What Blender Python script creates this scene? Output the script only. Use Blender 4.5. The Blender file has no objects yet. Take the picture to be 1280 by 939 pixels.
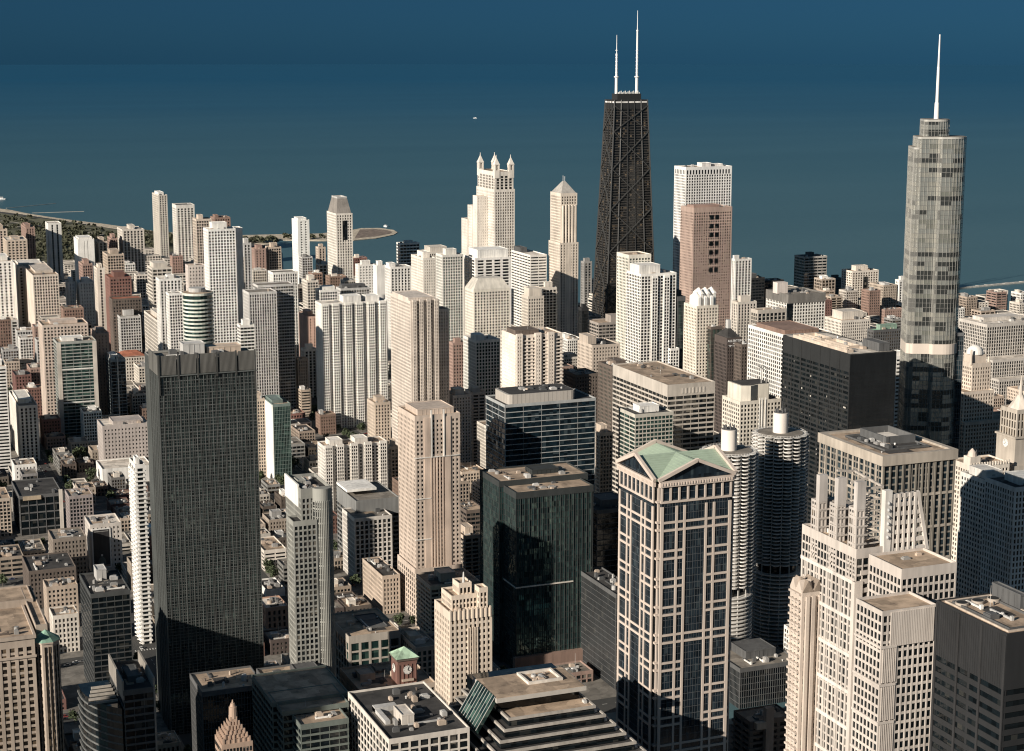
import bpy, math, random
import numpy as np
from mathutils import Vector

# ------------------------------------------------------------------ camera, sky, sun, exposure
SC = bpy.context.scene
COL = SC.collection
YAW, PITCH, FPX, CAMH = math.radians(21.8004), math.radians(10.511), 2188.64, 412.0
cam_d = bpy.data.cameras.new("camera")
cam_d.sensor_width = 36.0
cam_d.lens = 36.0 * FPX / 1280.0
cam_d.clip_start = 5.0
cam_d.clip_end = 120000.0
cam = bpy.data.objects.new("camera", cam_d)
COL.objects.link(cam)
cam.location = (0, 0, CAMH)
cam.rotation_euler = (math.pi / 2 - PITCH, 0, -YAW)
SC.camera = cam

SUN_AZ, SUN_EL = 246.0, 21.0
world = bpy.data.worlds.new("World")
SC.world = world
world.use_nodes = True
wn, wl = world.node_tree.nodes, world.node_tree.links
wn.clear()
wo = wn.new("ShaderNodeOutputWorld")
bg = wn.new("ShaderNodeBackground")
sky = wn.new("ShaderNodeTexSky")
sky.sky_type = 'NISHITA'
sky.sun_disc = False
sky.sun_elevation = math.radians(SUN_EL)
sky.sun_rotation = math.radians(SUN_AZ)
sky.altitude = 400
sky.air_density = 1.0
sky.dust_density = 0.3
sky.ozone_density = 3.0
# deep blue air low over the lake: the sky is tinted by its height above the horizon
geo = wn.new("ShaderNodeTexCoord")
sep = wn.new("ShaderNodeSeparateXYZ")
ramp = wn.new("ShaderNodeValToRGB")
mr = wn.new("ShaderNodeMapRange")
mr.inputs[1].default_value = -0.05
mr.inputs[2].default_value = 0.45
mul = wn.new("ShaderNodeMix")
mul.data_type = 'RGBA'
mul.blend_type = 'MULTIPLY'
mul.inputs[0].default_value = 1.0
els = ramp.color_ramp.elements
els[0].position = 0.0
els[0].color = (0.040, 0.172, 0.44, 1)
els[1].position = 1.0
els[1].color = (0.64, 0.76, 0.70, 1)
e = els.new(0.095); e.color = (0.040, 0.172, 0.44, 1)
e = els.new(0.16); e.color = (0.046, 0.162, 0.37, 1)
e = els.new(0.32); e.color = (0.21, 0.33, 0.34, 1)
wl.new(geo.outputs['Generated'], sep.inputs[0])
wl.new(sep.outputs['Z'], mr.inputs[0])
wl.new(mr.outputs[0], ramp.inputs[0])
wl.new(sky.outputs[0], mul.inputs[6])
wl.new(ramp.outputs[0], mul.inputs[7])
wl.new(mul.outputs[2], bg.inputs[0])
bg.inputs[1].default_value = 0.05
wl.new(bg.outputs[0], wo.inputs[0])

sl = bpy.data.lights.new("sun", 'SUN')
sl.energy = 5.0
sl.angle = math.radians(0.5)
sl.color = (1.0, 0.915, 0.80)
so = bpy.data.objects.new("sun", sl)
COL.objects.link(so)
_a, _e = math.radians(SUN_AZ), math.radians(SUN_EL)
tosun = Vector((math.sin(_a) * math.cos(_e), math.cos(_a) * math.cos(_e), math.sin(_e)))
so.rotation_euler = tosun.to_track_quat('Z', 'Y').to_euler()
so.location = (-300, -300, 900)

SC.view_settings.view_transform = 'Standard'
SC.view_settings.look = 'None'
SC.view_settings.exposure = 0.38
SC.view_settings.gamma = 1.0
SC.cycles.filter_width = 1.15
SC.cycles.max_bounces = 5
SC.cycles.diffuse_bounces = 3
SC.cycles.glossy_bounces = 3

# ------------------------------------------------------------------ picture-to-place geometry
FW = np.array([math.sin(YAW) * math.cos(PITCH), math.cos(YAW) * math.cos(PITCH), -math.sin(PITCH)])
RT = np.array([math.cos(YAW), -math.sin(YAW), 0.0])
UP = np.cross(RT, FW)


def ray(px, py):
    return FW + RT * ((px - 640) / FPX) - UP * ((py - 469.5) / FPX)


def at_y(px, py, Y):
    d = ray(px, py); t = Y / d[1]
    return d[0] * t, Y, CAMH + d[2] * t


def ground(px, py, z=0.0):
    d = ray(px, py); t = (z - CAMH) / d[2]
    return d[0] * t, d[1] * t


def project(P, cx=0.0, cy=0.0):
    q = np.asarray(P, float) - np.array([cx, cy, CAMH])
    w = q @ FW
    return 640 + FPX * (q @ RT) / w, 469.5 - FPX * (q @ UP) / w


def solve_x(px, Y, Z):
    m = RT - FW * ((px - 640) / FPX)
    return -(m[1] * Y + m[2] * (Z - CAMH)) / m[0]


def solve_y(px, X, Z):
    m = RT - FW * ((px - 640) / FPX)
    return -(m[0] * X + m[2] * (Z - CAMH)) / m[1]


def box_px(xl, xc, xr, yt, Y):
    X, _, Z = at_y(xc, yt, Y)
    W = solve_x(xr, Y, Z) - X
    L = solve_y(xl, X, Z) - Y
    return X, Y, Z, W, max(L, 8.0)


# ------------------------------------------------------------------ materials
MATS = {}


def nodes_of(name):
    m = bpy.data.materials.new(name)
    m.use_nodes = True
    nt = m.node_tree
    return m, nt, nt.nodes['Principled BSDF']


def N(nt, t, **kw):
    n = nt.nodes.new(t)
    for k, v in kw.items():
        setattr(n, k, v)
    return n


def wall_mat(col, rough=0.8, var=0.30, name='masonry'):
    lum = sum(col) / 3
    k_ = 0.34 if col[0] > 2.0 * col[2] else 0.33
    col = tuple(c * (1 - k_) + lum * k_ for c in col)
    key = ('w', tuple(round(c, 3) for c in col), rough, var)
    if key in MATS:
        return MATS[key]
    m, nt, p = nodes_of(name)
    g = N(nt, 'ShaderNodeNewGeometry')
    mp = N(nt, 'ShaderNodeMapping')
    mp.inputs['Scale'].default_value = (0.35, 0.35, 0.035)
    n1 = N(nt, 'ShaderNodeTexNoise'); n1.inputs['Scale'].default_value = 1.0; n1.inputs['Detail'].default_value = 4
    n2 = N(nt, 'ShaderNodeTexNoise'); n2.inputs['Scale'].default_value = 0.045; n2.inputs['Detail'].default_value = 3
    ad = N(nt, 'ShaderNodeMath', operation='ADD')
    mr_ = N(nt, 'ShaderNodeMapRange')
    mr_.inputs[1].default_value = 0.65; mr_.inputs[2].default_value = 1.35
    mr_.inputs[3].default_value = 1 - var; mr_.inputs[4].default_value = 1 + var
    mx = N(nt, 'ShaderNodeVectorMath', operation='SCALE')
    mx.inputs[0].default_value = col
    nt.links.new(g.outputs['Position'], mp.inputs['Vector'])
    nt.links.new(mp.outputs[0], n1.inputs['Vector'])
    nt.links.new(g.outputs['Position'], n2.inputs['Vector'])
    nt.links.new(n1.outputs['Fac'], ad.inputs[0]); nt.links.new(n2.outputs['Fac'], ad.inputs[1])
    nt.links.new(ad.outputs[0], mr_.inputs[0])
    nt.links.new(mr_.outputs[0], mx.inputs['Scale'])
    nt.links.new(mx.outputs[0], p.inputs['Base Color'])
    p.inputs['Roughness'].default_value = rough
    MATS[key] = m
    return m


def glass_mat(dark=(0.007, 0.010, 0.012), blind=(0.19, 0.17, 0.14), prob=0.15, pane=(3.0, 3.0, 3.7),
              tilt=0.03, rough=0.08, metal=0.0, spec=0.5, name='window_glass'):
    key = ('g', dark, blind, prob, pane, tilt, rough, metal)
    if key in MATS:
        return MATS[key]
    m, nt, p = nodes_of(name)
    g = N(nt, 'ShaderNodeNewGeometry')
    dv = N(nt, 'ShaderNodeVectorMath', operation='DIVIDE'); dv.inputs[1].default_value = pane
    fl = N(nt, 'ShaderNodeVectorMath', operation='FLOOR')
    wnz = N(nt, 'ShaderNodeTexWhiteNoise', noise_dimensions='3D')
    nt.links.new(g.outputs['Position'], dv.inputs[0]); nt.links.new(dv.outputs[0], fl.inputs[0])
    nt.links.new(fl.outputs[0], wnz.inputs['Vector'])
    cr = N(nt, 'ShaderNodeValToRGB')
    e_ = cr.color_ramp.elements
    e_[0].position = 0.0; e_[0].color = (*[c * 0.5 for c in dark], 1)
    e_[1].position = 1.0; e_[1].color = (*blind, 1)
    x = e_.new(max(.3, 1 - prob * 2.2)); x.color = (*[c * 1.5 for c in dark], 1)
    x = e_.new(min(0.999, 1 - prob * 0.7)); x.color = (*[a * .6 + b * 0.4 for a, b in zip(dark, blind)], 1)
    nt.links.new(wnz.outputs['Value'], cr.inputs[0]); nt.links.new(cr.outputs[0], p.inputs['Base Color'])
    # every pane sits a hair off true, so reflections break from pane to pane
    sb = N(nt, 'ShaderNodeVectorMath', operation='SUBTRACT'); sb.inputs[1].default_value = (0.5, 0.5, 0.5)
    scl = N(nt, 'ShaderNodeVectorMath', operation='SCALE'); scl.inputs['Scale'].default_value = tilt
    add = N(nt, 'ShaderNodeVectorMath', operation='ADD')
    nm = N(nt, 'ShaderNodeVectorMath', operation='NORMALIZE')
    nt.links.new(wnz.outputs['Color'], sb.inputs[0]); nt.links.new(sb.outputs[0], scl.inputs[0])
    nt.links.new(scl.outputs[0], add.inputs[0]); nt.links.new(g.outputs['Normal'], add.inputs[1])
    nt.links.new(add.outputs[0], nm.inputs[0]); nt.links.new(nm.outputs[0], p.inputs['Normal'])
    p.inputs['Roughness'].default_value = rough
    p.inputs['Metallic'].default_value = metal
    p.inputs['Specular IOR Level'].default_value = spec
    MATS[key] = m
    return m


def roof_mat(col, name='roofing'):
    key = ('r', col)
    if key in MATS:
        return MATS[key]
    m, nt, p = nodes_of(name)
    g = N(nt, 'ShaderNodeNewGeometry')
    n1 = N(nt, 'ShaderNodeTexNoise'); n1.inputs['Scale'].default_value = 0.12; n1.inputs['Detail'].default_value = 6
    n1.inputs['Roughness'].default_value = 0.7
    cr = N(nt, 'ShaderNodeValToRGB')
    e_ = cr.color_ramp.elements
    e_[0].position = 0.3; e_[0].color = (*[c * 0.5 for c in col], 1)
    e_[1].position = 0.7; e_[1].color = (*[min(1, c * 1.35) for c in col], 1)
    x = e_.new(0.48); x.color = (*col, 1)
    nt.links.new(g.outputs['Position'], n1.inputs['Vector']); nt.links.new(n1.outputs['Fac'], cr.inputs[0])
    # membrane laid in strips and patched over the years
    vo = N(nt, 'ShaderNodeTexVoronoi'); vo.inputs['Scale'].default_value = 0.13; vo.distance = 'CHEBYCHEV'
    wr = N(nt, 'ShaderNodeSeparateXYZ'); m2 = N(nt, 'ShaderNodeMapRange'); m2.inputs[3].default_value = 0.68; m2.inputs[4].default_value = 1.22
    sc_ = N(nt, 'ShaderNodeVectorMath', operation='SCALE')
    nt.links.new(g.outputs['Position'], vo.inputs['Vector']); nt.links.new(vo.outputs['Color'], wr.inputs[0]); nt.links.new(wr.outputs[0], m2.inputs[0])
    nt.links.new(cr.outputs[0], sc_.inputs[0]); nt.links.new(m2.outputs[0], sc_.inputs['Scale'])
    nt.links.new(sc_.outputs[0], p.inputs['Base Color'])
    p.inputs['Roughness'].default_value = 0.9
    MATS[key] = m
    return m


C = dict(white=(0.78, 0.74, 0.67), cream=(0.64, 0.56, 0.46), tan=(0.50, 0.37, 0.26), sand=(0.56, 0.43, 0.31),
         brown=(0.27, 0.15, 0.10), rose=(0.38, 0.22, 0.16), brick=(0.24, 0.095, 0.065), orange=(0.42, 0.18, 0.10),
         grey=(0.30, 0.285, 0.265), lgrey=(0.48, 0.46, 0.43), dgrey=(0.10, 0.10, 0.10), black=(0.022, 0.023, 0.025),
         green=(0.23, 0.38, 0.27), steel=(0.35, 0.34, 0.31), umber=(0.14, 0.10, 0.075))
R = dict(tan=(0.38, 0.285, 0.205), grey=(0.21, 0.185, 0.155), dark=(0.045, 0.042, 0.04), white=(0.58, 0.52, 0.45),
         green=(0.23, 0.40, 0.28), red=(0.33, 0.12, 0.07))
G = dict(dark=glass_mat(), black=glass_mat(dark=(0.006, 0.009, 0.011), blind=(0.05, 0.05, 0.045), prob=0.06),
         warm=glass_mat(dark=(0.014, 0.012, 0.010), blind=(0.16, 0.12, 0.08), prob=0.18),
         green=glass_mat(dark=(0.008, 0.020, 0.019), blind=(0.06, 0.11, 0.09), prob=0.25, tilt=0.05),
         blue=glass_mat(dark=(0.006, 0.014, 0.020), blind=(0.05, 0.07, 0.08), prob=0.15, tilt=0.04),
         mirror=glass_mat(dark=(0.006, 0.015, 0.017), blind=(0.04, 0.085, 0.08), prob=0.25, tilt=0.10, pane=(1.5, 1.5, 3.9), rough=0.03, spec=1.0),
         slab=glass_mat(dark=(0.030, 0.044, 0.045), blind=(0.10, 0.14, 0.13), prob=0.16, tilt=0.05, pane=(1.6, 1.6, 3.9), rough=0.04, metal=0.5, spec=0.6),
         teal=glass_mat(dark=(0.045, 0.092, 0.092), blind=(0.16, 0.24, 0.21), prob=0.18, tilt=0.055, pane=(1.8, 1.8, 3.9), rough=0.03, metal=0.6, spec=0.6),
         pale=glass_mat(dark=(0.05, 0.07, 0.065), blind=(0.40, 0.40, 0.34), prob=0.45))


# ------------------------------------------------------------------ mesh helpers
class MB:
    def __init__(s):
        s.v, s.f = [], []

    def box(s, x0, y0, z0, x1, y1, z1):
        n = len(s.v)
        s.v += [(x0, y0, z0), (x1, y0, z0), (x1, y1, z0), (x0, y1, z0), (x0, y0, z1), (x1, y0, z1), (x1, y1, z1), (x0, y1, z1)]
        s.f += [(n, n + 3, n + 2, n + 1), (n + 4, n + 5, n + 6, n + 7), (n, n + 1, n + 5, n + 4), (n + 1, n + 2, n + 6, n + 5),
                (n + 2, n + 3, n + 7, n + 6), (n + 3, n, n + 4, n + 7)]
        return s

    def ring(s, x0, y0, x1, y1, z0, z1, t):
        s.box(x0, y0, z0, x1, y0 + t, z1); s.box(x0, y1 - t, z0, x1, y1, z1)
        s.box(x0, y0 + t, z0, x0 + t, y1 - t, z1); s.box(x1 - t, y0 + t, z0, x1, y1 - t, z1)
        return s

    def prism(s, pts, z0, z1, pts2=None):
        """pts counter-clockwise"""
        n = len(s.v); k = len(pts); pts2 = pts2 or pts
        s.v += [(x, y, z0) for x, y in pts] + [(x, y, z1) for x, y in pts2]
        s.f.append(tuple(n + i for i in reversed(range(k)))); s.f.append(tuple(n + k + i for i in range(k)))
        for i in range(k):
            j = (i + 1) % k
            s.f.append((n + i, n + j, n + k + j, n + k + i))
        return s

    def cone(s, pts, z0, apex):
        n = len(s.v); k = len(pts)
        s.v += [(x, y, z0) for x, y in pts] + [tuple(apex)]
        s.f.append(tuple(n + i for i in reversed(range(k))))
        for i in range(k):
            s.f.append((n + i, n + (i + 1) % k, n + k))
        return s

    def bar(s, a, b, w, d=None):
        """square bar between two points"""
        a, b = Vector(a), Vector(b); d = d or w
        z = (b - a).normalized()
        x = z.cross(Vector((0, 0, 1)))
        if x.length < 1e-3:
            x = Vector((1, 0, 0))
        x.normalize(); y = z.cross(x)
        n = len(s.v)
        for p in (a, b):
            for i, j in ((-1, -1), (1, -1), (1, 1), (-1, 1)):
                s.v.append(tuple(p + x * (i * w / 2) + y * (j * d / 2)))
        s.f += [(n, n + 1, n + 2, n + 3), (n + 7, n + 6, n + 5, n + 4)]
        for i in range(4):
            j = (i + 1) % 4
            s.f.append((n + i, n + 4 + i, n + 4 + j, n + j))
        return s

    def tube(s, x, y, z0, z1, r0, r1=None, k=12):
        r1 = r0 if r1 is None else r1
        a = [(x + r0 * math.cos(2 * math.pi * i / k), y + r0 * math.sin(2 * math.pi * i / k)) for i in range(k)]
        b = [(x + r1 * math.cos(2 * math.pi * i / k), y + r1 * math.sin(2 * math.pi * i / k)) for i in range(k)]
        return s.prism(a, z0, z1, b)

    def quad(s, a, b, c, d):
        n = len(s.v); s.v += [a, b, c, d]; s.f.append((n, n + 1, n + 2, n + 3)); return s

    def tri(s, a, b, c):
        n = len(s.v); s.v += [a, b, c]; s.f.append((n, n + 1, n + 2)); return s

    def mesh(s, name, mat):
        me = bpy.data.meshes.new(name)
        me.from_pydata(s.v, [], s.f)
        me.materials.append(mat)
        me.update()
        return me

    def build(s, name, mat, parent=None, loc=None):
        o = bpy.data.objects.new(name, s.mesh(name, mat))
        COL.objects.link(o)
        if parent is not None:
            o.parent = parent
        if loc is not None:
            o.location = loc
        return o


def linked(me, name, parent, loc=(0, 0, 0)):
    o = bpy.data.objects.new(name, me)
    COL.objects.link(o)
    o.parent = parent
    o.location = loc
    return o


USED = {}
ALL = []          # footprints: X,Y,Z,W,L,short label
SHORTS = []


def thing(name, label, cat, loc=(0, 0, 0), group=None, shared=False):
    o = bpy.data.objects.new(name, None)
    COL.objects.link(o)
    o.location = loc
    o.empty_display_size = 5
    tag(o, label, cat, group, shared)
    return o


def tag(o, label, cat, group=None, shared=False):
    if not shared and label in USED:
        print('DUPLICATE LABEL', label)
    USED[label] = 1
    o['label'] = label; o['category'] = cat
    if group:
        o['group'] = group
    return o


def structure(o, kind='structure'):
    o['kind'] = kind
    return o


# ------------------------------------------------------------------ facades
#            mode, floor, spandrel, bay, pier
ST = dict(grid=('grid', 3.3, 1.05, 2.9, .85), fine=('grid', 3.1, 1.0, 2.6, .8), big=('grid', 4.0, 0.9, 4.4, .9),
          vert=('vert', 3.6, 1.3, 3.1, 1.15), vfine=('vert', 3.5, 1.1, 2.2, .8), vwide=('vert', 3.7, 1.3, 6.0, 2.4),
          horiz=('horiz', 3.7, 1.55, 4.0, 0.35), hthin=('horiz', 4.2, 0.6, 4.5, 0.16), hbold=('horiz', 3.4, 1.75, 9.0, 0.9),
          curtain=('curtain', 3.9, 0.28, 1.6, 0.22), balc=('balc', 3.1, 0.95, 7.5, 1.4), stone=('grid', 3.5, 1.35, 2.9, 1.3),
          brick=('grid', 3.5, 1.6, 3.0, 1.4), punch=('grid', 3.8, 2.1, 3.4, 2.0), blank=('blank', 3.5, 1, 4, 1))


def vol(root, X, Y, W, L, z0, z1, st='grid', wall=None, glass=None, roof=None, wst=None, bands=False, top=1.6,
        parapet=1.1, base=0.0, ox=0, oy=0, deck=True, sub=None):
    """one storeyed block; X,Y in the building's own coordinates"""
    s = ST[st] if isinstance(st, str) else st
    mode, fh, sp, bay, pw = s
    mode_w, _, _, bay_w, pw_w = (ST[wst] if isinstance(wst, str) else (wst or s))
    far = min(1.45, max(1.0, (root.location.y + Y) / 1850.0)) * (sub or 1)
    bay *= far; pw *= far; bay_w *= far; pw_w *= far; fh *= far ** 0.8; sp *= far ** 0.8
    x0, y0, x1, y1 = X, Y, X + W, Y + L
    wall = wall or wall_mat(C['cream']); glass = glass or G['dark']
    zt = z1 - top
    m = MB()
    g = 0.32
    if mode == 'blank':
        m.box(x0, y0, z0, x1, y1, zt)
    else:
        inset = dict(grid=0.08, vert=0.2, horiz=0.0, curtain=0.15, balc=-0.8)[mode]
        pin = dict(grid=0.0, vert=0.0, horiz=0.16, curtain=0.12, balc=0.0)[mode]
        zb = z0 + base
        nf = max(1, int(round((zt - zb) / fh)))
        f = (zt - zb) / nf
        if base > 0:
            m.box(x0 + 0.01, y0 + 0.01, z0, x1 - 0.01, y1 - 0.01, zb)
        for k in range(nf):
            zz = zb + k * f
            m.box(x0 + inset, y0 + inset, zz, x1 - inset, y1 - inset, zz + sp)
        for (face, a, b, by, pw_) in (('S', x0, x1, bay, pw), ('N', x0, x1, bay, pw), ('W', y0, y1, bay_w, pw_w), ('E', y0, y1, bay_w, pw_w)):
            if face in 'WE' and mode_w == 'blank':
                if face == 'W':
                    m.box(x0 + 0.004, y0 + pw, zb, x0 + g + 0.1, y1 - pw, zt)
                else:
                    m.box(x1 - g - 0.1, y0 + pw, zb, x1 - 0.004, y1 - pw, zt)
                continue
            nb = max(1, int(round((b - a) / by)))
            d = (b - a - pw_) / nb
            for i in range(1, nb):
                p = a + i * d
                if face == 'S': m.box(p, y0 + pin, zb, p + pw_, y0 + g + 0.1, zt)
                if face == 'N': m.box(p, y1 - g - 0.1, zb, p + pw_, y1 - pin, zt)
                if face == 'W': m.box(x0 + pin, p, zb, x0 + g + 0.1, p + pw_, zt)
                if face == 'E': m.box(x1 - g - 0.1, p, zb, x1 - pin, p + pw_, zt)
        cw = max(pw, 0.5)
        ci = pin - 0.015
        for (a, b) in ((x0 + ci, y0 + ci), (x1 - ci - cw, y0 + ci), (x0 + ci, y1 - ci - cw), (x1 - ci - cw, y1 - ci - cw)):
            m.box(a, b, zb, a + cw, b + cw, zt)
        # glazing
        if bands:
            gm = MB().box(x0 + g, y0 + g, 0, x1 - g, y1 - g, f - sp + 0.1).mesh('window_band', glass)
            for k in range(nf):
                linked(gm, 'window_band', root, (0, 0, zb + k * f + sp - 0.05))
        else:
            MB().box(x0 + g, y0 + g, zb, x1 - g, y1 - g, zt + 0.2).build('glazing', glass, root)
    # top belt and roof deck
    m.ring(x0 - 0.03, y0 - 0.03, x1 + 0.03, y1 + 0.03, zt, z1 + parapet, 0.45)
    m.build('wall', wall, root)
    if deck:
        rm = roof if roof is not None else roof_mat(R['tan'])
        MB().box(x0 + 0.42, y0 + 0.42, z1 - 1.0, x1 - 0.42, y1 - 0.42, z1).build('roof', rm, root)


def units(root, x0, y0, x1, y1, z, n, rnd, mats=None, hmax=4.0):
    """air handlers, stair heads and vents standing on a roof"""
    W, L = x1 - x0, y1 - y0
    mats = mats or [wall_mat(C['lgrey'], 0.6), wall_mat(C['grey'], 0.6), wall_mat(C['tan'], 0.6), wall_mat(C['dgrey'], 0.6)]
    for i in range(n + (2 if n > 2 else 0)):
        w = min(W * 0.28, rnd.uniform(1.4, 5)); l = min(L * 0.28, rnd.uniform(1.4, 5)); h = rnd.uniform(0.9, hmax * 0.7)
        a = rnd.uniform(x0 + 0.06 * W, x1 - 0.06 * W - w); b = rnd.uniform(y0 + 0.06 * L, y1 - 0.06 * L - l)
        m = MB()
        if rnd.random() < 0.22:
            m.tube(a + w / 2, b + l / 2, z, z + h, min(w, l) / 2, k=14)
            m.tube(a + w / 2, b + l / 2, z + h, z + h + 0.4, min(w, l) / 2.6, k=14)
        else:
            m.box(a, b, z, a + w, b + l, z + h)
            m.box(a + w * 0.15, b + l * 0.15, z + h, a + w * 0.85, b + l * 0.85, z + h + 0.35)
            m.box(a + w, b + l * 0.3, z, a + w * 1.25, b + l * 0.6, z + h * 0.5)
        m.build('rooftop_unit', rnd.choice(mats), root)


def clutter(root, x0, y0, x1, y1, z, rnd):
    W, L = x1 - x0, y1 - y0
    gm_ = [wall_mat(C['lgrey'], 0.5), wall_mat(C['dgrey'], 0.6), wall_mat(C['white'], 0.6), wall_mat(C['umber'], 0.6)]
    for i in range(2):      # ducts and pipe runs
        a = rnd.uniform(x0 + .1 * W, x1 - .5 * W); b = rnd.uniform(y0 + .1 * L, y1 - .2 * L); ln = rnd.uniform(.2, .45)
        m = MB()
        if rnd.random() < .5: m.box(a, b, z + .2, a + ln * W, b + .8, z + 1.0).box(a + ln * W, b, z, a + ln * W + 1.2, b + 1.2, z + 1.6)
        else: m.box(a, b, z + .2, a + .8, min(y1 - 1, b + ln * L), z + 1.0).box(a, b - 1.2, z, a + 1.2, b, z + 1.8)
        m.build('roof_duct', rnd.choice(gm_), root)
    for i in range(rnd.randrange(3, 7)):
        a = rnd.uniform(x0 + .05 * W, x1 - .1 * W); b = rnd.uniform(y0 + .05 * L, y1 - .1 * L)
        q = rnd.uniform(.35, .8)
        MB().tube(a, b, z, z + q * 1.6, q * .6, k=8).tube(a, b, z + q * 1.6, z + q * 2, q, q * .7, k=8).build('vent', rnd.choice(gm_), root)
    if rnd.random() < .5:
        a = rnd.uniform(x0 + .3 * W, x1 - .3 * W); b = rnd.uniform(y0 + .3 * L, y1 - .3 * L)
        MB().tube(a, b, z, z + rnd.uniform(5, 11), .12, .05, k=5).build('antenna', gm_[0], root)
    a = x0 + W * rnd.uniform(.05, .5); b = y0 + L * rnd.uniform(.05, .5)
    MB().box(a, b, z, a + W * rnd.uniform(.2, .4), b + L * rnd.uniform(.15, .4), z + .06).build('roof_patch', roof_mat(rnd.choice([R['dark'], R['white'], R['grey'], R['tan']])), root)


def pent(root, X, Y, W, L, z, fx0, fy0, fx1, fy1, h, mat, name='penthouse', rib=True):
    x0, x1, y0, y1 = X + W * fx0, X + W * fx1, Y + L * fy0, Y + L * fy1
    m = MB().box(x0, y0, z, x1, y1, z + h)
    m.ring(x0 - 0.15, y0 - 0.15, x1 + 0.15, y1 + 0.15, z + h - 0.3, z + h + 0.5, 0.4)
    if rib:
        k = max(2, int((x1 - x0) / 3))
        for i in range(1, k):
            m.box(x0 + i * (x1 - x0) / k, y0 - 0.15, z, x0 + i * (x1 - x0) / k + 0.25, y0, z + h - 0.3)
        k = max(2, int((y1 - y0) / 3))
        for i in range(1, k):
            m.box(x0 - 0.15, y0 + i * (y1 - y0) / k, z, x0, y0 + i * (y1 - y0) / k + 0.25, z + h - 0.3)
    m.build(name, mat, root)


SEED = [100]


class Bld:
    pass


def tower(label, xl, xc, xr, yt, Y, st='grid', col='cream', gl='dark', rf='tan', name='apartment_tower', cat='tower',
          wst=None, top=1.8, pt=None, pcol=None, nu=3, maxL=None, minL=None, base=0.0, bands=None, parapet=1.1, var=0.22, W=None, L=None,
          sub=None, group=None):
    X, Y, Z, W_, L_ = box_px(xl, xc, xr, yt, Y)
    W = W or W_; L = L or L_
    if maxL: L = min(L, maxL)
    if minL: L = max(L, minL)
    W = max(W, 6)
    Z = max(Z, 6.0)
    if bands is None:
        y_base = project((X, Y, 0))[1]
        bands = (min(939, y_base) - yt) > 95 and Z > 40
    rnd = random.Random(SEED[0]); SEED[0] += 7
    short, _, rest = label.partition('|')
    full = short + rest
    root = thing(name, full, cat, (X, Y, 0), group)
    c = C[col] if isinstance(col, str) else col
    j = rnd.uniform(0.93, 1.06)
    wm = wall_mat(tuple(min(0.82, x * j) for x in c), var=var)
    gm = G[gl] if isinstance(gl, str) else gl
    rm = roof_mat(R[rf])
    vol(root, 0, 0, W, L, 0, Z, st, wm, gm, rm, wst, bands, top, parapet, base, sub=sub)
    if pt is None:
        pt = [(0.25, 0.25, 0.75, 0.75, rnd.uniform(4, 7))] if Z > 35 else []
    for q in pt:
        pent(root, 0, 0, W, L, Z, *q, wall_mat(C[pcol] if pcol else tuple(min(0.8, x * 0.95) for x in c)))
    if nu:
        units(root, 1, 1, W - 1, L - 1, Z, nu, rnd)
    if Y < 1500 and W > 12: clutter(root, 1, 1, W - 1, L - 1, Z, rnd)
    b = Bld(); b.root, b.X, b.Y, b.Z, b.W, b.L, b.wm, b.gm, b.rm, b.rnd = root, X, Y, Z, W, L, wm, gm, rm, rnd
    ALL.append((X, Y, Z, W, L, short))
    SHORTS.append((short, X, Y, Z, W, L))
    return b


def addvol(b, xl, xc, xr, yt, Y, st='grid', col=None, gl=None, rf=None, z0=0, L=None, **kw):
    X, Y, Z, W, L_ = box_px(xl, xc, xr, yt, Y)
    L = L or L_
    wm = wall_mat(C[col] if isinstance(col, str) else col) if col else b.wm
    vol(b.root, X - b.X, Y - b.Y, W, L, z0, Z, st, wm, G[gl] if gl else b.gm, roof_mat(R[rf]) if rf else b.rm, **kw)
    ALL.append((X, Y, Z, W, L, None))
    return X - b.X, Y - b.Y, Z, W, L


# ================================================================== LARGE STRUCTURE: water, land, streets
m, nt, p = nodes_of('lake_water')
g = N(nt, 'ShaderNodeNewGeometry')
mp = N(nt, 'ShaderNodeMapping'); mp.inputs['Scale'].default_value = (0.00035, 0.0012, 0.001); mp.inputs['Rotation'].default_value = (0, 0, 0.38)
n1 = N(nt, 'ShaderNodeTexNoise'); n1.inputs['Scale'].default_value = 1.0; n1.inputs['Detail'].default_value = 6
cr = N(nt, 'ShaderNodeValToRGB')
cr.color_ramp.elements[0].position = 0.35; cr.color_ramp.elements[0].color = (0.92, 0.94, 0.95, 1)
cr.color_ramp.elements[1].position = 0.68; cr.color_ramp.elements[1].color = (1.06, 1.04, 1.03, 1)
nt.links.new(g.outputs['Position'], mp.inputs['Vector']); nt.links.new(mp.outputs[0], n1.inputs['Vector'])
nt.links.new(n1.outputs['Fac'], cr.inputs[0])
# silty shallows near shore; the sky's reflection painted into the blue farther out
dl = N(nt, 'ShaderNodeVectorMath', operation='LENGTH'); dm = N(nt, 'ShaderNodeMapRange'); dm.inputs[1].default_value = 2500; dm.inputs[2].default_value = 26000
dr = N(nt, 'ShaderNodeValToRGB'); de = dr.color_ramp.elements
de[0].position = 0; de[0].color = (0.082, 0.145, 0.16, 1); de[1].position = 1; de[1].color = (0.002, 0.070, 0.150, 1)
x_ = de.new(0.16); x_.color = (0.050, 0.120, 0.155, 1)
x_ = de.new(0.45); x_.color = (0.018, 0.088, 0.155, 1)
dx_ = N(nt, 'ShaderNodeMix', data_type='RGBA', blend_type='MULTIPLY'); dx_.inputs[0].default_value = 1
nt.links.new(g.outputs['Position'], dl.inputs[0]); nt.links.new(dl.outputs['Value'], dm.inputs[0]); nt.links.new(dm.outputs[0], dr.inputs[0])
nt.links.new(dr.outputs[0], dx_.inputs[6]); nt.links.new(cr.outputs[0], dx_.inputs[7]); nt.links.new(dx_.outputs[2], p.inputs['Base Color'])
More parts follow.
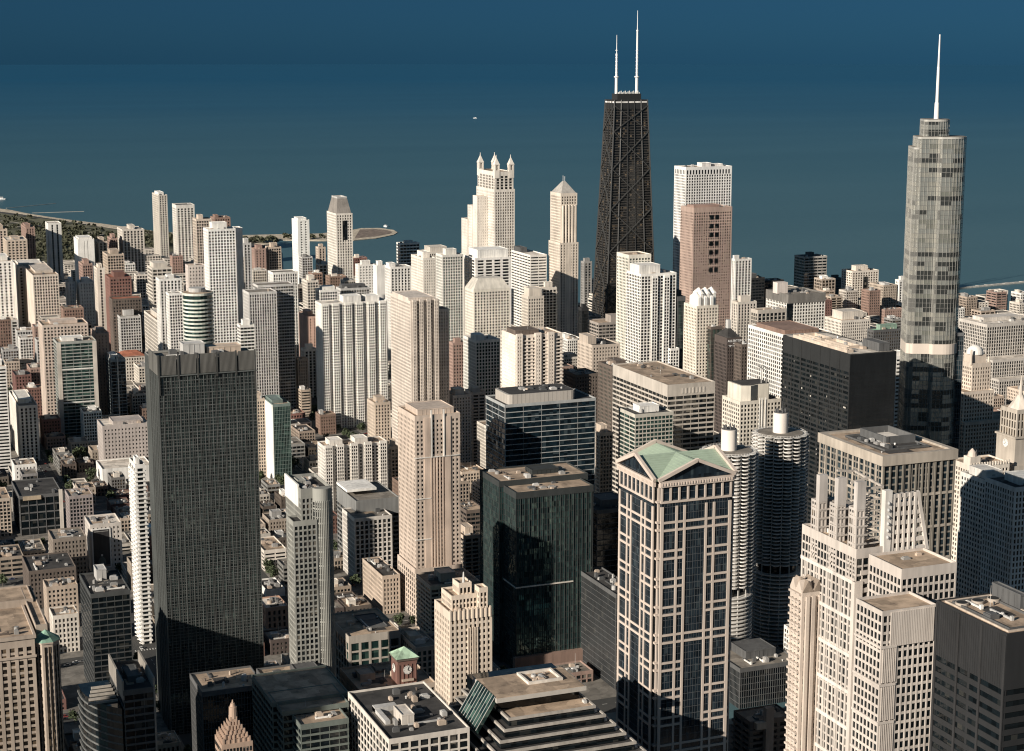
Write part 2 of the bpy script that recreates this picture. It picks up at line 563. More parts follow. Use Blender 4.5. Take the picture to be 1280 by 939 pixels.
n2 = N(nt, 'ShaderNodeTexNoise'); n2.inputs['Scale'].default_value = 0.05; n2.inputs['Detail'].default_value = 5
bp = N(nt, 'ShaderNodeBump'); bp.inputs['Strength'].default_value = 0.5; bp.inputs['Distance'].default_value = 1.5
nt.links.new(g.outputs['Position'], n2.inputs['Vector']); nt.links.new(n2.outputs['Fac'], bp.inputs['Height'])
nt.links.new(bp.outputs[0], p.inputs['Normal'])
p.inputs['Roughness'].default_value = 0.35
p.inputs['IOR'].default_value = 1.33
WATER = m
mb = MB()
K = 96
rings = [0, 3000, 8000, 16000, 30000, 55000]
vs = [(0, 0, 0)]
for r_ in rings[1:]:
    vs += [(r_ * math.cos(2 * math.pi * i / K), r_ * math.sin(2 * math.pi * i / K), 0) for i in range(K)]
fs = [(0, 1 + i, 1 + (i + 1) % K) for i in range(K)]
for q in range(len(rings) - 2):
    a, b = 1 + q * K, 1 + (q + 1) * K
    fs += [(a + i, b + i, b + (i + 1) % K, a + (i + 1) % K) for i in range(K)]
mb.v, mb.f = vs, fs
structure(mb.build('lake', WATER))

# land with its shore
m, nt, p = nodes_of('ground_surface')
g = N(nt, 'ShaderNodeNewGeometry')
n1 = N(nt, 'ShaderNodeTexNoise'); n1.inputs['Scale'].default_value = 0.02; n1.inputs['Detail'].default_value = 8; n1.inputs['Roughness'].default_value = 0.7
cr = N(nt, 'ShaderNodeValToRGB')
cr.color_ramp.elements[0].position = 0.3; cr.color_ramp.elements[0].color = (0.035, 0.036, 0.036, 1)
cr.color_ramp.elements[1].position = 0.7; cr.color_ramp.elements[1].color = (0.075, 0.072, 0.066, 1)
nt.links.new(g.outputs['Position'], n1.inputs['Vector']); nt.links.new(n1.outputs['Fac'], cr.inputs[0])
nt.links.new(cr.outputs[0], p.inputs['Base Color']); p.inputs['Roughness'].default_value = 0.85
ASPH = m


def gp(px, py):
    x, y = ground(px, py, 1.0)
    return (x, y)


shore = [(3500, -500), (3000, 300), (2500, 900), (2050, 1150), (1760, 1300), (1720, 1700), (1650, 2050), (1600, 2420), (1300, 2540),
         (1080, 2620), (960, 2760), (850, 2950), (790, 3100)] + [gp(352, 316), gp(338, 304), gp(300, 299), gp(240, 293), gp(185, 288),
         gp(130, 280), gp(88, 275), gp(60, 271), gp(35, 267), gp(10, 262), gp(-40, 256), gp(-120, 250)]
land = shore + [(-6000, 9000), (-9000, 9000), (-9000, -6000), (3500, -6000)]
mb = MB()
z = 1.0
# river cut: land north and land south of the river, the water runs between
structure(MB().prism([(x, y) for x, y in land], -2, 1.0).build('ground', ASPH))
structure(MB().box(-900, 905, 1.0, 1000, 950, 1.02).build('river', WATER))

SANDM = roof_mat((0.50, 0.43, 0.33), 'beach_sand')
sand_out = [gp(-20, 262), gp(28, 268), gp(70, 274), gp(110, 281), gp(150, 287), gp(185, 291), gp(235, 296), gp(300, 301), gp(338, 308)]
sand_in = [gp(338, 304), gp(300, 299), gp(240, 293), gp(185, 288), gp(130, 280), gp(88, 275), gp(60, 271), gp(35, 267), gp(10, 262), gp(-20, 259)]
structure(MB().prism(sand_out + sand_in, 0.9, 1.25).build('beach', SANDM))
# the hooked sand spit
hook = [gp(300, 298), gp(345, 300), gp(400, 301), (gp(442, 300.5)), gp(470, 298), gp(492, 293.5), gp(497, 290.5), gp(492, 287.5), gp(475, 285), gp(452, 285.2),
        gp(440, 287.5), gp(400, 292), gp(345, 293), gp(300, 294)]
structure(MB().prism(hook, -1, 1.1).build('sand_spit', SANDM))
wet = [gp(443, 298), gp(468, 296), gp(487, 292.5), gp(491, 290), gp(484, 288), gp(468, 286.3), gp(450, 287)]
structure(MB().prism(wet, 1.1, 1.2).build('wet_sand', roof_mat((0.20, 0.155, 0.125), 'wet_sand')))

# parkland strip behind the beach
GRASS = roof_mat((0.12, 0.115, 0.07), 'park_grass')
structure(MB().prism([gp(-60, 330), gp(60, 332), gp(150, 322), gp(240, 312), gp(235, 296.5), gp(150, 288), gp(70, 275.5), gp(-20, 264)], 0.9, 1.12).build('park', GRASS))
# lake front drive
drive = MB()
PT = [(-20, 274), (20, 279), (50, 283), (90, 289), (130, 294), (180, 298), (230, 301)]
for (a, b) in zip(PT[:-1], PT[1:]):
    for dy in (0, 4.5):
        x0_, y0_ = gp(a[0], a[1] + dy); x1_, y1_ = gp(b[0], b[1] + dy)
        drive.prism([(x0_, y0_), (x1_, y1_), (x1_ + 3, y1_ + 18), (x0_ + 3, y0_ + 18)], 1.0, 1.2)
structure(drive.build('lakeshore_road', roof_mat((0.30, 0.27, 0.23), 'concrete_road')))

# city blocks
SX0, SDX, SWX = -140.0, 112.0, 19.0
SY0, SDY, SWY = 965.0, 103.0, 18.0
pave = MB(); mark = MB(); cw_ = MB()
PAVE = roof_mat((0.17, 0.155, 0.135), 'pavement')
BLOCKS = []


def on_land(x, y):
    poly = shore + [(-6000, 9000), (-6000, -500)]
    inside = False
    j = len(poly) - 1
    for i in range(len(poly)):
        xi, yi = poly[i]; xj, yj = poly[j]
        if (yi > y) != (yj > y) and x < (xj - xi) * (y - yi) / (yj - yi) + xi:
            inside = not inside
        j = i
    return inside


for i in range(0, 19):
    for j in range(-5, 27):
        bx0, by0 = SX0 + i * SDX + SWX / 2, SY0 + j * SDY + SWY / 2
        bx1, by1 = bx0 + SDX - SWX, by0 + SDY - SWY
        if j < 0:
            by0 -= 60; by1 -= 60
            if by1 > 862: continue
        cx, cy = (bx0 + bx1) / 2, (by0 + by1) / 2
        az = math.degrees(math.atan2(cx, cy))
        if az < 1 or az > 42 or not on_land(bx1, by1) or not on_land(bx1, by0) or cy > 3480: continue
        if project((cx, cy, 1))[1] < 305 and cx < 500: continue
        pave.box(bx0, by0, 0.9, bx1, by1, 1.15)
        BLOCKS.append((bx0 + 4, by0 + 4, bx1 - 4, by1 - 4))
        if cy < 2400:
            for k in range(10):
                yy = by0 + k * (by1 - by0) / 10
                mark.box(bx0 - SWX / 2 - 0.15, yy, 1.0, bx0 - SWX / 2 + 0.15, yy + 3.5, 1.012)
                xx = bx0 + k * (bx1 - bx0) / 10
                mark.box(xx, by0 - SWY / 2 - 0.15, 1.0, xx + 3.5, by0 - SWY / 2 + 0.15, 1.012)
            for k in range(8):
                mark.box(bx0 - SWX + 2 + k * 2, by0 - 3.5, 1.0, bx0 - SWX + 2.8 + k * 2, by0 - 0.8, 1.012)
structure(pave.build('pavement', PAVE))
structure(mark.build('road_markings', wall_mat((0.6, 0.58, 0.52), 0.7)))

# ================================================================== THE TALL BUILDINGS ONE CAN NAME BY LOOK
def sub_rect(b, name, boxes, mat):
    m = MB()
    for q in boxes:
        m.box(*q)
    return m.build(name, mat, b.root)


# ---- tall dark glass slab at the left, screened crown
b = tower('tall dark gridded glass slab with a screened crown|, widest tower on the left side', 186, 197, 320, 452, 1015, ST['curtain'], (0.06, 0.062, 0.058),
          'slab', 'grey', 'office_tower', top=1.0, pt=[], nu=7, bands=True, parapet=0.2)
W_, L_, H_ = b.W, b.L, b.Z
mull = wall_mat((0.12, 0.132, 0.125), 0.45)
m = MB()
nb = 24
for i in range(nb + 1):
    x = i * (W_ - 0.5) / nb
    w_ = .34 if i % 2 else .18
    m.box(x, 0.05, 0, x + w_, 0.45, H_ - 9)
for k in range(int((H_ - 9) / 1.95)):
    m.box(0.1, 0.12, k * 1.95, W_ - .1, 0.45, k * 1.95 + (.30 if k % 2 else .14))
k = 5
for i in range(k + 1):
    y = i * (L_ - 0.5) / k
    m.box(-0.30, y, 0, 0.25, y + 0.38, H_ - 9)
m.build('mullion', mull, b.root)
scr = wall_mat((0.14, 0.132, 0.115), 0.5)
fin = wall_mat((0.06, 0.06, 0.055), 0.5)
zc = H_ - 8.5
for i in range(5):
    x0 = i * W_ / 5 + 0.9; x1 = (i + 1) * W_ / 5 - 0.9
    m = MB()
    for q in range(14):
        xx = x0 + q * (x1 - x0) / 14
        m.box(xx, -0.32, zc, xx + (x1 - x0) / 14 - 0.22, -0.05, H_ + 3.2)
    m.box(x0, -0.05, zc, x1, 0.15, H_ + 3.0)
    m.build('crown_screen', scr, b.root)
for i in range(6):
    x = i * (W_ - 1.2) / 5
    MB().box(x, -.8, H_ - 20 if i in (0, 5) else H_ - 11, x + .9, 0.3, H_ + 3.7).build('crown_fin', fin, b.root)
for (q0, q1) in ((0.5, L_ * 0.48), (L_ * 0.52, L_ - 0.5)):
    MB().box(-0.35, q0, zc, 0.1, q1, H_ + 3.2).build('crown_screen', scr, b.root)
MB().box(-0.7, -0.7, zc - 0.9, W_ + 0.1, 0.2, zc - 0.3).build('crown_ledge', mull, b.root)
# the rear slab standing west of the main block
X2, Y2, Z2, WW, LL = box_px(176, 187, 200, 447, 1045)
vol(b.root, X2 - b.X, Y2 - b.Y, W_ * 0.5, min(LL, 16), 0, Z2, 'curtain', wall_mat((0.24, 0.235, 0.21)), G['slab'], roof_mat(R['grey']), bands=False)
m = MB()
for i in range(14):
    y = Y2 - b.Y + i * min(LL, 16) / 14
    m.box(X2 - b.X - 0.35, y, 0, X2 - b.X + 0.2, y + 0.4, Z2 + 0.5)
m.build('mullion', mull, b.root)
pent(b.root, 0, 0, W_, L_, H_, 0.3, 0.45, 0.52, 0.8, 7, wall_mat(C['lgrey']))
pent(b.root, 0, 0, W_, L_, H_, 0.55, 0.5, 0.9, 0.85, 4, wall_mat(C['tan']))

# ---- slim white tower behind it
b = tower('slim white saw-tooth apartment tower|, half hidden behind the dark gridded slab', 162, 169, 181, 583, 1190, 'balc', 'white', 'dark', 'grey',
          pt=[(0.1, 0.1, 0.5, 0.5, 5)], L=24)
m = MB()
for k in range(int(b.Z / 3.1)):
    for q in (0.15, 0.5, 0.85):
        m.prism([(-1.6, b.L * q), (0, b.L * q - 2.2), (0, b.L * q + 2.2)], k * 3.1, k * 3.1 + 1.4)
m.build('bay_window', b.wm, b.root)

# ---- rounded stone and glass tower left of centre
b = tower('rounded grey-beige tower with a sloping white crown wall|, right of the dark gridded slab', 353, 376, 414, 616, 966, ('grid', 3.45, 1.15, 2.6, .95), (0.29, 0.285, 0.245), 'dark',
          'dark', pt=[(0.15, 0.45, 0.4, 0.7, 3)], nu=7, top=4.0, parapet=2.2, bands=True, L=36)
Lb, Wb, Hb = b.L, b.W, b.Z
# bowed glass front on the right half of the south side 
arc = [(Wb * 0.38 + (Wb * 0.64) * t, -5.2 * math.sin(math.pi * min(1, max(0, t))) ** 0.55 if 0 < t < 1 else 0.0) for t in [i / 12 for i in range(13)]]
arc_in = [(x, y + (0.5 if y < -0.5 else 0.0)) for x, y in arc]
pts = arc + [(Wb, 2.0), (Wb * 0.38, 2.0)]
MB().prism([(x, y) for x, y in arc_in] + [(Wb - 0.3, 2.0), (Wb * 0.38 + 0.3, 2.0)], 0, Hb - 6).build('bow_glazing', G['dark'], b.root)
for k in range(int(Hb / 8.6)):
    z0 = 2 + k * 8.6
    MB().prism(pts, z0, z0 + 1.0).build('floor_band', b.wm, b.root)
m = MB()
for k in range(int(Hb / 3.45)):
    m.prism([(x * 1.0, y + 0.15 if y < -1 else y) for x, y in pts], 2 + k * 3.45, 2.35 + k * 3.45)
for x, y in arc:
    m.tube(x, y + 0.2, 0, Hb - 5, 0.42, k=6)
m.build('mullion', b.wm, b.root)
MB().prism(pts, Hb - 6, Hb + 2.2).build('crown_band', b.wm, b.root)
# white tall parapet on the west side
m = MB().box(-0.4, 6, Hb - 10, 0.6, Lb, Hb + 3.5)
m.build('crown_wall', wall_mat(C['white']), b.root)
# lower shoulder with roof garden
vol(b.root, -6, -4, Wb * 0.45 + 6, 14, 0, Hb - 17, 'grid', wall_mat((0.29, 0.285, 0.245)), G['dark'], roof_mat(R['dark']), bands=False, top=2)

# ---- brick clock tower with the river building below it
cx, cy = at_y(497, 826, 962)[0], 962
X, Y, Z, W, L = box_px(490, 497, 521, 824, 962)
root = thing('clock_tower', 'red brick clock tower with a pale green pyramid roof, rising from the cream river building', 'tower', (X, Y, 0))
L = W
br = wall_mat(C['brick'])
MB().box(0, 0, 0, W, L, Z - 1).build('shaft', br, root)
m = MB()
for i in range(5):
    m.box(0.5 + i * (W - 1.6) / 4, -0.35, 20, 1.1 + i * (W - 1.6) / 4, 0, Z - 4)
    m.box(-0.35, 0.5 + i * (L - 1.6) / 4, 20, 0, 1.1 + i * (L - 1.6) / 4, Z - 4)
m.build('pilaster', br, root)
MB().ring(-0.7, -0.7, W + 0.7, L + 0.7, Z - 1.6, Z, 1.2).build('cornice', wall_mat(C['umber']), root)
MB().cone([(-1.3, -1.3), (W + 1.3, -1.3), (W + 1.3, L + 1.3), (-1.3, L + 1.3)], Z, (W / 2, L / 2, Z + 5.4)).build('roof', roof_mat((0.36, 0.50, 0.36)), root)


def disc_on(face, cx_, cz_, r, off, k=28):
    m = MB(); n = len(m.v)
    for dd in (off, off - 0.12):
        for i in range(k):
            a = 2 * math.pi * i / k
            if face == 'S':
                m.v.append((cx_ + r * math.cos(a), dd, cz_ + r * math.sin(a)))
            else:
                m.v.append((dd, cx_ + r * math.cos(a), cz_ + r * math.sin(a)))
    m.f.append(tuple(range(k))); m.f.append(tuple(range(k, 2 * k)))
    for i in range(k):
        m.f.append((i, (i + 1) % k, k + (i + 1) % k, k + i))
    return m


def clock(root, W, L, zc_, r, off=-0.45):
    for face, c_ in (('S', W / 2), ('W', L / 2)):
        f_ = disc_on(face, c_, zc_, r, off).build('clock_face', wall_mat(C['white']), root)
        for ang, ln, wd in ((math.radians(20), r * 0.8, 0.22), (math.radians(120), r * 0.55, 0.3)):
            m = MB()
            for aa, bb in ((0, ln),):
                p0 = (c_, zc_); p1 = (c_ + math.sin(ang) * ln, zc_ + math.cos(ang) * ln)
                if face == 'S':
                    m.bar((p0[0], off - 0.25, p0[1]), (p1[0], off - 0.25, p1[1]), wd)
                else:
                    m.bar((off - 0.25, p0[0], p0[1]), (off - 0.25, p1[0], p1[1]), wd)
            m.build('clock_hand', wall_mat((0.02, 0.02, 0.02)), f_)
        m = MB()
        for h in range(12):
            a = math.pi * 2 * h / 12
            u0, w0 = c_ + math.cos(a) * r * 0.78, zc_ + math.sin(a) * r * 0.78
            u1, w1 = c_ + math.cos(a) * r * 0.93, zc_ + math.sin(a) * r * 0.93
            if face == 'S': m.bar((u0, off - 0.16, w0), (u1, off - 0.16, w1), 0.14)
            else: m.bar((off - 0.16, u0, w0), (off - 0.16, u1, w1), 0.14)
        m.build('hour_mark', wall_mat((0.02, 0.02, 0.02)), f_)


clock(root, W, L, Z - 7.5, 2.7)
sub = MB().box(W * 0.2, -1.2, Z - 14.5, W * 0.8, 0, Z - 13.2).build('balcony', wall_mat(C['tan']), root)
ALL.append((X, Y, Z, W, L, 'red brick clock tower'))
SHORTS.append(('red brick clock tower', X, Y, Z, W, L))
tower('long low cream river building with a pinkish flat roof|, around the brick clock tower', 425, 452, 545, 868, 955, 'stone', 'tan', 'dark', 'tan', 'low_building', 'building',
      L=46, pt=[(0.12, 0.45, 0.32, 0.7, 4)], nu=6)

# ---- stone tower with crown (setback, twenties style)
b = tower('ornate cream stone tower with a stepped crown and flagpole|, in the lower middle', 543, 562, 615, 768, 868, ST['stone'], (0.66, 0.52, 0.38), 'warm', 'tan',
          'stone_tower', pt=[], nu=0, top=4, bands=True)
W_, L_, H_ = b.W, b.L, b.Z
st_ = b.wm
for i in range(1, 6):
    MB().box(W_ * (0.36 + 0.055 * i), -0.55, 0, W_ * (0.36 + 0.055 * i) + 0.55, 0.1, H_ - 9).build('rib', st_, b.root)
for i in range(10):
    for (xx, yy) in ((W_ * i / 9.6, -0.5),):
        MB().box(xx, yy, H_ - 4, xx + 0.9, 0.2, H_ + 2.2).build('merlon', st_, b.root)
vol(b.root, W_ * 0.12, L_ * 0.2, W_ * 0.78, L_ * 0.66, H_, H_ + 7.5, 'vfine', st_, G['warm'], roof_mat(R['tan']), top=1.5)
vol(b.root, W_ * 0.33, L_ * 0.30, W_ * 0.30, L_ * 0.4, H_ + 7.5, H_ + 13.5, 'vfine', st_, G['warm'], roof_mat(R['tan']), top=1.8)
vol(b.root, W_ * 0.72, L_ * 0.05, W_ * 0.2, L_ * 0.3, H_, H_ + 11.5, 'vfine', st_, G['warm'], roof_mat(R['tan']), top=1.8)
m = MB().tube(W_ * 0.48, L_ * 0.4, H_ + 13, H_ + 20, 0.9, 0.35, k=10)
m.build('flagpole', wall_mat(C['lgrey']), b.root)
units(b.root, 1, 1, W_ - 1, L_ - 1, H_, 5, b.rnd)

# ---- black mirror-glass tower with lower front block
b = tower('black mirror-glass tower with a tan stepped roof|, in the centre foreground', 599.5, 624, 735, 604, 1062, 'curtain', (0.028, 0.034, 0.034), 'teal', 'tan',
          'office_tower', pt=[(0.45, 0.35, 0.75, 0.7, 3)], nu=5, top=3.0, bands=True)
x, y, z, w, l = addvol(b, 624, 645, 742, 618, 1040, 'curtain', (0.028, 0.034, 0.034), 'teal', 'tan', top=3.5, bands=False, L=24)
MB().box(x - 0.5, y - 0.5, z * 0.48, x + w * 0.74, y + 0.2, z * 0.48 + 0.8).build('ledge', wall_mat(C['cream']), b.root)
MB().box(x - 0.4, y - 0.45, z * 0.48, x + 0.05, y + l, z * 0.48 + 0.8).build('ledge', wall_mat(C['cream']), b.root)
m = MB()
for i in range(18):
    m.box(x + i * w / 17.5, y - 0.22, 0, x + i * w / 17.5 + 0.14, y + 0.1, z - 3)
m.build('mullion', wall_mat((0.035, 0.042, 0.042), 0.4), b.root)
units(b.root, x + 1, y + 1, x + w - 1, y + l - 1, z, 5, b.rnd, hmax=2)
MB().box(x - 2, y - 3, 0, x + w + 1, y + 0.5, 12).build('podium', wall_mat(C['brown']), b.root)

# ---- dark blue banded office block behind it
b = tower('dark blue banded office block with a rounded metal penthouse|, behind the black mirror-glass tower', 607, 631, 745, 508, 1205, ('horiz', 4.2, .55, 14, .14), (0.36, 0.37, 0.36), 'blue', 'dark',
          'office_tower', pt=[], nu=0, top=1.2, bands=True)
W_, L_, H_ = b.W, b.L, b.Z
arc = [(3 + 3 * (1 - math.sin(t)), 3 + 3 * (1 - math.cos(t))) for t in [math.pi / 2 * i / 6 for i in range(7)]]
x0, y0, x1, y1 = W_ * 0.06, L_ * 0.10, W_ * 0.80, L_ * 0.85
r = 4
pts = []
for (cx, cy, a0) in ((x0 + r, y0 + r, 180), (x1 - r, y0 + r, 270), (x1 - r, y1 - r, 0), (x0 + r, y1 - r, 90)):
    pts += [(cx + r * math.cos(math.radians(a0 + 15 * i)), cy + r * math.sin(math.radians(a0 + 15 * i))) for i in range(7)]
METAL = wall_mat((0.50, 0.44, 0.37), 0.35, 0.08, 'metal_panel')
MB().prism(pts, H_, H_ + 7.5).build('penthouse', METAL, b.root)
m = MB()
for i, q in enumerate(pts):
    q2 = pts[(i + 1) % len(pts)]
    n_ = max(1, int(math.dist(q, q2) / 3))
    for k in range(n_):
        t = k / n_
        m.tube(q[0] + (q2[0] - q[0]) * t, q[1] + (q2[1] - q[1]) * t, H_, H_ + 7.7, 0.12, k=5)
m.build('panel_joint', wall_mat((0.35, 0.30, 0.25), 0.4), b.root)
MB().prism([(x0 + 2 + (x - x0) * 0.95, y0 + 1 + (y - y0) * 0.93) for x, y in pts], H_ + 7.5, H_ + 7.7).build('roof', roof_mat(R['dark']), b.root)
units(b.root, x0 + 4, y0 + 4, x1 - 4, y1 - 4, H_ + 7.5, 7, b.rnd, hmax=2.5)

# ---- gabled stone-framed tower with green roof
X, Y, Z, W, L = box_px(775, 820, 922, 603, 802)
L = W * 1.02
root = thing('office_tower', 'stone-framed dark glass tower under a pale green cross-gabled roof, right of centre in the foreground', 'tower', (X, Y, 0))
ALL.append((X, Y, Z, W, L, 'green-gabled stone-framed tower')); SHORTS.append(('green-gabled stone-framed tower', X, Y, Z, W, L))
STN = wall_mat((0.60, 0.47, 0.37), 0.7, 0.12)
GL7 = glass_mat(dark=(0.010, 0.017, 0.024), blind=(0.05, 0.07, 0.08), prob=0.1, pane=(1.55, 1.55, 3.9), tilt=0.03)
nch = 4.0     # notch at the corners
MB().prism([(nch, 0.5), (W - nch, 0.5), (W - nch, nch), (W - 0.5, nch), (W - 0.5, L - nch), (W - nch, L - nch), (W - nch, L - 0.5), (nch, L - 0.5), (nch, L - nch),
            (0.5, L - nch), (0.5, nch), (nch, nch)], 0, Z).build('glazing', GL7, root)
mm = MB()
for k in range(int(Z / 3.9)):
    z0 = 3 + k * 3.9
    mm.ring(nch + 0.1, 0.38, W - nch - 0.1, L - 0.38, z0, z0 + 0.22, 0.3)
    mm.ring(0.38, nch + 0.1, W - 0.38, L - nch - 0.1, z0, z0 + 0.22, 0.3)
for i in range(1, 26):
    q = nch + i * (W - 2 * nch) / 26
    mm.box(q, 0.40, 0, q + 0.10, 0.6, Z - 12); mm.box(0.40, q, 0, 0.6, q + 0.10, Z - 12)
mm.build('mullion', wall_mat((0.09, 0.10, 0.11), 0.4), root)
fr = [0.0, 0.215, 0.33, 0.645, 0.76, 1.0]
pwid = [1.7, 1.3, 1.3, 1.3, 1.3, 1.7]
a0, a1 = nch - 0.8, W - nch + 0.8


def at_(f, w):
    return a0 + (a1 - a0 - w) * f


for i, (f, w) in enumerate(zip(fr, pwid)):
    p = at_(f, w)
    MB().box(p, 0, 0, p + w, 0.75, Z - 14).build('pier', STN, root)
    MB().box(0, p, 0, 0.75, p + w, Z - 14).build('pier', STN, root)
    MB().box(p, L - 0.75, 0, p + w, L, Z - 14).build('pier', STN, root)
    MB().box(W - 0.75, p, 0, W, p + w, Z - 14).build('pier', STN, root)
# corner columns inside the notches
for (cx, cy) in ((nch - 1.1, nch - 1.1), (W - nch + 0.1, nch - 1.1), (nch - 1.1, L - nch + 0.1), (W - nch + 0.1, L - nch + 0.1)):
    MB().box(cx, cy, 0, cx + 1, cy + 1, Z - 2).build('corner_column', STN, root)
per = 15.6
zt = Z - 12.2
n_dbl = int((zt - 5) / per)
for k in range(n_dbl + 1):
    zb = zt - k * per - (12.5 if k else 0) + (0 if k else 0)
    if k == 0:
        zl = [zt]
    else:
        zb = zt - 11.2 - (k - 1) * per
        zl = [zb, zb - 4.3]
    full = k in (0, 1, 5, 9)
    for zz in zl:
        if zz < 2: continue
        segs = [(a0, a1)] if full else [(a0, at_(fr[2], 1.3) + 1.3), (at_(fr[3], 1.3), a1)]
        for (s0, s1) in segs:
            for q in ((s0 + .01, 0.06, zz, s1 - .01, 0.8, zz + 1.25), (s0 + .01, L - 0.8, zz, s1 - .01, L - 0.06, zz + 1.25), (0.06, s0 + .01, zz, 0.8, s1 - .01, zz + 1.25), (W - 0.8, s0 + .01, zz, W - 0.06, s1 - .01, zz + 1.25)):
                MB().box(*q).build('stone_band', STN, root)
        # across the notches
        for (cx0, cy0) in ((0.9, 0.9), (W - nch - 0.1, 0.9), (0.9, L - nch - .1), (W - nch - 0.1, L - nch - .1)):
            MB().box(cx0 + .6, cy0 + .6, zz + .1, cx0 + nch - .8, cy0 + nch - .8, zz + 1.1).build('notch_band', STN, root)
# colonnade and cornice
for i in range(9):
    p = a0 + i * (a1 - a0 - 1.1) / 8
    for q in ((p, -0.05, zt + 1.25, p + 1.1, 0.75, Z - 3.2), (-0.05, p, zt + 1.25, 0.75, p + 1.1, Z - 3.2), (p, L - 0.75, zt + 1.25, p + 1.1, L + .05, Z - 3.2), (W - .75, p, zt + 1.25, W + .05, p + 1.1, Z - 3.2)):
        MB().box(*q).build('colonnette', STN, root)
m = MB()
for (x0, y0, x1, y1) in ((nch - 1.6, -0.7, W - nch + 1.6, 1.2), (nch - 1.6, L - 1.2, W - nch + 1.6, L + .7), (-0.7, nch - 1.6, 1.2, L - nch + 1.6), (W - 1.2, nch - 1.6, W + .7, L - nch + 1.6)):
    m.box(x0, y0, Z - 3.2, x1, y1, Z)
m.build('cornice', STN, root)
for i in range(27):
    p = a0 + i * (a1 - a0 - 0.7) / 26
    m = MB().box(p, -1.0, Z - 2.4, p + 0.7, -0.7, Z - 1.0).box(-1.0, p, Z - 2.4, -0.7, p + 0.7, Z - 1.0)
    m.build('dentil', STN, root)
ah = 9.0
GRN = wall_mat((0.34, 0.46, 0.31), .6, .12, 'copper_roof')
c0, c1 = -0.2, W + 0.2
d0, d1 = -0.2, L + 0.2
mx_, my_ = W / 2, L / 2
zc = Z + 0.05
zp = Z + ah


def slope(a, b_, c):
    return MB().prism([(0, 0), (1, 0), (0, 1)], 0, 1)


rm_ = MB()
e0 = 1.0
S_, N_, We, Ea = (mx_, e0, zp), (mx_, L - e0, zp), (e0, my_, zp), (W - e0, my_, zp)
CC = (mx_, my_, zp)
cor = [(e0, e0, zc), (W - e0, e0, zc), (W - e0, L - e0, zc), (e0, L - e0, zc)]
CCl = (mx_, my_, zp - 0.02)
rm_.tri(cor[0], S_, CCl); rm_.tri(S_, cor[1], CCl); rm_.tri(cor[1], Ea, CCl); rm_.tri(Ea, cor[2], CCl)
rm_.tri(cor[2], N_, CCl); rm_.tri(N_, cor[3], CCl); rm_.tri(cor[3], We, CCl); rm_.tri(We, cor[0], CCl)
rm_.build('roof', GRN, root)
m = MB()
for i in range(1, 12):      # standing seams
    t = i / 12
    for (A, B) in ((cor[0], S_), (cor[1], S_), (cor[0], We), (cor[3], We), (cor[1], Ea), (cor[2], Ea), (cor[3], N_), (cor[2], N_)):
        a_ = Vector(A) * (1 - t) + Vector(B) * t
        b2 = Vector(A) * (1 - t) + Vector(CC) * t
        m.bar(a_ + Vector((0, 0, .1)), b2 + Vector((0, 0, .1)), 0.12)
m.build('roof_seam', GRN, root)
for (A, B, P_) in (((nch - 2.5, 0), (W - nch + 2.5, 0), 'S'), ((nch - 2.5, L), (W - nch + 2.5, L), 'S'), ((0, nch - 2.5), (0, L - nch + 2.5), 'W'), ((W, nch - 2.5), (W, L - nch + 2.5), 'W')):
    mid = ((A[0] + B[0]) / 2, (A[1] + B[1]) / 2)
    m = MB()
    m.bar((A[0], A[1], Z + 0.6), (mid[0], mid[1], zp + 1.0), 1.8, 1.8); m.bar((B[0], B[1], Z + 0.6), (mid[0], mid[1], zp + 1.0), 1.8, 1.8)
    m.build('gable_moulding', STN, root)
    off = 0.9
    ins = off if A[1] == 0 and P_ == 'S' else (-off if P_ == 'S' else (off if A[0] == 0 else -off))
    m = MB()
    if P_ == 'S':
        m.prism([(0, 0), (1, 0), (1, 1)], 0, 0)
        m = MB(); yy = A[1] + ins
        m.v = [(A[0], yy, Z), (B[0], yy, Z), (mid[0], yy, zp), (A[0], yy + .4, Z), (B[0], yy + .4, Z), (mid[0], yy + .4, zp)]
    else:
        xx = A[0] + ins
        m.v = [(xx, A[1], Z), (xx, B[1], Z), (xx, mid[1], zp), (xx + .4, A[1], Z), (xx + .4, B[1], Z), (xx + .4, mid[1], zp)]
    m.f = [(0, 1, 2), (5, 4, 3), (0, 3, 4, 1), (1, 4, 5, 2), (2, 5, 3, 0)]
    m.build('pediment', GL7, root)

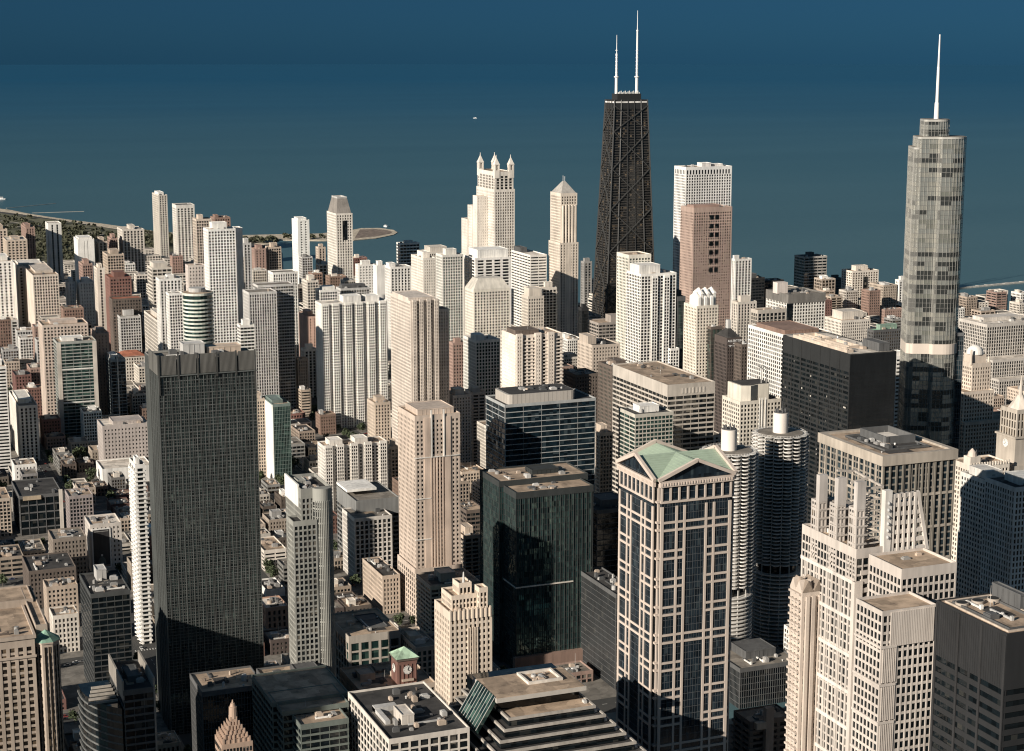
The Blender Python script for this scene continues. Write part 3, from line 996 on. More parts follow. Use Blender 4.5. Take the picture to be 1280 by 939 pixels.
# ---- the two round scalloped towers
def round_tower(cpx, ytop, Yc, label):
    X, _, Z = at_y(cpx, ytop, Yc)
    root = thing('round_tower', label, 'tower', (X, Yc, 0), 'twin round towers with scalloped balconies')
    con = wall_mat((0.60, 0.56, 0.50), 0.75)

    def petals(R0, amp, k=16, n=96):
        return [((R0 + amp * abs(math.sin(k * a / 2)) ** 0.7) * math.cos(a), (R0 + amp * abs(math.sin(k * a / 2)) ** 0.7) * math.sin(a)) for a in [2 * math.pi * i / n for i in range(n)]]
    zpk = Z * 0.36
    out = petals(17.3, 2.6)
    n_up = 36
    f = (Z - zpk - 6) / n_up
    a = MB().prism(out, 0, 0.32)
    rail = petals(17.2, 2.6)
    me = a.mesh('balcony_floor', con)
    ml = MB()
    nn = len(out)
    for i in range(nn):   # solid rail as a thin wall
        (xa, ya), (xb, yb) = out[i], out[(i + 1) % nn]
        n_ = len(ml.v)
        ml.v += [(xa, ya, .3), (xb, yb, .3), (xb, yb, .85), (xa, ya, .85), (xa * .985, ya * .985, .3), (xb * .985, yb * .985, .3), (xb * .985, yb * .985, .85), (xa * .985, ya * .985, .85)]
        ml.f += [(n_, n_ + 1, n_ + 2, n_ + 3), (n_ + 7, n_ + 6, n_ + 5, n_ + 4), (n_ + 3, n_ + 2, n_ + 6, n_ + 7)]
    mr2 = ml.mesh('railing', wall_mat((0.60, 0.56, 0.51), 0.6))
    for k in range(n_up + 1):
        zz = zpk + 6 + k * f
        fl_ = linked(me, 'balcony_floor', root, (0, 0, zz - 0.32))
        if k < n_up: linked(mr2, 'railing', fl_)
    disc = MB().tube(0, 0, 0, 0.9, 18.2, k=64).mesh('parking_floor', con)
    for k in range(19):
        linked(disc, 'parking_floor', root, (0, 0, 3 + k * (zpk - 4) / 18.5))
    MB().tube(0, 0, 0, Z - 0.3, 13.6, k=48).build('glazing', G['black'], root)
    for i in range(16):
        a_ = 2 * math.pi * i / 16
        m = MB().bar((12.5 * math.cos(a_), 12.5 * math.sin(a_), zpk / 1), (12.5 * math.cos(a_), 12.5 * math.sin(a_), Z - .4), 1.0, 1.0)
        m.bar((17.0 * math.cos(a_), 17.0 * math.sin(a_), 0), (17.0 * math.cos(a_), 17.0 * math.sin(a_), Z - .4), 0.55, 0.55)
        m.build('column', con, root)
    MB().tube(0, 0, Z, Z + .5, 15.5, k=64).build('roof', roof_mat(R['grey']), root)
    m = MB()
    for i in range(48):
        a_ = 2 * math.pi * i / 48
        m.bar((17.5 * math.cos(a_), 17.5 * math.sin(a_), Z), (17.5 * math.cos(a_), 17.5 * math.sin(a_), Z + 1.3), 0.18)
    m.tube(0, 0, Z + 1.2, Z + 1.3, 17.6, k=48)
    m = MB()
    for i in range(48):
        a_, b_ = 2 * math.pi * i / 48, 2 * math.pi * (i + 1) / 48
        m.bar((17.5 * math.cos(a_), 17.5 * math.sin(a_), Z), (17.5 * math.cos(a_), 17.5 * math.sin(a_), Z + 1.2), 0.16)
        m.bar((17.5 * math.cos(a_), 17.5 * math.sin(a_), Z + 1.2), (17.5 * math.cos(b_), 17.5 * math.sin(b_), Z + 1.2), 0.16)
    m.build('roof_railing', con, root)
    MB().tube(0, 0, Z + .4, Z + 14.5, 5.3, k=40).build('service_drum', wall_mat((0.78, 0.68, 0.58), 0.8, 0.08), root)
    m = MB().tube(0, 0, Z + 14.5, Z + 15, 4.8, k=32)
    for i in range(7):
        a_ = i * 0.9
        m.tube(3.4 * math.cos(a_), 3.4 * math.sin(a_), Z + 15, Z + 17, 0.6, k=8)
    m.tube(1, 0, Z + 15, Z + 21, 0.12, k=6)
    m.build('drum_equipment', wall_mat(C['dgrey']), root)
    ALL.append((X - 19, Yc - 19, Z, 38, 38, label.split(',')[0])); SHORTS.append((label.split(',')[0], X - 19, Yc - 19, Z, 38, 38))


round_tower(975.5, 541, 1035, 'round scalloped balcony tower, the fully visible one of the pair')
round_tower(911, 563, 1003, 'round scalloped balcony tower, half hidden behind the green-gabled tower')

# ---- black slab, river side
b = tower('big black steel office slab with a cream roof|, right of centre', 979, 1063, 1120.5, 444, 1080, ST['horiz'], (0.018, 0.020, 0.021), 'black', 'white',
          'office_tower', wst=('horiz', 3.9, 1.9, 9.0, 0.9), top=13, pt=[(0.70, 0.05, 0.93, 0.28, 6)], pcol='dgrey', nu=6, bands=True, parapet=0.6)
m = MB()
for i in range(60):
    m.box(i * (b.W - 0.25) / 59, -0.3, 4, i * (b.W - 0.25) / 59 + 0.22, 0.05, b.Z)
m.build('mullion', wall_mat((0.018, 0.021, 0.024), 0.4), b.root)
m = MB()
for i in range(8):
    m.box(-0.25, i * (b.L - 0.8) / 7, 4, 0.05, i * (b.L - 0.8) / 7 + 0.8, b.Z)
m.build('column', wall_mat((0.024, 0.025, 0.026), 0.5), b.root)
BLIND_MAT = wall_mat((0.55, 0.50, 0.42), 0.5)  # plain pale material of the window blinds
for k in range(46):
    i = b.rnd.randrange(0, 8); zz = 60 + b.rnd.randrange(0, 33) * 3.9
    if zz < b.Z - 16:
        MB().box(0.30, 4 + i * b.L / 8 + b.rnd.uniform(0, 3), zz + 2.1, 0.5, 5.2 + i * b.L / 8 + b.rnd.uniform(0, 3), zz + 3.6).build('window_blind', BLIND_MAT, b.root)
for (f0, f1, g0, g1) in ((0.08, 0.22, 0.1, 0.9), (0.35, 0.6, 0.25, 0.6), (0.35, 0.6, 0.66, 0.92)):
    MB().ring(b.W * f0, b.L * g0, b.W * f1, b.L * g1, b.Z, b.Z + 2.2, 0.5).build('roof_well', wall_mat(C['sand']), b.root)

# ---- stone and glass block with the square ring roof
b = tower('square-ring-roofed office block with tall bay windows|, below the rounded steel-glass tower', 1025, 1104, 1195, 573, 800, ('vert', 3.9, 1.0, 4.6, .7), (0.24, 0.205, 0.16), 'blue', 'tan',
          'office_tower', wst=('vert', 3.9, .8, 3.9, .6), top=4.6, pt=[], nu=0, bands=True, parapet=0.4)
W_, L_, H_ = b.W, b.L, b.Z
LEOB = wall_mat((0.44, 0.36, 0.27), 0.7)
for k in range(9):
    zz = H_ - 24 - k * 19
    if zz > 5:
        MB().ring(-0.35, -0.35, W_ + 0.35, L_ + 0.35, zz, zz + 1.4, 0.8).build('floor_band', LEOB, b.root)
MB().ring(-0.9, -0.9, W_ + 0.9, L_ + 0.9, H_ - 4.5, H_ + 1.2, 3.2).build('cornice', LEOB, b.root)
for i in range(12):
    p = i * (W_ - 1.2) / 11
    MB().box(p, -0.45, 0, p + 1.0, 0.2, H_ - 5).build('pier', wall_mat((0.21, 0.18, 0.135)), b.root)  # south piers: darker copy of the west stone, shade put into the colour
    q = i * (L_ - 1.2) / 11
    MB().box(-0.2, q, 0, 0.2, q + 1.0, H_ - 5).build('pier', LEOB, b.root)
MB().box(W_ * .2, L_ * .2, H_, W_ * .82, L_ * .82, H_ + 0.5).build('roof_well', roof_mat(R['dark']), b.root)
m = MB().ring(W_ * .2, L_ * .2, W_ * .82, L_ * .82, H_ + .5, H_ + 1.4, 0.6)
m.build('roof_kerb', wall_mat(C['dgrey']), b.root)
MB().ring(W_ * .40, L_ * .40, W_ * .81, L_ * .81, H_ + .5, H_ + 5, 1.0).build('well_wall', wall_mat(C['dgrey']), b.root)
MB().box(W_ * .52, L_ * .48, H_ + .6, W_ * .74, L_ * .74, H_ + 2.2).build('skylight', wall_mat(C['cream']), b.root)
units(b.root, W_ * .22, L_ * .22, W_ * .42, L_ * .75, H_ + .5, 7, b.rnd, hmax=2.5)

# ---- rounded steel and glass supertower
XT, YT, ZT = at_y(1148.5, 172, 1132)


def stadium(x0, y0, x1, y1, r, k=8):
    pts = []
    for (cx, cy, a0_) in ((x0 + 3, y0 + 3, 180), (x1 - r, y0 + r, 270), (x1 - r, y1 - r, 0), (x0 + 3, y1 - 3, 90)):
        rr = 3 if cx == x0 + 3 else r
        pts += [(cx + rr * math.cos(math.radians(a0_ + 90 * i / k)), cy + rr * math.sin(math.radians(a0_ + 90 * i / k))) for i in range(k + 1)]
    return pts


root = thing('skyscraper', 'very tall rounded steel and glass tower with a thin white spire, tallest on the right', 'tower', (XT, YT, 0))
TH = math.radians(-25)
root.rotation_euler = (0, 0, TH)
XR = 40.0
for _ in range(30):
    XR += (1213.5 - (project((XT + XR * math.cos(TH), YT + XR * math.sin(TH), ZT))[0] + 1.5)) * .5
Dp = 30.0
ALL.append((XT - 4, YT - 10, ZT, XR + 14, Dp + 12, 'rounded steel-glass tower with a spire')); SHORTS.append(('rounded steel-glass spire tower', XT - 6, YT, ZT, XR + 10, Dp))
STEEL = glass_mat(dark=(0.020, 0.022, 0.020), blind=(0.50, 0.50, 0.42), prob=0.5, pane=(5.2, 5.2, 3.6), tilt=0.06, rough=0.12, spec=0.6, name='steel_glass')
m_, nt_, p_ = nodes_of('tower_panes')
g_ = N(nt_, 'ShaderNodeNewGeometry')
dv = N(nt_, 'ShaderNodeVectorMath', operation='DIVIDE'); dv.inputs[1].default_value = (7.5, 7.5, 3.6)
fl = N(nt_, 'ShaderNodeVectorMath', operation='FLOOR'); wz = N(nt_, 'ShaderNodeTexWhiteNoise', noise_dimensions='3D')
sx = N(nt_, 'ShaderNodeSeparateXYZ'); fz = N(nt_, 'ShaderNodeMath', operation='FLOOR'); dz = N(nt_, 'ShaderNodeMath', operation='DIVIDE'); dz.inputs[1].default_value = 3.6
wz1 = N(nt_, 'ShaderNodeTexWhiteNoise', noise_dimensions='1D')
nt_.links.new(g_.outputs['Position'], dv.inputs[0]); nt_.links.new(dv.outputs[0], fl.inputs[0]); nt_.links.new(fl.outputs[0], wz.inputs['Vector'])
nt_.links.new(g_.outputs['Position'], sx.inputs[0]); nt_.links.new(sx.outputs['Z'], dz.inputs[0]); nt_.links.new(dz.outputs[0], fz.inputs[0]); nt_.links.new(fz.outputs[0], wz1.inputs['W'])
mu = N(nt_, 'ShaderNodeMath', operation='MULTIPLY_ADD'); mu.inputs[1].default_value = 0.42
nt_.links.new(wz.outputs['Value'], mu.inputs[0]); 
hf = N(nt_, 'ShaderNodeMath', operation='MULTIPLY'); hf.inputs[1].default_value = 0.58
nt_.links.new(wz1.outputs['Value'], hf.inputs[0]); nt_.links.new(hf.outputs[0], mu.inputs[2])
cr = N(nt_, 'ShaderNodeValToRGB'); cr.color_ramp.interpolation = 'CONSTANT'
s1 = N(nt_, 'ShaderNodeVectorMath', operation='SUBTRACT'); s1.inputs[1].default_value = (.5, .5, .5)
s2 = N(nt_, 'ShaderNodeVectorMath', operation='SCALE'); s2.inputs['Scale'].default_value = .05
s3 = N(nt_, 'ShaderNodeVectorMath', operation='ADD'); s4 = N(nt_, 'ShaderNodeVectorMath', operation='NORMALIZE')
nt_.links.new(wz.outputs['Color'], s1.inputs[0]); nt_.links.new(s1.outputs[0], s2.inputs[0]); nt_.links.new(s2.outputs[0], s3.inputs[0])
nt_.links.new(g_.outputs['Normal'], s3.inputs[1]); nt_.links.new(s3.outputs[0], s4.inputs[0]); nt_.links.new(s4.outputs[0], p_.inputs['Normal'])
cr.color_ramp.elements[0].position = 0; cr.color_ramp.elements[0].color = (0.10, 0.105, 0.10, 1)
cr.color_ramp.elements[1].position = 0.37; cr.color_ramp.elements[1].color = (0.50, 0.50, 0.45, 1)
x_ = cr.color_ramp.elements.new(0.6); x_.color = (0.60, 0.58, 0.50, 1)
x_ = cr.color_ramp.elements.new(0.8); x_.color = (0.42, 0.42, 0.36, 1)
nt_.links.new(mu.outputs[0], cr.inputs[0]); nt_.links.new(cr.outputs[0], p_.inputs['Base Color'])
p_.inputs['Roughness'].default_value = 0.26; p_.inputs['Metallic'].default_value = 0.72
PANES = m_
RIB = wall_mat((0.44, 0.42, 0.37), 0.35, 0.08, 'steel_rib')


def stage(x0, y0, x1, y1, z0, z1, r, deck=True, band=None):
    o = stadium(x0, y0, x1, y1, r)
    oi = stadium(x0 + .5, y0 + .5, x1 - .5, y1 - .5, r - .4)
    MB().prism(oi, z0, z1 - .2).build('glazing', PANES, root)
    nfl = int((z1 - z0) / 3.6)
    m = MB()
    for k in range(nfl):
        m.prism(stadium(x0 + .25, y0 + .25, x1 - .25, y1 - .25, r), z0 + k * 3.6, z0 + k * 3.6 + .3)
    m.build('floor_edge', wall_mat((0.17, 0.165, 0.15), 0.4), root)
    m = MB()
    for i in range(len(o)):
        a_, b_ = o[i], o[(i + 1) % len(o)]
        n_ = max(1, round(math.dist(a_, b_) / 3.0))
        for k in range(n_):
            t = k / n_
            m.tube(a_[0] + (b_[0] - a_[0]) * t, a_[1] + (b_[1] - a_[1]) * t, z0, z1, 0.10, k=5)
    m.build('mullion', RIB, root)
    MB().prism(stadium(x0 - .15, y0 - .15, x1 + .15, y1 + .15, r), z1 - 1.2, z1 + .3).build('parapet', RIB, root)
    if deck:
        MB().prism(oi, z1 + .3, z1 + .5).build('roof', roof_mat(R['grey']), root)
    if band:
        for zz in band:
            MB().prism(stadium(x0 - .2, y0 - .2, x1 + .2, y1 + .2, r), zz, zz + 8).build('louvre_band', wall_mat((0.62, 0.50, 0.40), 0.4, .08), root)


xE = XR
stage(xE * .40, -1.2, xE, Dp, 0, ZT, 13.5)
stage(0, 1.2, xE * .6, Dp - 2, 0, ZT, 6)
stage(-2.6, 2.4, xE * 0.5, Dp + 2, 0, ZT - 8, 6)
zb_ = at_y(1160, 428, 1128)[2]
MB().prism(stadium(-2.8, 2.1, xE * .5, Dp + .3, 6), zb_ - 9, zb_ - 1).prism(stadium(-.25, .9, xE * .62, Dp - 1.7, 6), zb_ - 9, zb_ - 1).prism(stadium(xE * .39, -1.5, xE + .3, Dp + .3, 13.5), zb_ - 9, zb_ - 1).build('louvre_band', wall_mat((0.66, 0.54, 0.43), 0.4, .08), root)
zs_ = at_y(1204, 418, 1120)[2]
vol(root, xE - 22, 7, 26.5, 30, 0, zs_, 'curtain', wall_mat((0.09, .095, .1)), G['blue'], roof_mat(R['grey']))
stage(xE * .12, 4, xE * .66, Dp - 4, ZT + .5, ZT + 13, 10)
Xs, Zs = xE * .40, ZT + 13
ztip = at_y(1170, 43, 1132)[2]
hh = ztip - Zs
m = MB().tube(Xs, 15, Zs, Zs + hh * .20, 1.9, 1.7, k=16).tube(Xs, 15, Zs + hh * .2, Zs + hh * .62, 1.25, 1.05, k=16).tube(Xs, 15, Zs + hh * .62, ztip, 0.85, 0.5, k=16)
m.build('spire', wall_mat((0.80, 0.78, 0.75), 0.5, 0.03), root)

# ---- dark tapering tower with crossed braces and two masts
cx, cy = 1052.0, 2206.0
BW, BL, TW, TL, HH = 80.8, 50.3, 49.4, 31.0, 346.0
root = thing('skyscraper', 'black tapering tower with crossed braces and two white masts, tallest in the picture', 'tower', (cx, cy, 0))
ALL.append((cx - BW / 2, cy - BL / 2, HH, BW, BL, 'black tapering braced tower')); SHORTS.append(('black tapering braced tower', cx - 40, cy - 25, HH, 80, 50))


def hc(z, sx_, sy_, g=0.0):
    t = z / HH
    return (sx_ * ((BW + (TW - BW) * t) / 2 - g), sy_ * ((BL + (TL - BL) * t) / 2 - g), z)


def rect_at(z, g=0.0):
    return [hc(z, -1, -1, g)[:2], hc(z, 1, -1, g)[:2], hc(z, 1, 1, g)[:2], hc(z, -1, 1, g)[:2]]


MB().prism(rect_at(0, .7), 0, HH - 1, rect_at(HH - 1, .7)).build('glazing', glass_mat(dark=(0.010, 0.010, 0.010), blind=(0.20, 0.15, 0.10), prob=0.08, pane=(2.6, 2.6, 3.4), tilt=0.05, rough=.15), root)
BLK = wall_mat((0.030, 0.030, 0.030), 0.45, 0.1, 'black_steel')
BLK2 = wall_mat((0.052, 0.047, 0.042), 0.4, 0.1, 'bronze_steel')
nf = 96
for k in range(nf):
    z0 = 4 + k * (HH - 10) / nf
    MB().prism(rect_at(z0, .35), z0, z0 + 1.35, rect_at(z0 + 1.35, .35)).build('floor_band', BLK2, root)
m = MB()
for i in range(6):
    t = -1 + 2 * i / 5
    for sy_ in (-1, 1):
        m.bar(Vector(hc(0, t, sy_)), Vector(hc(HH, t, sy_)), 1.7 if i in (0, 5) else 1.2)
for i in range(1, 4):
    t = -1 + 2 * i / 4
    for sx_ in (-1, 1):
        m.bar(Vector((hc(0, sx_, 1)[0], hc(0, 1, t)[1] if False else (BL / 2) * t, 0)), Vector((hc(HH, sx_, 1)[0], (TL / 2) * t, HH)), 1.2)
m.build('column', BLK, root)
zlev = [0, 66, 127, 184, 238, 290, 346]
zl = [8, 75, 138, 197, 252, 303, 338]
for k in range(6):
    z0, z1 = zl[k], zl[k + 1]
    for sy_ in (-1, 1):
        a1_, a2_ = Vector(hc(z0, -1, sy_)), Vector(hc(z1, 1, sy_)); b1_, b2_ = Vector(hc(z0, 1, sy_)), Vector(hc(z1, -1, sy_))
        off = Vector((0, sy_ * .35, 0))
        MB().bar(a1_ + off, a2_ + off, 1.25).build('cross_brace', wall_mat((0.058, .058, .056), .4, .1), root)
        MB().bar(b1_ + off, b2_ + off, 1.25).build('cross_brace', wall_mat((0.058, .058, .056), .4, .1), root)
    for sx_ in (-1, 1):
        a1_, a2_ = Vector(hc(z0, sx_, -1)), Vector(hc(z1, sx_, 1)); b1_, b2_ = Vector(hc(z0, sx_, 1)), Vector(hc(z1, sx_, -1))
        off = Vector((sx_ * .35, 0, 0))
        MB().bar(a1_ + off, a2_ + off, 1.25).build('cross_brace', wall_mat((0.058, .058, .056), .4, .1), root)
        MB().bar(b1_ + off, b2_ + off, 1.25).build('cross_brace', wall_mat((0.058, .058, .056), .4, .1), root)
MB().prism(rect_at(HH, -.3), HH - 12, HH - 5, rect_at(HH, -.3)).build('crown_band', BLK, root)
m = MB()
for i in range(5):
    x0 = -TW / 2 + 1.2 + i * (TW - 1) / 5
    m.box(x0, -TL / 2 - .5, HH - 4.2, x0 + (TW - 8) / 5, -TL / 2 - .2, HH - 2.2)
for i in range(3):
    y0 = -TL / 2 + 1 + i * TL / 3
    m.box(-TW / 2 - .5, y0, HH - 4.2, -TW / 2 - .2, y0 + TL / 3 - 2, HH - 2.2)
m.build('crown_light_strip', wall_mat((0.78, .74, .68)), root)
MB().prism(rect_at(HH, -.1), HH - 5, HH, rect_at(HH, -.1)).build('crown_band', BLK, root)
MB().box(-18, -9, HH, 18, 9, HH + 8).build('penthouse', BLK, root)
m = MB()
for i in range(16):
    m.box(-17 + i * 2.1, -9.5, HH + 8, -16 + i * 2.1, -8.6, HH + 10 + (i % 3))
m.build('antenna_platform', wall_mat(C['white']), root)
WM = wall_mat((0.80, .78, .75), .5, .05)
for (sx_, tip) in ((-1, 433), (1, 466)):
    x = sx_ * 15.5
    m = MB().tube(x, 0, HH, HH + 30, 2.2, 2.0, k=12).tube(x, 0, HH + 30, HH + 31.5, 3.4, 3.4, k=12)
    m.tube(x, 0, HH + 31.5, tip - 26, 1.55, 1.2, k=12).tube(x, 0, tip - 26, tip, 0.7, 0.35, k=8)
    for q in range(7):
        m.tube(x, 0, HH + 36 + q * 5, HH + 36.8 + q * 5, 1.9, k=10)
    m.tube(x, 0, tip - 28, tip - 26, 1.6, k=10)
    m.build('mast', WM, root)

# ---- pale tower with four lantern pinnacles
b = tower('pale tower with four lantern pinnacles|, left of the black braced tower', 595.5, 618, 643.5, 238, 2310, ('grid', 3.4, 1.3, 3.3, 1.5), (0.70, .62, .52), 'warm', 'tan',
          'skyscraper', wst=('grid', 3.4, 1.9, 3.3, 2.3), pt=[], nu=2, top=3, bands=True)
W_, L_, H_ = b.W, b.L, b.Z
zc = at_y(618, 216, 2310)[2]
vol(b.root, 1.5, 1.5, W_ - 3, L_ - 3, H_, zc, ('vert', 3.4, .8, 5.0, 1.9), b.wm, G['dark'], b.rm, top=5)
pw = W_ * .24
ztip = at_y(618, 194, 2310)[2]
for (fx, fy) in ((0, 0), (1, 0), (0, 1), (1, 1)):
    x0 = .8 + fx * (W_ - 1.6 - pw); y0 = .8 + fy * (L_ - 1.6 - pw)
    zt_ = zc + (ztip - zc) * .48
    m = MB().box(x0, y0, zc - 8, x0 + pw, y0 + pw, zc + 3)
    for (u, v_) in ((0, 0), (1, 0), (0, 1), (1, 1)):
        m.box(x0 + u * (pw - 2.2), y0 + v_ * (pw - 2.2), zc + 3, x0 + u * (pw - 2.2) + 2.2, y0 + v_ * (pw - 2.2) + 2.2, zt_)
    m.box(x0 + pw * .25, y0 + pw * .25, zc + 3, x0 + pw * .75, y0 + pw * .75, zt_)
    m.ring(x0 - .3, y0 - .3, x0 + pw + .3, y0 + pw + .3, zt_ - 1.5, zt_, 1.2)
    pn = m.build('pinnacle', b.wm, b.root)
    q = [(x0, y0), (x0 + pw, y0), (x0 + pw, y0 + pw), (x0, y0 + pw)]
    mx0 = (x0 + pw / 2, y0 + pw / 2)
    MB().cone(q, zt_, (*mx0, zt_ + (ztip - zt_) * .78)).tube(mx0[0], mx0[1], zt_ + (ztip - zt_) * .55, ztip, .9, .35, k=8).build('lantern_roof', b.wm, pn)
addvol(b, 586.6, 596, 612, 246, 2335, ('grid', 3.4, 1.9, 3.3, 2.2), L=16)
addvol(b, 583, 590, 612, 258, 2350, ('grid', 3.4, 1.9, 3.3, 2.2), L=18)
addvol(b, 576, 584, 612, 275, 2362, ('grid', 3.4, 1.9, 3.3, 2.2), L=24)

# ---- pale slender tower with pyramid roof
b = tower('slender cream tower with a grey pyramid roof|, just left of the black braced tower', 688, 701, 721.5, 243, 2020, ('grid', 3.3, 1.2, 3.4, 1.6), (0.68, .56, .43), 'warm', 'tan',
          'apartment_tower', pt=[], nu=0, top=3, bands=True)
W_, L_, H_ = b.W, b.L, b.Z
for i in range(5):
    x = W_ * (.12 + .19 * i) - 1.2
    MB().prism([(x, 0.1), (x + .6, -1.6), (x + 2.4, -1.6), (x + 3.0, 0.1)], 0, H_ - 14).build('bay', b.wm, b.root)
ztip = at_y(704, 227, 2030)[2]
q0 = [(1.0, 1.0), (W_ - 1.0, 1.0), (W_ - 1.0, L_ - 1.0), (1.0, L_ - 1.0)]
cxx, cyy = W_ / 2, L_ / 2
q1 = [(cxx - 1.5, cyy - 1.5), (cxx + 1.5, cyy - 1.5), (cxx + 1.5, cyy + 1.5), (cxx - 1.5, cyy + 1.5)]
MB().prism(q0, H_ + 1, ztip, q1).build('pyramid_roof', wall_mat((0.40, .36, .31), .5), b.root)
MB().tube(cxx - 1, cyy, ztip, ztip + 7, .25, k=6).tube(cxx + 1.4, cyy, ztip, ztip + 6, .25, k=6).build('mast', WM, b.root)
vol(b.root, -1.5, -1.5, W_ + 3, L_ + 3, 0, H_ - 62, ('grid', 3.3, 1.2, 3.4, 1.6), b.wm, b.gm, b.rm)

# ---- cream foreground tower with the open framed crown
b = tower('cream stone tower with open framed crown and three tall fins|, in the right foreground', 1027, 1070.5, 1111, 690, 612, ('vert', 3.9, .9, 3.2, .5), (0.53, .45, .38), 'black', 'tan',
          'office_tower', wst=('vert', 3.9, 1.0, 2.6, .5), pt=[], nu=0, top=3.2, bands=True, L=44)
W_, L_, H_ = b.W, b.L, b.Z
wm = b.wm
xw, yw, zw = 0, 0, at_y(1071, 727, 612)[2]
# white horizontal bands that cut the west face every seventh floor
for k in range(10):
    zz = zw - k * 16.5
    if zz > 0:
        m = MB()
        m.box(-0.4, -0.4, zz - 1.6, 0.3, L_, zz)
        m.build('stone_band', wall_mat((0.66, .58, .50)), b.root)
for i in range(13):
    q = .6 + i * (L_ - 2) / 12
    MB().box(-0.28, q, 0, 0.5, q + .8, zw - 1.6).build('pier', wall_mat((0.56, .49, .42)), b.root)
MB().box(-.9, -.9, 0, 3.2, 1.2, zw).build('corner_pier', wm, b.root)
for k in range(int((H_ - 4) / 3.9)):
    MB().box(2.5, -.35, 1 + k * 3.9, W_ - .2, .75, 2.9 + k * 3.9).build('stone_band', wm, b.root)
# three fins above the west side
FN = wall_mat((0.50, .43, .37))
for (px_, yt_, back) in ((1063, 604, .02), (1050.5, 598, .36), (1038.5, 593, .70)):
    y0 = L_ * back + .5
    zt_ = at_y(px_, yt_, b.Y + y0)[2]
    f_ = MB().box(.5, y0 + .1, zw, 4.0, y0 + 2.4, zt_ - 9).build('fin', FN, b.root)
    vol(b.root, .2, y0 - .2, 4.2, 6.2, zw, zt_ - 12, ('grid', 3.9, .9, 2.0, .55), FN, G['black'], b.rm, top=.8, parapet=.3)
    MB().box(.2, y0 - .3, zt_ - 12, 4.4, y0 + 2.4, zt_).build('fin_cap', wall_mat((0.50, .44, .39)), f_)
    m = MB()
    for k in range(int((zt_ - 9 - zw) / 3.9)):
        m.ring(.1, y0 - .4, 5.6, y0 + 6, zw + k * 3.9, zw + k * 3.9 + .7, .5)
    m.box(.4, y0 + 2.6, zw, 5.1, y0 + 5.6, zt_ - 14)
    m.build('fin_ledge', FN, f_)
    MB().box(.3, y0 + 3.1, zw, 5.3, y0 + 5.2, zt_ - 15).build('fin_glazing', G['warm'], f_)
# open frame between the fins and the lattice wall
zr = at_y(1102, 617, b.Y)[2]
m = MB()
for k in range(9):
    zz = H_ + 2 + k * (zr - H_ - 3) / 9
    m.bar((5.0, 3, zz), (W_ - 1, 3, zz + .3), .55); m.bar((5.0, 14, zz), (W_ - 1, 14, zz + .3), .5); m.bar((5.0, 3, zz), (W_ - 1, 14, zz), .4)
    m.bar((5, 14, zz), (W_ - 1, 3, zz + 2.5), .35)
m.bar((5, 3, zr + 2), (W_ - 2, 3, zr + 2), .9); m.bar((5, 14, zr + 2), (W_ - 2, 14, zr + 3.5), .9); m.bar((5, 25, zr + 5), (W_ - 2, 25, zr + 4), .9)
m.bar((W_ - 2, 3, zr + 2), (W_ - 2, 26, zr + 4), .9)
m.build('open_frame', wall_mat((0.46, .39, .32)), b.root)
MB().box(8, 16, H_, W_ - 2, L_ - 6, H_ + 14).build('penthouse', wall_mat((0.30, .25, .20)), b.root)
# solid pier with dishes and the sloping lattice wall
xp = W_ + .2
MB().box(xp - 3.2, -.6, H_ - 2, xp + .2, 2.4, zr + 1).build('solid_pier', wall_mat((0.70, .64, .57)), b.root)
for k in range(6):
    m = MB().tube(0, 0, 0, .5, 1.0, .3, k=12)
    o = m.build('dish', wall_mat((0.72, .70, .66)), b.root, (xp - 1.6, -.9, H_ + 5 + k * (zr - H_ - 8) / 5.5)); o.rotation_euler = (math.radians(75), 0, 0.4)
xl_t = solve_x(1147.5, b.Y, at_y(1147, 617, b.Y)[2]) - b.X
xl_b = solve_x(1162, b.Y, at_y(1162, 702, b.Y)[2]) - b.X
zb0 = at_y(1162, 705, b.Y)[2]; zt0 = at_y(1147, 617, b.Y)[2]
lat = MB()
nr = 8
for k in range(nr + 1):
    t = k / nr; zz = zb0 + (zt0 - zb0) * t; xr_ = xl_b + (xl_t - xl_b) * t
    lat.box(xp + .2, 0, zz - .9, xr_, 1.2, zz + .9)
for i in range(5):
    x0_ = xp + 1.0 + i * (xl_t - xp - 2.6) / 4.0
    lat.box(x0_, -.25, zb0, x0_ + 1.0, 1.4, zt0 + .9)
lat.bar((xl_b, .5, zb0), (xl_t, .5, zt0 + 1), 1.5)
lat.build('lattice_wall', wall_mat((0.64, .56, .48)), b.root)
MB().box(xp + 1, 1.6, zb0 - 5, xl_t - 1, 3, zt0 - 3).build('lattice_backing', G['black'], b.root)
vol(b.root, xp - 1, 3, xl_b - xp, 26, 0, zb0 + 2, 'horiz', wm, b.gm, b.rm)
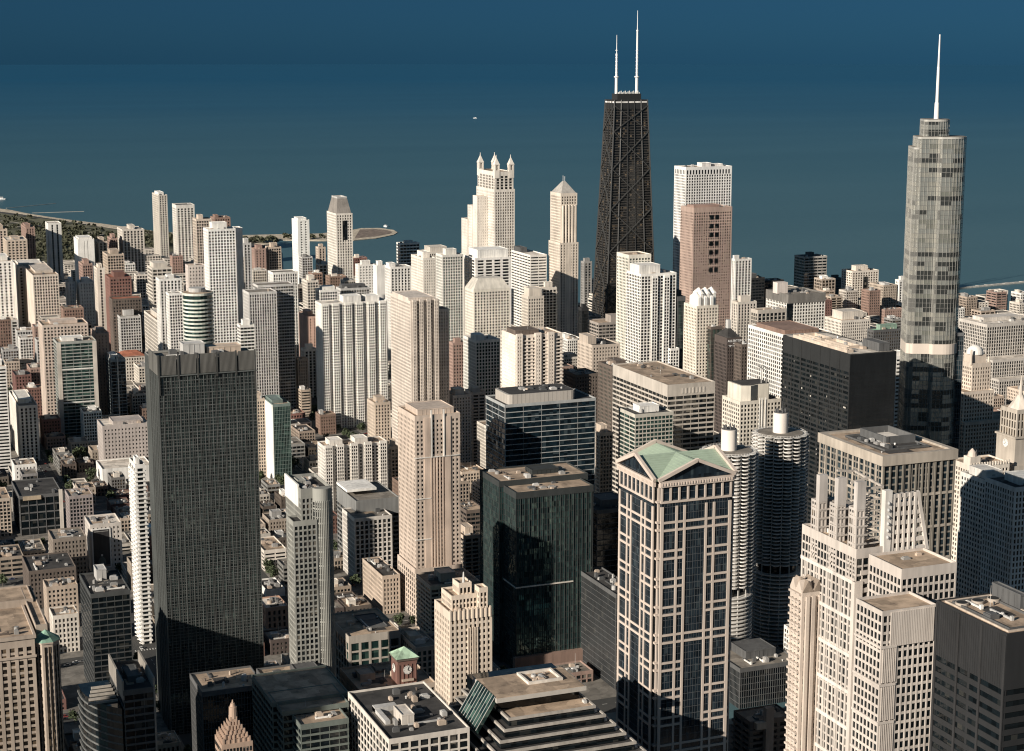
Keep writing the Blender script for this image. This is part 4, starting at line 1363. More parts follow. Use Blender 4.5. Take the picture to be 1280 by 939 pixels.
# right hand block with paired windows, and the lower front block
x, y, z, w, l = addvol(b, 1110.5, 1127, 1196, 715, 586, ('grid', 3.9, 1.1, 2.6, .75), None, 'black', 'tan', top=3.4, L=24)
x2, y2, z2, w2, l2 = addvol(b, 1088, 1103, 1171, 768, 566, ('grid', 3.9, 1.1, 2.6, .75), None, 'black', 'tan', top=1.0, L=19)
m = MB()
for i in range(26):
    m.box(x2 + 4 + i * (w2 - 5) / 26, y2 - .4, z2 - 14, x2 + 4.55 + i * (w2 - 5) / 26, y2 + .1, z2 + .3)
m.build('rib', wm, b.root)
for k in range(9):
    zz = z2 - 14.5 - k * 16
    m = MB(); m.box(x2 - .5, y2 - .5, zz, x2 + w2 * .28, y2 + .1, zz + 1); m.box(x2 - .5, y2 + .1, zz, x2 + .2, y2 + l2, zz + 1)
    for i in range(8):
        m.box(x2 + .8 + i * w2 * .033, y2 - .35, zz - 14.5, x2 + 1.2 + i * w2 * .033, y2 + .1, zz)
    m.build('ledge', wm, b.root)
units(b.root, x + 2, y + 2, x + w - 2, y + l - 2, z, 2, b.rnd, hmax=1)

# ---- narrow cream tower with zigzag gables beside it
b = tower('narrow cream tower with zigzag gabled top|, left of the cream tower with fins', 988, 1003, 1030, 741, 640, ('vert', 3.6, 1.2, 3.6, 1.4), (0.58, .46, .36), 'green', 'tan',
          'apartment_tower', pt=[], nu=0, top=4, bands=True)
W_, L_, H_ = b.W, b.L, b.Z
for i in range(2):
    x0 = i * W_ / 2
    m = MB(); m.v = [(x0, -.3, H_), (x0 + W_ / 2, -.3, H_), (x0 + W_ / 4, -.3, H_ + 5), (x0, L_, H_), (x0 + W_ / 2, L_, H_), (x0 + W_ / 4, L_, H_ + 5)]
    m.f = [(0, 1, 2), (5, 4, 3), (0, 2, 5, 3), (1, 4, 5, 2), (0, 3, 4, 1)]
    m.build('gable_roof', roof_mat((0.30, .24, .19)), b.root)
    y0 = i * L_ / 2
    m = MB(); m.v = [(-.3, y0, H_), (-.3, y0 + L_ / 2, H_), (-.3, y0 + L_ / 4, H_ + 5), (W_ * .5, y0, H_), (W_ * .5, y0 + L_ / 2, H_), (W_ * .5, y0 + L_ / 4, H_ + 5)]
    m.f = [(0, 1, 2), (5, 4, 3), (0, 2, 5, 3), (1, 4, 5, 2), (0, 3, 4, 1)]
    m.build('gable', b.wm, b.root)
for k in range(int(H_ / 3.6)):
    m = MB()
    for q in (.2, .5, .8):
        m.box(-1.3, L_ * q - 1.4, 3 + k * 3.6, 0, L_ * q + 1.4, 3.9 + k * 3.6)
    if k < 60: m.build('balcony', b.wm, b.root)
for q in (.16, .42, .75):
    MB().box(W_ * q, -1.0, 0, W_ * q + 1.6, .2, H_ - 2).build('pier', b.wm, b.root)

# ---- black tower, bottom right corner
b = tower('black steel tower with three wide bays and roof fans|, cut by the bottom right corner', 1171, 1259, 1330, 794, 515, ('horiz', 4.6, 2.3, 20, 1.0), (0.014, .015, .017), 'black', 'tan',
          'office_tower', wst=('horiz', 4.6, 2.3, 26, 1.4), pt=[(.88, .5, .99, .9, 6)], pcol='dgrey', nu=2, top=22, bands=True, parapet=.5)
W_, L_, H_ = b.W, b.L, b.Z
m = MB()
for i in range(4):
    q = i * (L_ - 1.2) / 3
    m.box(-.4, q, 0, .1, q + 1.2, H_ - .5)
for i in range(30):
    q = 1.5 + i * (L_ - 2) / 30
    m.box(-.18, q, H_ - 22, .05, q + .25, H_ - .6)
m.build('column', wall_mat((0.03, .03, .032), .45), b.root)
MB().ring(2.2, 2.2, W_ - 2.2, L_ - 2.2, H_, H_ + .7, .7).build('roof_kerb', wall_mat(C['sand']), b.root)
MB().ring(4.2, 4.2, W_ - 4.2, L_ - 4.2, H_, H_ + .9, .5).build('roof_kerb', wall_mat(C['dgrey']), b.root)
for i in range(6):
    fo = MB().tube(6 + i * 7.6, L_ - 8.2, H_, H_ + 1.3, 2.6, k=24).build('fan_housing', wall_mat((0.42, .34, .26)), b.root)
    MB().tube(6 + i * 7.6, L_ - 8.2, H_ + 1.3, H_ + 1.36, 2.2, k=24).build('fan_opening', wall_mat((0.02, .02, .02)), fo)

# ---- big block with octagonal green-capped turrets, bottom left
b = tower('huge tan stone block with octagonal green-capped corner turrets|, bottom left corner', -120, -90, 43, 812, 918, ('vert', 3.8, 1.4, 4.4, 1.8), (0.46, .35, .255), 'warm', 'tan',
          'stone_building', 'building', pt=[], nu=4, top=5, bands=True, L=60)
W_, L_, H_ = b.W, b.L, b.Z
zz = H_ - 11
MB().ring(-.6, -.6, W_ + .6, L_ + .6, zz, zz + 1.2, 1.0).build('cornice', b.wm, b.root)
MB().ring(-.8, -.8, W_ + .8, L_ + .8, H_ - .5, H_ + 1.3, 1.2).build('cornice', b.wm, b.root)


def turret(root, x, y, z0, z1, r, wm, apex=5.2):
    o8 = [(x + r * math.cos(math.radians(22.5 + 45 * i)), y + r * math.sin(math.radians(22.5 + 45 * i))) for i in range(8)]
    t = MB().prism(o8, z0, z1).build('turret', wm, root)
    for i in range(8):
        a, c = o8[i], o8[(i + 1) % 8]
        for q in (.3, .7):
            px_, py_ = a[0] + (c[0] - a[0]) * q, a[1] + (c[1] - a[1]) * q
            nx, ny = (px_ - x), (py_ - y); n_ = math.hypot(nx, ny); nx /= n_; ny /= n_
            MB().bar((px_ - nx * .25, py_ - ny * .25, z0 + 1), (px_ - nx * .25, py_ - ny * .25, z1 - 2), 1.1, 1.1).build('window_strip', G['warm'], t)
    for k in range(int((z1 - z0 - 3) / 3.8)):
        r3 = r + .12
        MB().prism([(x + r3 * math.cos(math.radians(22.5 + 45 * i)), y + r3 * math.sin(math.radians(22.5 + 45 * i))) for i in range(8)], z0 + 3.6 + k * 3.8, z0 + 5.2 + k * 3.8).build('floor_band', wm, t)
    r2 = r + .7
    p8 = [(x + r2 * math.cos(math.radians(22.5 + 45 * i)), y + r2 * math.sin(math.radians(22.5 + 45 * i))) for i in range(8)]
    MB().prism(p8, z1 - .2, z1 + .6).build('cornice', wm, t)
    MB().cone(p8, z1 + .6, (x, y, z1 + .6 + apex)).build('turret_roof', roof_mat((0.20, .33, .25)), t)


zt1 = at_y(55, 800, 925)[2]
tx = at_y(57, 800, 925)[0] - b.X
turret(b.root, tx, 7, 0, zt1, 7.2, b.wm)
tx2, _, zt2 = at_y(23, 767, 990); turret(b.root, tx2 - b.X, 990 - b.Y, H_ - 25, zt2, 6.2, b.wm)
vol(b.root, W_ + 2, 10, 6, 75, 0, H_ + 2, 'vert', b.wm, b.gm, b.rm, top=4)
vol(b.root, W_ - 40, 55, 46, 28, 0, H_ + 3, 'vert', b.wm, b.gm, b.rm, top=4)

# ---- curved dark office block, lower left
b = tower('dark banded office block with a curved corner and tall roof screens|, lower left foreground', 131, 154, 193, 866, 850, ('horiz', 3.9, 1.1, 5, .25), (0.085, .09, .09), 'black', 'dark',
          'office_tower', pt=[(.3, .3, .7, .7, 3)], nu=3, bands=True, L=44)
W_, L_, H_ = b.W, b.L, b.Z
scr2 = wall_mat((0.30, .26, .21))
MB().box(-.3, 0, H_ - 4, .5, L_, H_ + 6).build('roof_screen', scr2, b.root)
MB().box(W_ - .5, -.2, 0, W_ + .4, L_, H_ + 6).build('roof_screen', scr2, b.root)
arc = [(-1, 0)] + [(-2 - 15 * math.sin(math.pi * .5 * i / 8), L_ * .82 * (i / 8) ** 1.2 + 1) for i in range(9)] + [(-17, L_), (-1, L_)]
arc = list(reversed(arc))
nfl = int((H_ - 8) / 3.9)
MB().prism([(x * .97, y) for x, y in arc], 0, H_ - 8.3).build('curved_glazing', G['black'], b.root)
for k in range(nfl):
    MB().prism(arc, k * 3.9, k * 3.9 + .9).build('floor_band', wall_mat((0.11, .115, .11)), b.root)
for i in range(5):
    MB().box(-16 + i * 1.2, L_ * .25 + i * 5.5, H_ - 8.3, -1, L_ * .25 + i * 5.5 + 1.0, H_ - 7.2).build('roof_beam', wall_mat((0.42, .36, .29)), b.root)

# ---- the other lower foreground buildings
tower('dark glass office block with a cluttered roof|, left of the dark gridded slab', 97, 113, 163, 745, 1092, ('horiz', 3.9, .8, 5, .25), (0.06, .065, .065), 'black', 'dark', 'office_tower',
      pt=[(.35, .65, .6, .9, 7)], pcol='lgrey', nu=8, bands=True, L=48)
# stepped pyramid tower
X, Y, Z, W, L = box_px(268, 277, 316, 932, 700)
L = W
root = thing('stepped_tower', 'stepped orange-brown stone spire, poking up at the bottom edge', 'tower', (X, Y, 0))
ALL.append((X, Y, Z + 25, W, L, 'stepped stone spire')); SHORTS.append(('stepped stone spire', X, Y, Z, W, L))
cop = wall_mat((0.42, .26, .16))
MB().box(0, 0, 0, W, L, Z).build('shaft', cop, root)
m = MB()
for i in range(9):
    for k in range(int(Z / 4)):
        if k * 4 > Z - 60:
            m.box(.7 + i * (W - 1.6) / 8.4, -.12, k * 4 + 1, 1.5 + i * (W - 1.6) / 8.4, .05, k * 4 + 3)
            m.box(-.12, .7 + i * (W - 1.6) / 8.4, k * 4 + 1, .05, 1.5 + i * (W - 1.6) / 8.4, k * 4 + 3)
m.build('window', G['dark'], root)
ztl = at_y(288, 897, 707)[2]
ns = 6
for k in range(ns):
    f = .06 + .34 * k / (ns - 1)
    zz0 = Z + (ztl - Z) * k / ns
    m = MB().box(W * f, L * f, zz0, W * (1 - f), L * (1 - f), Z + (ztl - Z) * (k + 1) / ns)
    for q in range(6 - k // 2):
        u = W * f + (W * (1 - 2 * f) - .7) * q / max(1, 5 - k // 2)
        m.box(u, L * f - .3, zz0, u + .7, L * f, Z + (ztl - Z) * (k + 1) / ns + .8)
        m.box(W * f - .3, u, zz0, W * f, u + .7, Z + (ztl - Z) * (k + 1) / ns + .8)
    m.build('step', cop, root)
m = MB().tube(W / 2, L / 2, ztl, ztl + 5, 1.9, 1.7, k=12).tube(W / 2, L / 2, ztl + 5, ztl + 6.5, 1.3, .9, k=12).tube(W / 2, L / 2, ztl + 6.5, ztl + 8, .5, .2, k=8)
m.build('lantern', cop, root)
# low dark roofs
tower('dark low building with a brown ribbed roof|, right of the curved dark office block', 215, 252, 330, 868, 905, 'curtain', 'dgrey', 'black', 'tan', 'low_building', 'building', L=32, nu=3, pt=[])
tower('long dark building with a row of roof fans|, below the rounded grey-beige tower', 318, 338, 420, 862, 935, 'curtain', 'dgrey', 'black', 'tan', 'low_building', 'building', L=34, nu=9, pt=[(.5, .3, .85, .8, 3)])
b = tower('green-banded glass building with a saw-tooth front and brown roof|, bottom left of centre', 353, 375.6, 436, 909, 822, ('horiz', 3.9, 1.1, 5, .2), (0.13, .16, .135), 'black', 'tan', 'office_building', 'building',
          L=34, pt=[], nu=2, bands=True)
addvol(b, 330, 340, 436, 881, 850, ('horiz', 3.9, 1.3, 5, .2), L=45)
addvol(b, 343, 353, 436, 892, 838, ('horiz', 3.9, 1.3, 5, .2), L=30)
x, y, z, w, l = addvol(b, 370, 388, 445, 889, 845, 'blank', (0.50, .42, .34), L=28)
units(b.root, x + 2, y + 2, x + w - 2, y + l - 2, z, 6, b.rnd, hmax=2.5)
b = tower('white gridded office block with a messy dark roof|, at the bottom edge left of centre', 435, 486, 587, 927, 772, ('big', 4.0, 1.0, 5.2, 1.0) if False else ('grid', 4.1, 1.0, 5.2, 1.0), (0.62, .54, .45), 'dark', 'dark',
          'office_building', 'building', pt=[(.30, .25, .45, .45, 5)], nu=14, bands=True, top=1.6)
m = MB()
m.box(b.W * .12, b.L * .55, b.Z, b.W * .4, b.L * .62, b.Z + 2.5); m.box(b.W * .12, b.L * .3, b.Z, b.W * .18, b.L * .62, b.Z + 2.0)
m.build('roof_duct', wall_mat(C['lgrey']), b.root)

# stepped terraces building
X, Y, Z, W, L = box_px(600, 635.5, 745, 899, 765)
root = thing('terraced_building', 'stepped terraced office building with cream ledges, at the bottom edge right of centre', 'building', (X, Y, 0))
ALL.append((X - 10, Y - 30, Z, W + 30, 70, 'stepped terraced building')); SHORTS.append(('stepped terraced building', X, Y, Z, W, L))
led = wall_mat((0.40, .35, .29)); gk = G['black']
Ld = 58
n_t = 12
dz = 4.15; dx0 = 3.6; dx1 = 4.1; dy = 3.4
for k in range(n_t):
    zt_ = Z - k * dz
    x0, x1, y0 = -k * dx0, W + k * dx1, -k * dy
    MB().box(x0 + .8, y0 + .8, zt_ - dz if k < n_t - 1 else 0, x1 - .8, Ld * .9, zt_ - 1.0).build('window_band', gk, root)
    m = MB().ring(x0, y0, x1, Ld, zt_ - 1.1, zt_ + .25, 1.0)
    m.build('terrace_ledge', led, root)
    MB().box(x0 + 1, y0 + 1, zt_ - 1.0, x1 - 1, Ld - 1, zt_ - .4).build('terrace_deck', roof_mat(R['tan' if k == 0 else 'dark']), root)
    for q in range(3):
        xx = x1 - 3.8
        MB().box(xx, y0 + 6 + q * 14, zt_ - .4, xx + 1.6, y0 + 9 + q * 14, zt_ + 1.0).build('terrace_unit', wall_mat(C['lgrey']), root)
# upper block
Xa, _, Za = at_y(622, 874, 771); Xb = solve_x(731.7, 771, Za)
Xa -= X; Xb -= X
MB().box(Xa, 14, Z - .4, Xb, 50, Za - 2.2).build('upper_glazing', G['black'], root)
MB().box(Xa - .5, 6, Za - 2.2, Xb + .6, 36.5, Za).build('roof_slab', METAL, root)
MB().box(Xa, 6.6, Za, Xb, 36, Za + .2).build('roof', roof_mat(R['tan']), root)
MB().ring(Xa + (Xb - Xa) * .45, 18, Xa + (Xb - Xa) * .85, 34, Za + .2, Za + 1.6, 1.2).build('roof_well', wall_mat(C['cream']), root)
units(root, Xa + (Xb - Xa) * .48, 20, Xa + (Xb - Xa) * .8, 32, Za + .2, 7, random.Random(4), hmax=1.6)
m = MB(); xs0, xs1 = Xa - 11, Xa - .6
m.v = [(xs0, 8, Z - 7), (xs1, 8, Za + .5), (xs1, 34, Za + .5), (xs0, 34, Z - 7), (xs0 + 1.2, 8, Z - 9), (xs1 + .5, 8, Za - 2.5), (xs1 + .5, 34, Za - 2.5), (xs0 + 1.2, 34, Z - 9)]
m.f = [(0, 1, 2, 3), (4, 7, 6, 5), (0, 4, 5, 1), (1, 5, 6, 2), (2, 6, 7, 3), (3, 7, 4, 0)]
m.build('skylight', G['green'], root)
m = MB()
for i in range(9):
    y_ = 8 + i * 3.2
    m.bar((xs0, y_, Z - 6.9), (xs1, y_, Za + .6), .25)
m.build('skylight_bar', wall_mat(C['lgrey']), root)

tower('dark block with roof tanks|, between the black mirror-glass tower and the green-gabled tower', 741, 770, 800, 745, 985, 'curtain', 'dgrey', 'black', 'dark', 'office_building', 'building', nu=6, pt=[], L=60)
tower('dark curved-fronted block|, behind the dark block with roof tanks', 740, 746, 800, 640, 1090, ('horiz', 3.9, .5, 6, .2), 'dgrey', 'black', 'dark', 'office_tower', nu=3, L=40)
b = tower('brown brick corner building with bay balconies|, at the bottom edge right of the green-gabled tower', 917, 938, 992, 905, 835, ('balc', 3.6, 1.4, 9, 2.2), 'umber', 'black', 'grey', 'apartment_building', 'building', nu=3, pt=[])
MB().box(b.W * .3, -3.2, 0, b.W * .48, .5, b.Z + 9).build('stair_tower', wall_mat((0.34, .235, .17)), b.root)
MB().box(b.W * .08, -3.5, b.Z - 3, b.W * .3, -.2, b.Z + 1).build('balcony_wall', wall_mat((0.40, .29, .2)), b.root)
tower('low dark roof with a black plant box|, in front of the round towers', 905, 925, 1000, 838, 925, 'curtain', 'dgrey', 'black', 'grey', 'low_building', 'building', L=40, pt=[(.3, .4, .8, .9, 5)], pcol='dgrey', nu=3)

# ---- right edge group
b = tower('cream stone building with a long crenellated roof and corner cupola|, below the domed tower', 1198.5, 1213.5, 1262, 584, 1000, ST['stone'], (0.68, .58, .46), 'warm', 'tan', 'stone_building', 'building',
          pt=[], nu=5, top=3, bands=True, L=24)
W_, L_, H_ = b.W, b.L, b.Z
for i in range(15):
    MB().box(i * (W_ - 1) / 14, -.5, H_, i * (W_ - 1) / 14 + .9, .4, H_ + 2.6).build('merlon', b.wm, b.root)
t = MB().box(-.5, 0, H_, 8, 8, H_ + 7).build('cupola', b.wm, b.root)
MB().tube(3.7, 4, H_ + 7, H_ + 10, 3.4, 2.8, k=12).tube(3.7, 4, H_ + 10, H_ + 12.5, 2.6, .3, k=12).build('cupola_dome', wall_mat((0.60, .47, .37)), t)
# clock tower at the right edge
X, Y, Z, W, L = box_px(1257, 1267, 1300, 590, 1003)
root = thing('clock_tower', 'tall pale stone clock tower, cut by the right edge', 'tower', (X, Y, 0))
ALL.append((X, Y, Z + 40, W, L, 'pale stone clock tower')); SHORTS.append(('pale stone clock tower', X, Y, Z + 30, W, L))
L = W
pst = wall_mat((0.42, .35, .27))
vol(root, 0, 0, W, L, 0, Z + 3, 'stone', pst, G['warm'], roof_mat(R['tan']), top=2)
zc_ = at_y(1276, 557, 1003)[2]
MB().box(.8, .8, Z + 3, W - .8, L - .8, zc_ + 5).build('clock_stage', pst, root)
clock(root, W, L, zc_, 3.0, .6)
MB().ring(-.2, -.2, W + .2, L + .2, zc_ + 5, zc_ + 6.4, 1.2).build('cornice', pst, root)
z5 = zc_ + 6.4
zsp = at_y(1278, 512, 1010)[2]
vol(root, 2.2, 2.2, W - 4.4, L - 4.4, zc_ + 5, zsp, ('vert', 6, 1, 3, 1.3), pst, G['warm'], roof_mat(R['tan']), top=2)
MB().tube(W / 2, L / 2, zsp, zsp + 10, (W - 6) / 2, 2.2, k=8).tube(W / 2, L / 2, zsp + 10, zsp + 24, 1.6, .2, k=8).build('spire', wall_mat((0.60, .50, .40)), root)
b = tower('grey stone office building with a bracketed cornice|, below the crenellated cream building', 1227, 1236, 1270, 604, 905, ST['stone'], (0.62, .58, .52), 'dark', 'grey', 'stone_building', 'building', nu=3, pt=[(.2, .3, .8, .9, 5)], bands=True, L=30)
tower('grey vertically ribbed office slab|, cut by the right edge', 1262, 1269, 1330, 612, 850, ('vert', 3.8, 1.2, 2.6, 1.1), (0.62, .60, .56), 'dark', 'dark', 'office_tower', nu=2, L=30)
b = tower('cream tower topped by a small white dome|, right of the rounded steel-glass tower', 1203, 1215.5, 1239, 456, 1232, ST['stone'], (0.68, .54, .41), 'warm', 'tan', 'stone_tower', pt=[], nu=0, top=3, bands=True, L=20)
W_, L_, H_ = b.W, b.L, b.Z
m = MB().box(W_ * .12, L_ * .1, H_, W_ * .8, L_ * .8, H_ + 8)
m.build('dome_base', b.wm, b.root)
cxx, cyy = W_ * .42, L_ * .42
mz = H_ + 8; rr = 7.6
m = MB()
for k in range(6):
    a, c = math.pi / 2 * k / 6, math.pi / 2 * (k + 1) / 6
    m.tube(cxx, cyy, mz + rr * math.sin(a), mz + rr * math.sin(c) + .01, rr * math.cos(a), max(.2, rr * math.cos(c)), k=24)
m.build('dome', wall_mat((0.76, .70, .62)), b.root)
MB().tube(-1, 1, H_, H_ + 13, 1.4, .8, k=10).tube(W_ - 2, 1, H_, H_ + 6, 1.2, .6, k=10).build('chimney', b.wm, b.root)
addvol(b, 1201, 1205, 1243, 492, 1226, ST['stone'], L=26)
addvol(b, 1200, 1206, 1276, 530, 1222, ST['stone'], (0.50, .40, .30), L=30)  # lower block: same stone darkened, its shade painted in
b = tower('pale vertically striped office block|, at the right edge above the domed tower', 1199, 1234, 1300, 407, 1640, ('vert', 4.0, .9, 3.3, 1.1), (0.56, .50, .43), 'dark', 'white', 'office_tower',
          pt=[(.2, .5, .95, .9, 4)], nu=6, top=2.5, bands=True)
addvol(b, 1236, 1241, 1300, 452, 1615, ('vert', 4.0, .9, 3.3, 1.1), L=24)
addvol(b, 1243, 1249, 1300, 476, 1600, ('vert', 4.0, .9, 3.3, 1.1), L=14)
# ================================================================== THE MIDDLE AND THE FAR CITY
T = tower
W3 = ('vert', 3.5, 1.2, 3.0, 1.2)
V2 = ('vert', 3.3, 0.9, 4.2, 1.8)


def bays(b, fr, wf, dep, st, zt=1.5):
    for q in fr:
        vol(b.root, b.W * q, -dep, b.W * wf, dep + .6, 0, b.Z + zt, st, b.wm, G['black'], b.rm, top=2, parapet=.4)



# centre right
b = T('wide beige banded office block with louvred top|, behind the green-gabled tower', 766, 834.5, 894, 483, 1262, ('horiz', 4.1, 1.5, 7, .35), (0.50, .43, .35), 'dark', 'tan', 'office_tower', top=9, nu=6, bands=True,
      pt=[])
m = MB()
for i in range(7):
    m.box(b.W * (.3 + .075 * i), -.3, b.Z - 7, b.W * (.3 + .075 * i) + 1.4, .1, b.Z - 2.5)
m.build('louvre', wall_mat((0.6, .52, .43)), b.root)
b = T('green-tinted block with a curved roof edge|, in front of the wide beige banded block', 765, 794, 842, 520, 1190, ('horiz', 3.3, 1.0, 3.2, .5), (0.50, .46, .37), 'green', 'dark', 'apartment_tower', wst=('horiz', 3.3, 1.6, 9, .5), nu=4,
      pt=[(.25, .3, .75, .7, 5)], pcol='white', bands=True, L=30)
T('plain tan slab end|, left of the green-tinted block', 744, 750, 766, 543, 1290, 'grid', 'sand', 'dark', nu=1, L=20)
b = T('cream gridded tower with an angular windowless top|, left of the black slab', 903, 925, 977, 504, 1205, ('grid', 3.4, 1.3, 3.3, 1.2), (0.66, .58, .46), 'dark', 'dark', 'apartment_tower', pt=[], nu=2, bands=True)
wq = wall_mat((0.64, .57, .45))
W_, L_, H_ = b.W, b.L, b.Z
o = [(3, 4), (W_ * .27, 1.2), (W_ * .5, 5), (W_ * .75, 4.5), (W_ * .83, 9), (W_ * .83, L_ - 3), (3, L_ - 3)]
MB().prism(o, H_, H_ + 13).build('windowless_top', wq, b.root)
MB().prism([(x * .93 + 2, y * .9 + 2) for x, y in o], H_ + 13, H_ + 13.3).build('top_roof', roof_mat(R['dark']), b.root)
m = MB()
for q in (.46, .52, .6):
    m.box(W_ * q, -.5, 0, W_ * q + .8, .1, H_ + 3)
m.build('rib', wall_mat(C['white']), b.root)
m = MB()
for q in (.62, .74):
    m.tube(W_ * q, 8, H_ + 13, H_ + 26, .5, k=8); m.bar((W_ * q - 4, 8, H_ + 28), (W_ * q + 2.5, 8, H_ + 24), 1.0)
m.build('roof_mast', wall_mat(C['grey']), b.root)
T('white gridded slab under a brown flat roof|, left of the black slab', 964.5, 979.5, 1040, 420, 1262, ('grid', 3.6, 1.1, 3.4, 1.1), 'white', 'dark', 'tan', nu=5, pt=[(.1, .1, .8, .9, 3)], pcol='brown', bands=True, L=60)
T('thin white strip of a building|, in the gap right of the black slab', 1117, 1120, 1134, 447, 1230, 'hbold', 'white', 'dark', nu=1, L=14)
# hotel with lettering; its dark wall colour paints in the shade there
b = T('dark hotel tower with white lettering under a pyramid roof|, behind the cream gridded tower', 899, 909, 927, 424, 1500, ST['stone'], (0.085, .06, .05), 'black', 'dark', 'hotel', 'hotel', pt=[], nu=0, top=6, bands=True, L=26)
MB().cone([(1, 1), (b.W - 1, 1), (b.W - 1, b.L - 1), (1, b.L - 1)], b.Z + 1, (b.W / 2, b.L / 2, b.Z + 11)).build('pyramid_roof', roof_mat(R['dark']), b.root)
MB().box(b.W * .4, b.L * .4, b.Z + 6, b.W * .62, b.L * .6, b.Z + 17).build('chimney', wall_mat(C['lgrey']), b.root)


def letters(parent, text, x, z, size, y, mat, name='lettering'):
    cu = bpy.data.curves.new(name, 'FONT'); cu.body = text; cu.size = size; cu.extrude = .12; cu.align_x = 'CENTER'; cu.resolution_u = 2
    o = bpy.data.objects.new(name, cu); COL.objects.link(o)
    dg = bpy.context.evaluated_depsgraph_get()
    me = bpy.data.meshes.new_from_object(o.evaluated_get(dg))
    bpy.data.objects.remove(o)
    me.materials.clear(); me.materials.append(mat)
    q = bpy.data.objects.new(name, me); COL.objects.link(q); q.parent = parent
    q.location = (x, y, z); q.rotation_euler = (math.pi / 2, 0, 0)
    return q


LET = wall_mat((0.80, .78, .74), .6, .02)
letters(b.root, 'ALLERTON', b.W * .55, b.Z - 3.2, 3.3, -.35, LET)
letters(b.root, 'HOTEL', b.W * .55, b.Z - 5.2, 1.5, -.35, LET)
letters(b.root, 'TIP TOP TAP', b.W * .55, b.Z - 8.0, 2.6, -.35, LET)
T('dark lower wing in painted shade|, right of the dark hotel tower', 918, 927, 944, 432, 1485, ST['stone'], 'umber', 'black', 'dark', 'hotel_wing', 'building', nu=1, pt=[])  # umber walls carry the wing's shade in their colour
T('ribbed office tower, cream ribs over dark glass|, above the dark lettered hotel', 938.5, 947, 983, 389, 1560, ('vert', 3.8, .8, 4.8, 1.3), (0.54, .46, .37), 'black', 'tan', 'office_tower', nu=3, pt=[], bands=True, top=3)
T('cream slab with dark vertical slots|, behind the cream-ribbed office tower', 914.5, 922, 946, 379, 1660, V2, 'cream', 'black', 'tan', nu=2)
b = T('white-panelled twin-grid tower with a dark corner and attic|, above the black slab', 957.8, 985.6, 1031.8, 370, 1750, ('grid', 3.7, 1.2, 3.7, 1.3), (0.74, .70, .62), 'dark', 'grey', 'office_tower', pt=[], nu=9, top=9, bands=True)
MB().ring(-.3, -.3, b.W + .3, b.L + .3, b.Z - 9, b.Z + 1.5, 1).build('attic', wall_mat((0.17, .155, .135)), b.root)
MB().box(-.25, -.25, 0, 6, .5, b.Z - 9).box(-.25, .5, 0, .4, 3, b.Z - 9).build('corner_glazing', G['black'], b.root)
MB().box(-3, b.L * .4, b.Z, 11, b.L * .6, b.Z + 13).build('penthouse', wall_mat((0.66, .55, .47)), b.root)
T('striped grey office slab|, behind the twin-grid tower', 993, 1005.6, 1034, 322, 2350, ('horiz', 3.8, 1.7, 6, .4), (0.46, .41, .35), 'dark', 'dark', 'office_tower', nu=4, pt=[(.3, .3, .55, .6, 6)], pcol='dgrey', bands=False)
b = T('cream balconied tower with a corniced roof|, in front of the lake on the right', 1052, 1065.5, 1098.5, 340, 2200, ('grid', 3.1, 1.1, 4.0, 1.5), (0.70, .60, .48), 'warm', 'tan', nu=3, pt=[(.25, .3, .7, .7, 7)], bands=False)
MB().box(b.W * .42, -.5, 0, b.W * .58, .5, b.Z - 8).build('recess', G['dark'], b.root)
T('small dark building|, between the striped grey slab and the cream balconied tower', 1034, 1038, 1053, 349, 2400, 'horiz', 'dgrey', 'blue', 'dark', nu=2)
T('slim white-edged tower|, peeking out left of the rounded steel-glass tower', 1119, 1124, 1136, 351, 2150, V2, 'white', 'dark', nu=1)
b = T('long low stone hotel with stepped white upper storeys|, right of the twin-grid tower', 1031, 1052, 1088, 402, 1700, 'stone', 'cream', 'dark', 'tan', 'stone_building', 'building', nu=5, pt=[(.2, .3, .9, .9, 9)])
b = T('dark green-roofed mansion block|, behind the black slab', 1084, 1092, 1127, 414, 1600, 'stone', 'dgrey', 'warm', 'green', 'stone_building', 'building', nu=6, pt=[(.3, .3, .9, .9, 5)], pcol='green')
T('pinkish low mixed block|, left of the rounded steel-glass tower by the lake', 1100, 1106, 1130, 388, 2000, 'brick', 'rose', 'dark', 'tan', nu=5, pt=[])
# centre
b = T('white gridded tower with tall top windows|, highest white block right of the black braced tower', 843, 857.4, 915, 210, 2100, ('grid', 3.4, 1.15, 3.5, 1.35), (0.78, .75, .70), 'black', 'tan', 'skyscraper', nu=3, top=10, bands=True,
      pt=[(.42, .3, .62, .7, 5), (.66, .4, .9, .8, 3)])
m = MB()
for i in range(15):
    x = 1.6 + i * (b.W - 2.6) / 15
    m.box(x, -.1, b.Z - 9, x + 2.0, .12, b.Z - 3.2)
for i in range(7):
    y = 1.6 + i * (b.L - 2.6) / 7
    m.box(-.1, y, b.Z - 9, .12, y + 2.0, b.Z - 3.2)
m.build('tall_window', G['black'], b.root)
b = T('rose-brown granite tower|, in front of the highest white gridded block', 851, 867.2, 915.3, 261, 1868, ('grid', 3.4, 1.5, 3.3, 1.4), (0.42, .27, .20), 'dark', 'tan', 'skyscraper', wst=('grid', 3.4, 1.7, 3.3, 1.9), nu=4, top=5, bands=True,
      pt=[(.1, .3, .8, .8, 2.5)], pcol='rose')
m = MB()
for k in range(7):
    for q in (.42, .56):
        m.box(b.W * q, -.3, b.Z - 14 - k * 10.6, b.W * q + 5.2, .08, b.Z - 8.5 - k * 10.6)
m.build('large_window', G['black'], b.root)
T('white ribbed tower|, right of the rose-brown granite tower', 914.5, 919, 939.8, 325, 2005, V2, 'white', 'dark', nu=3, pt=[(.0, .3, .3, .7, 5)])
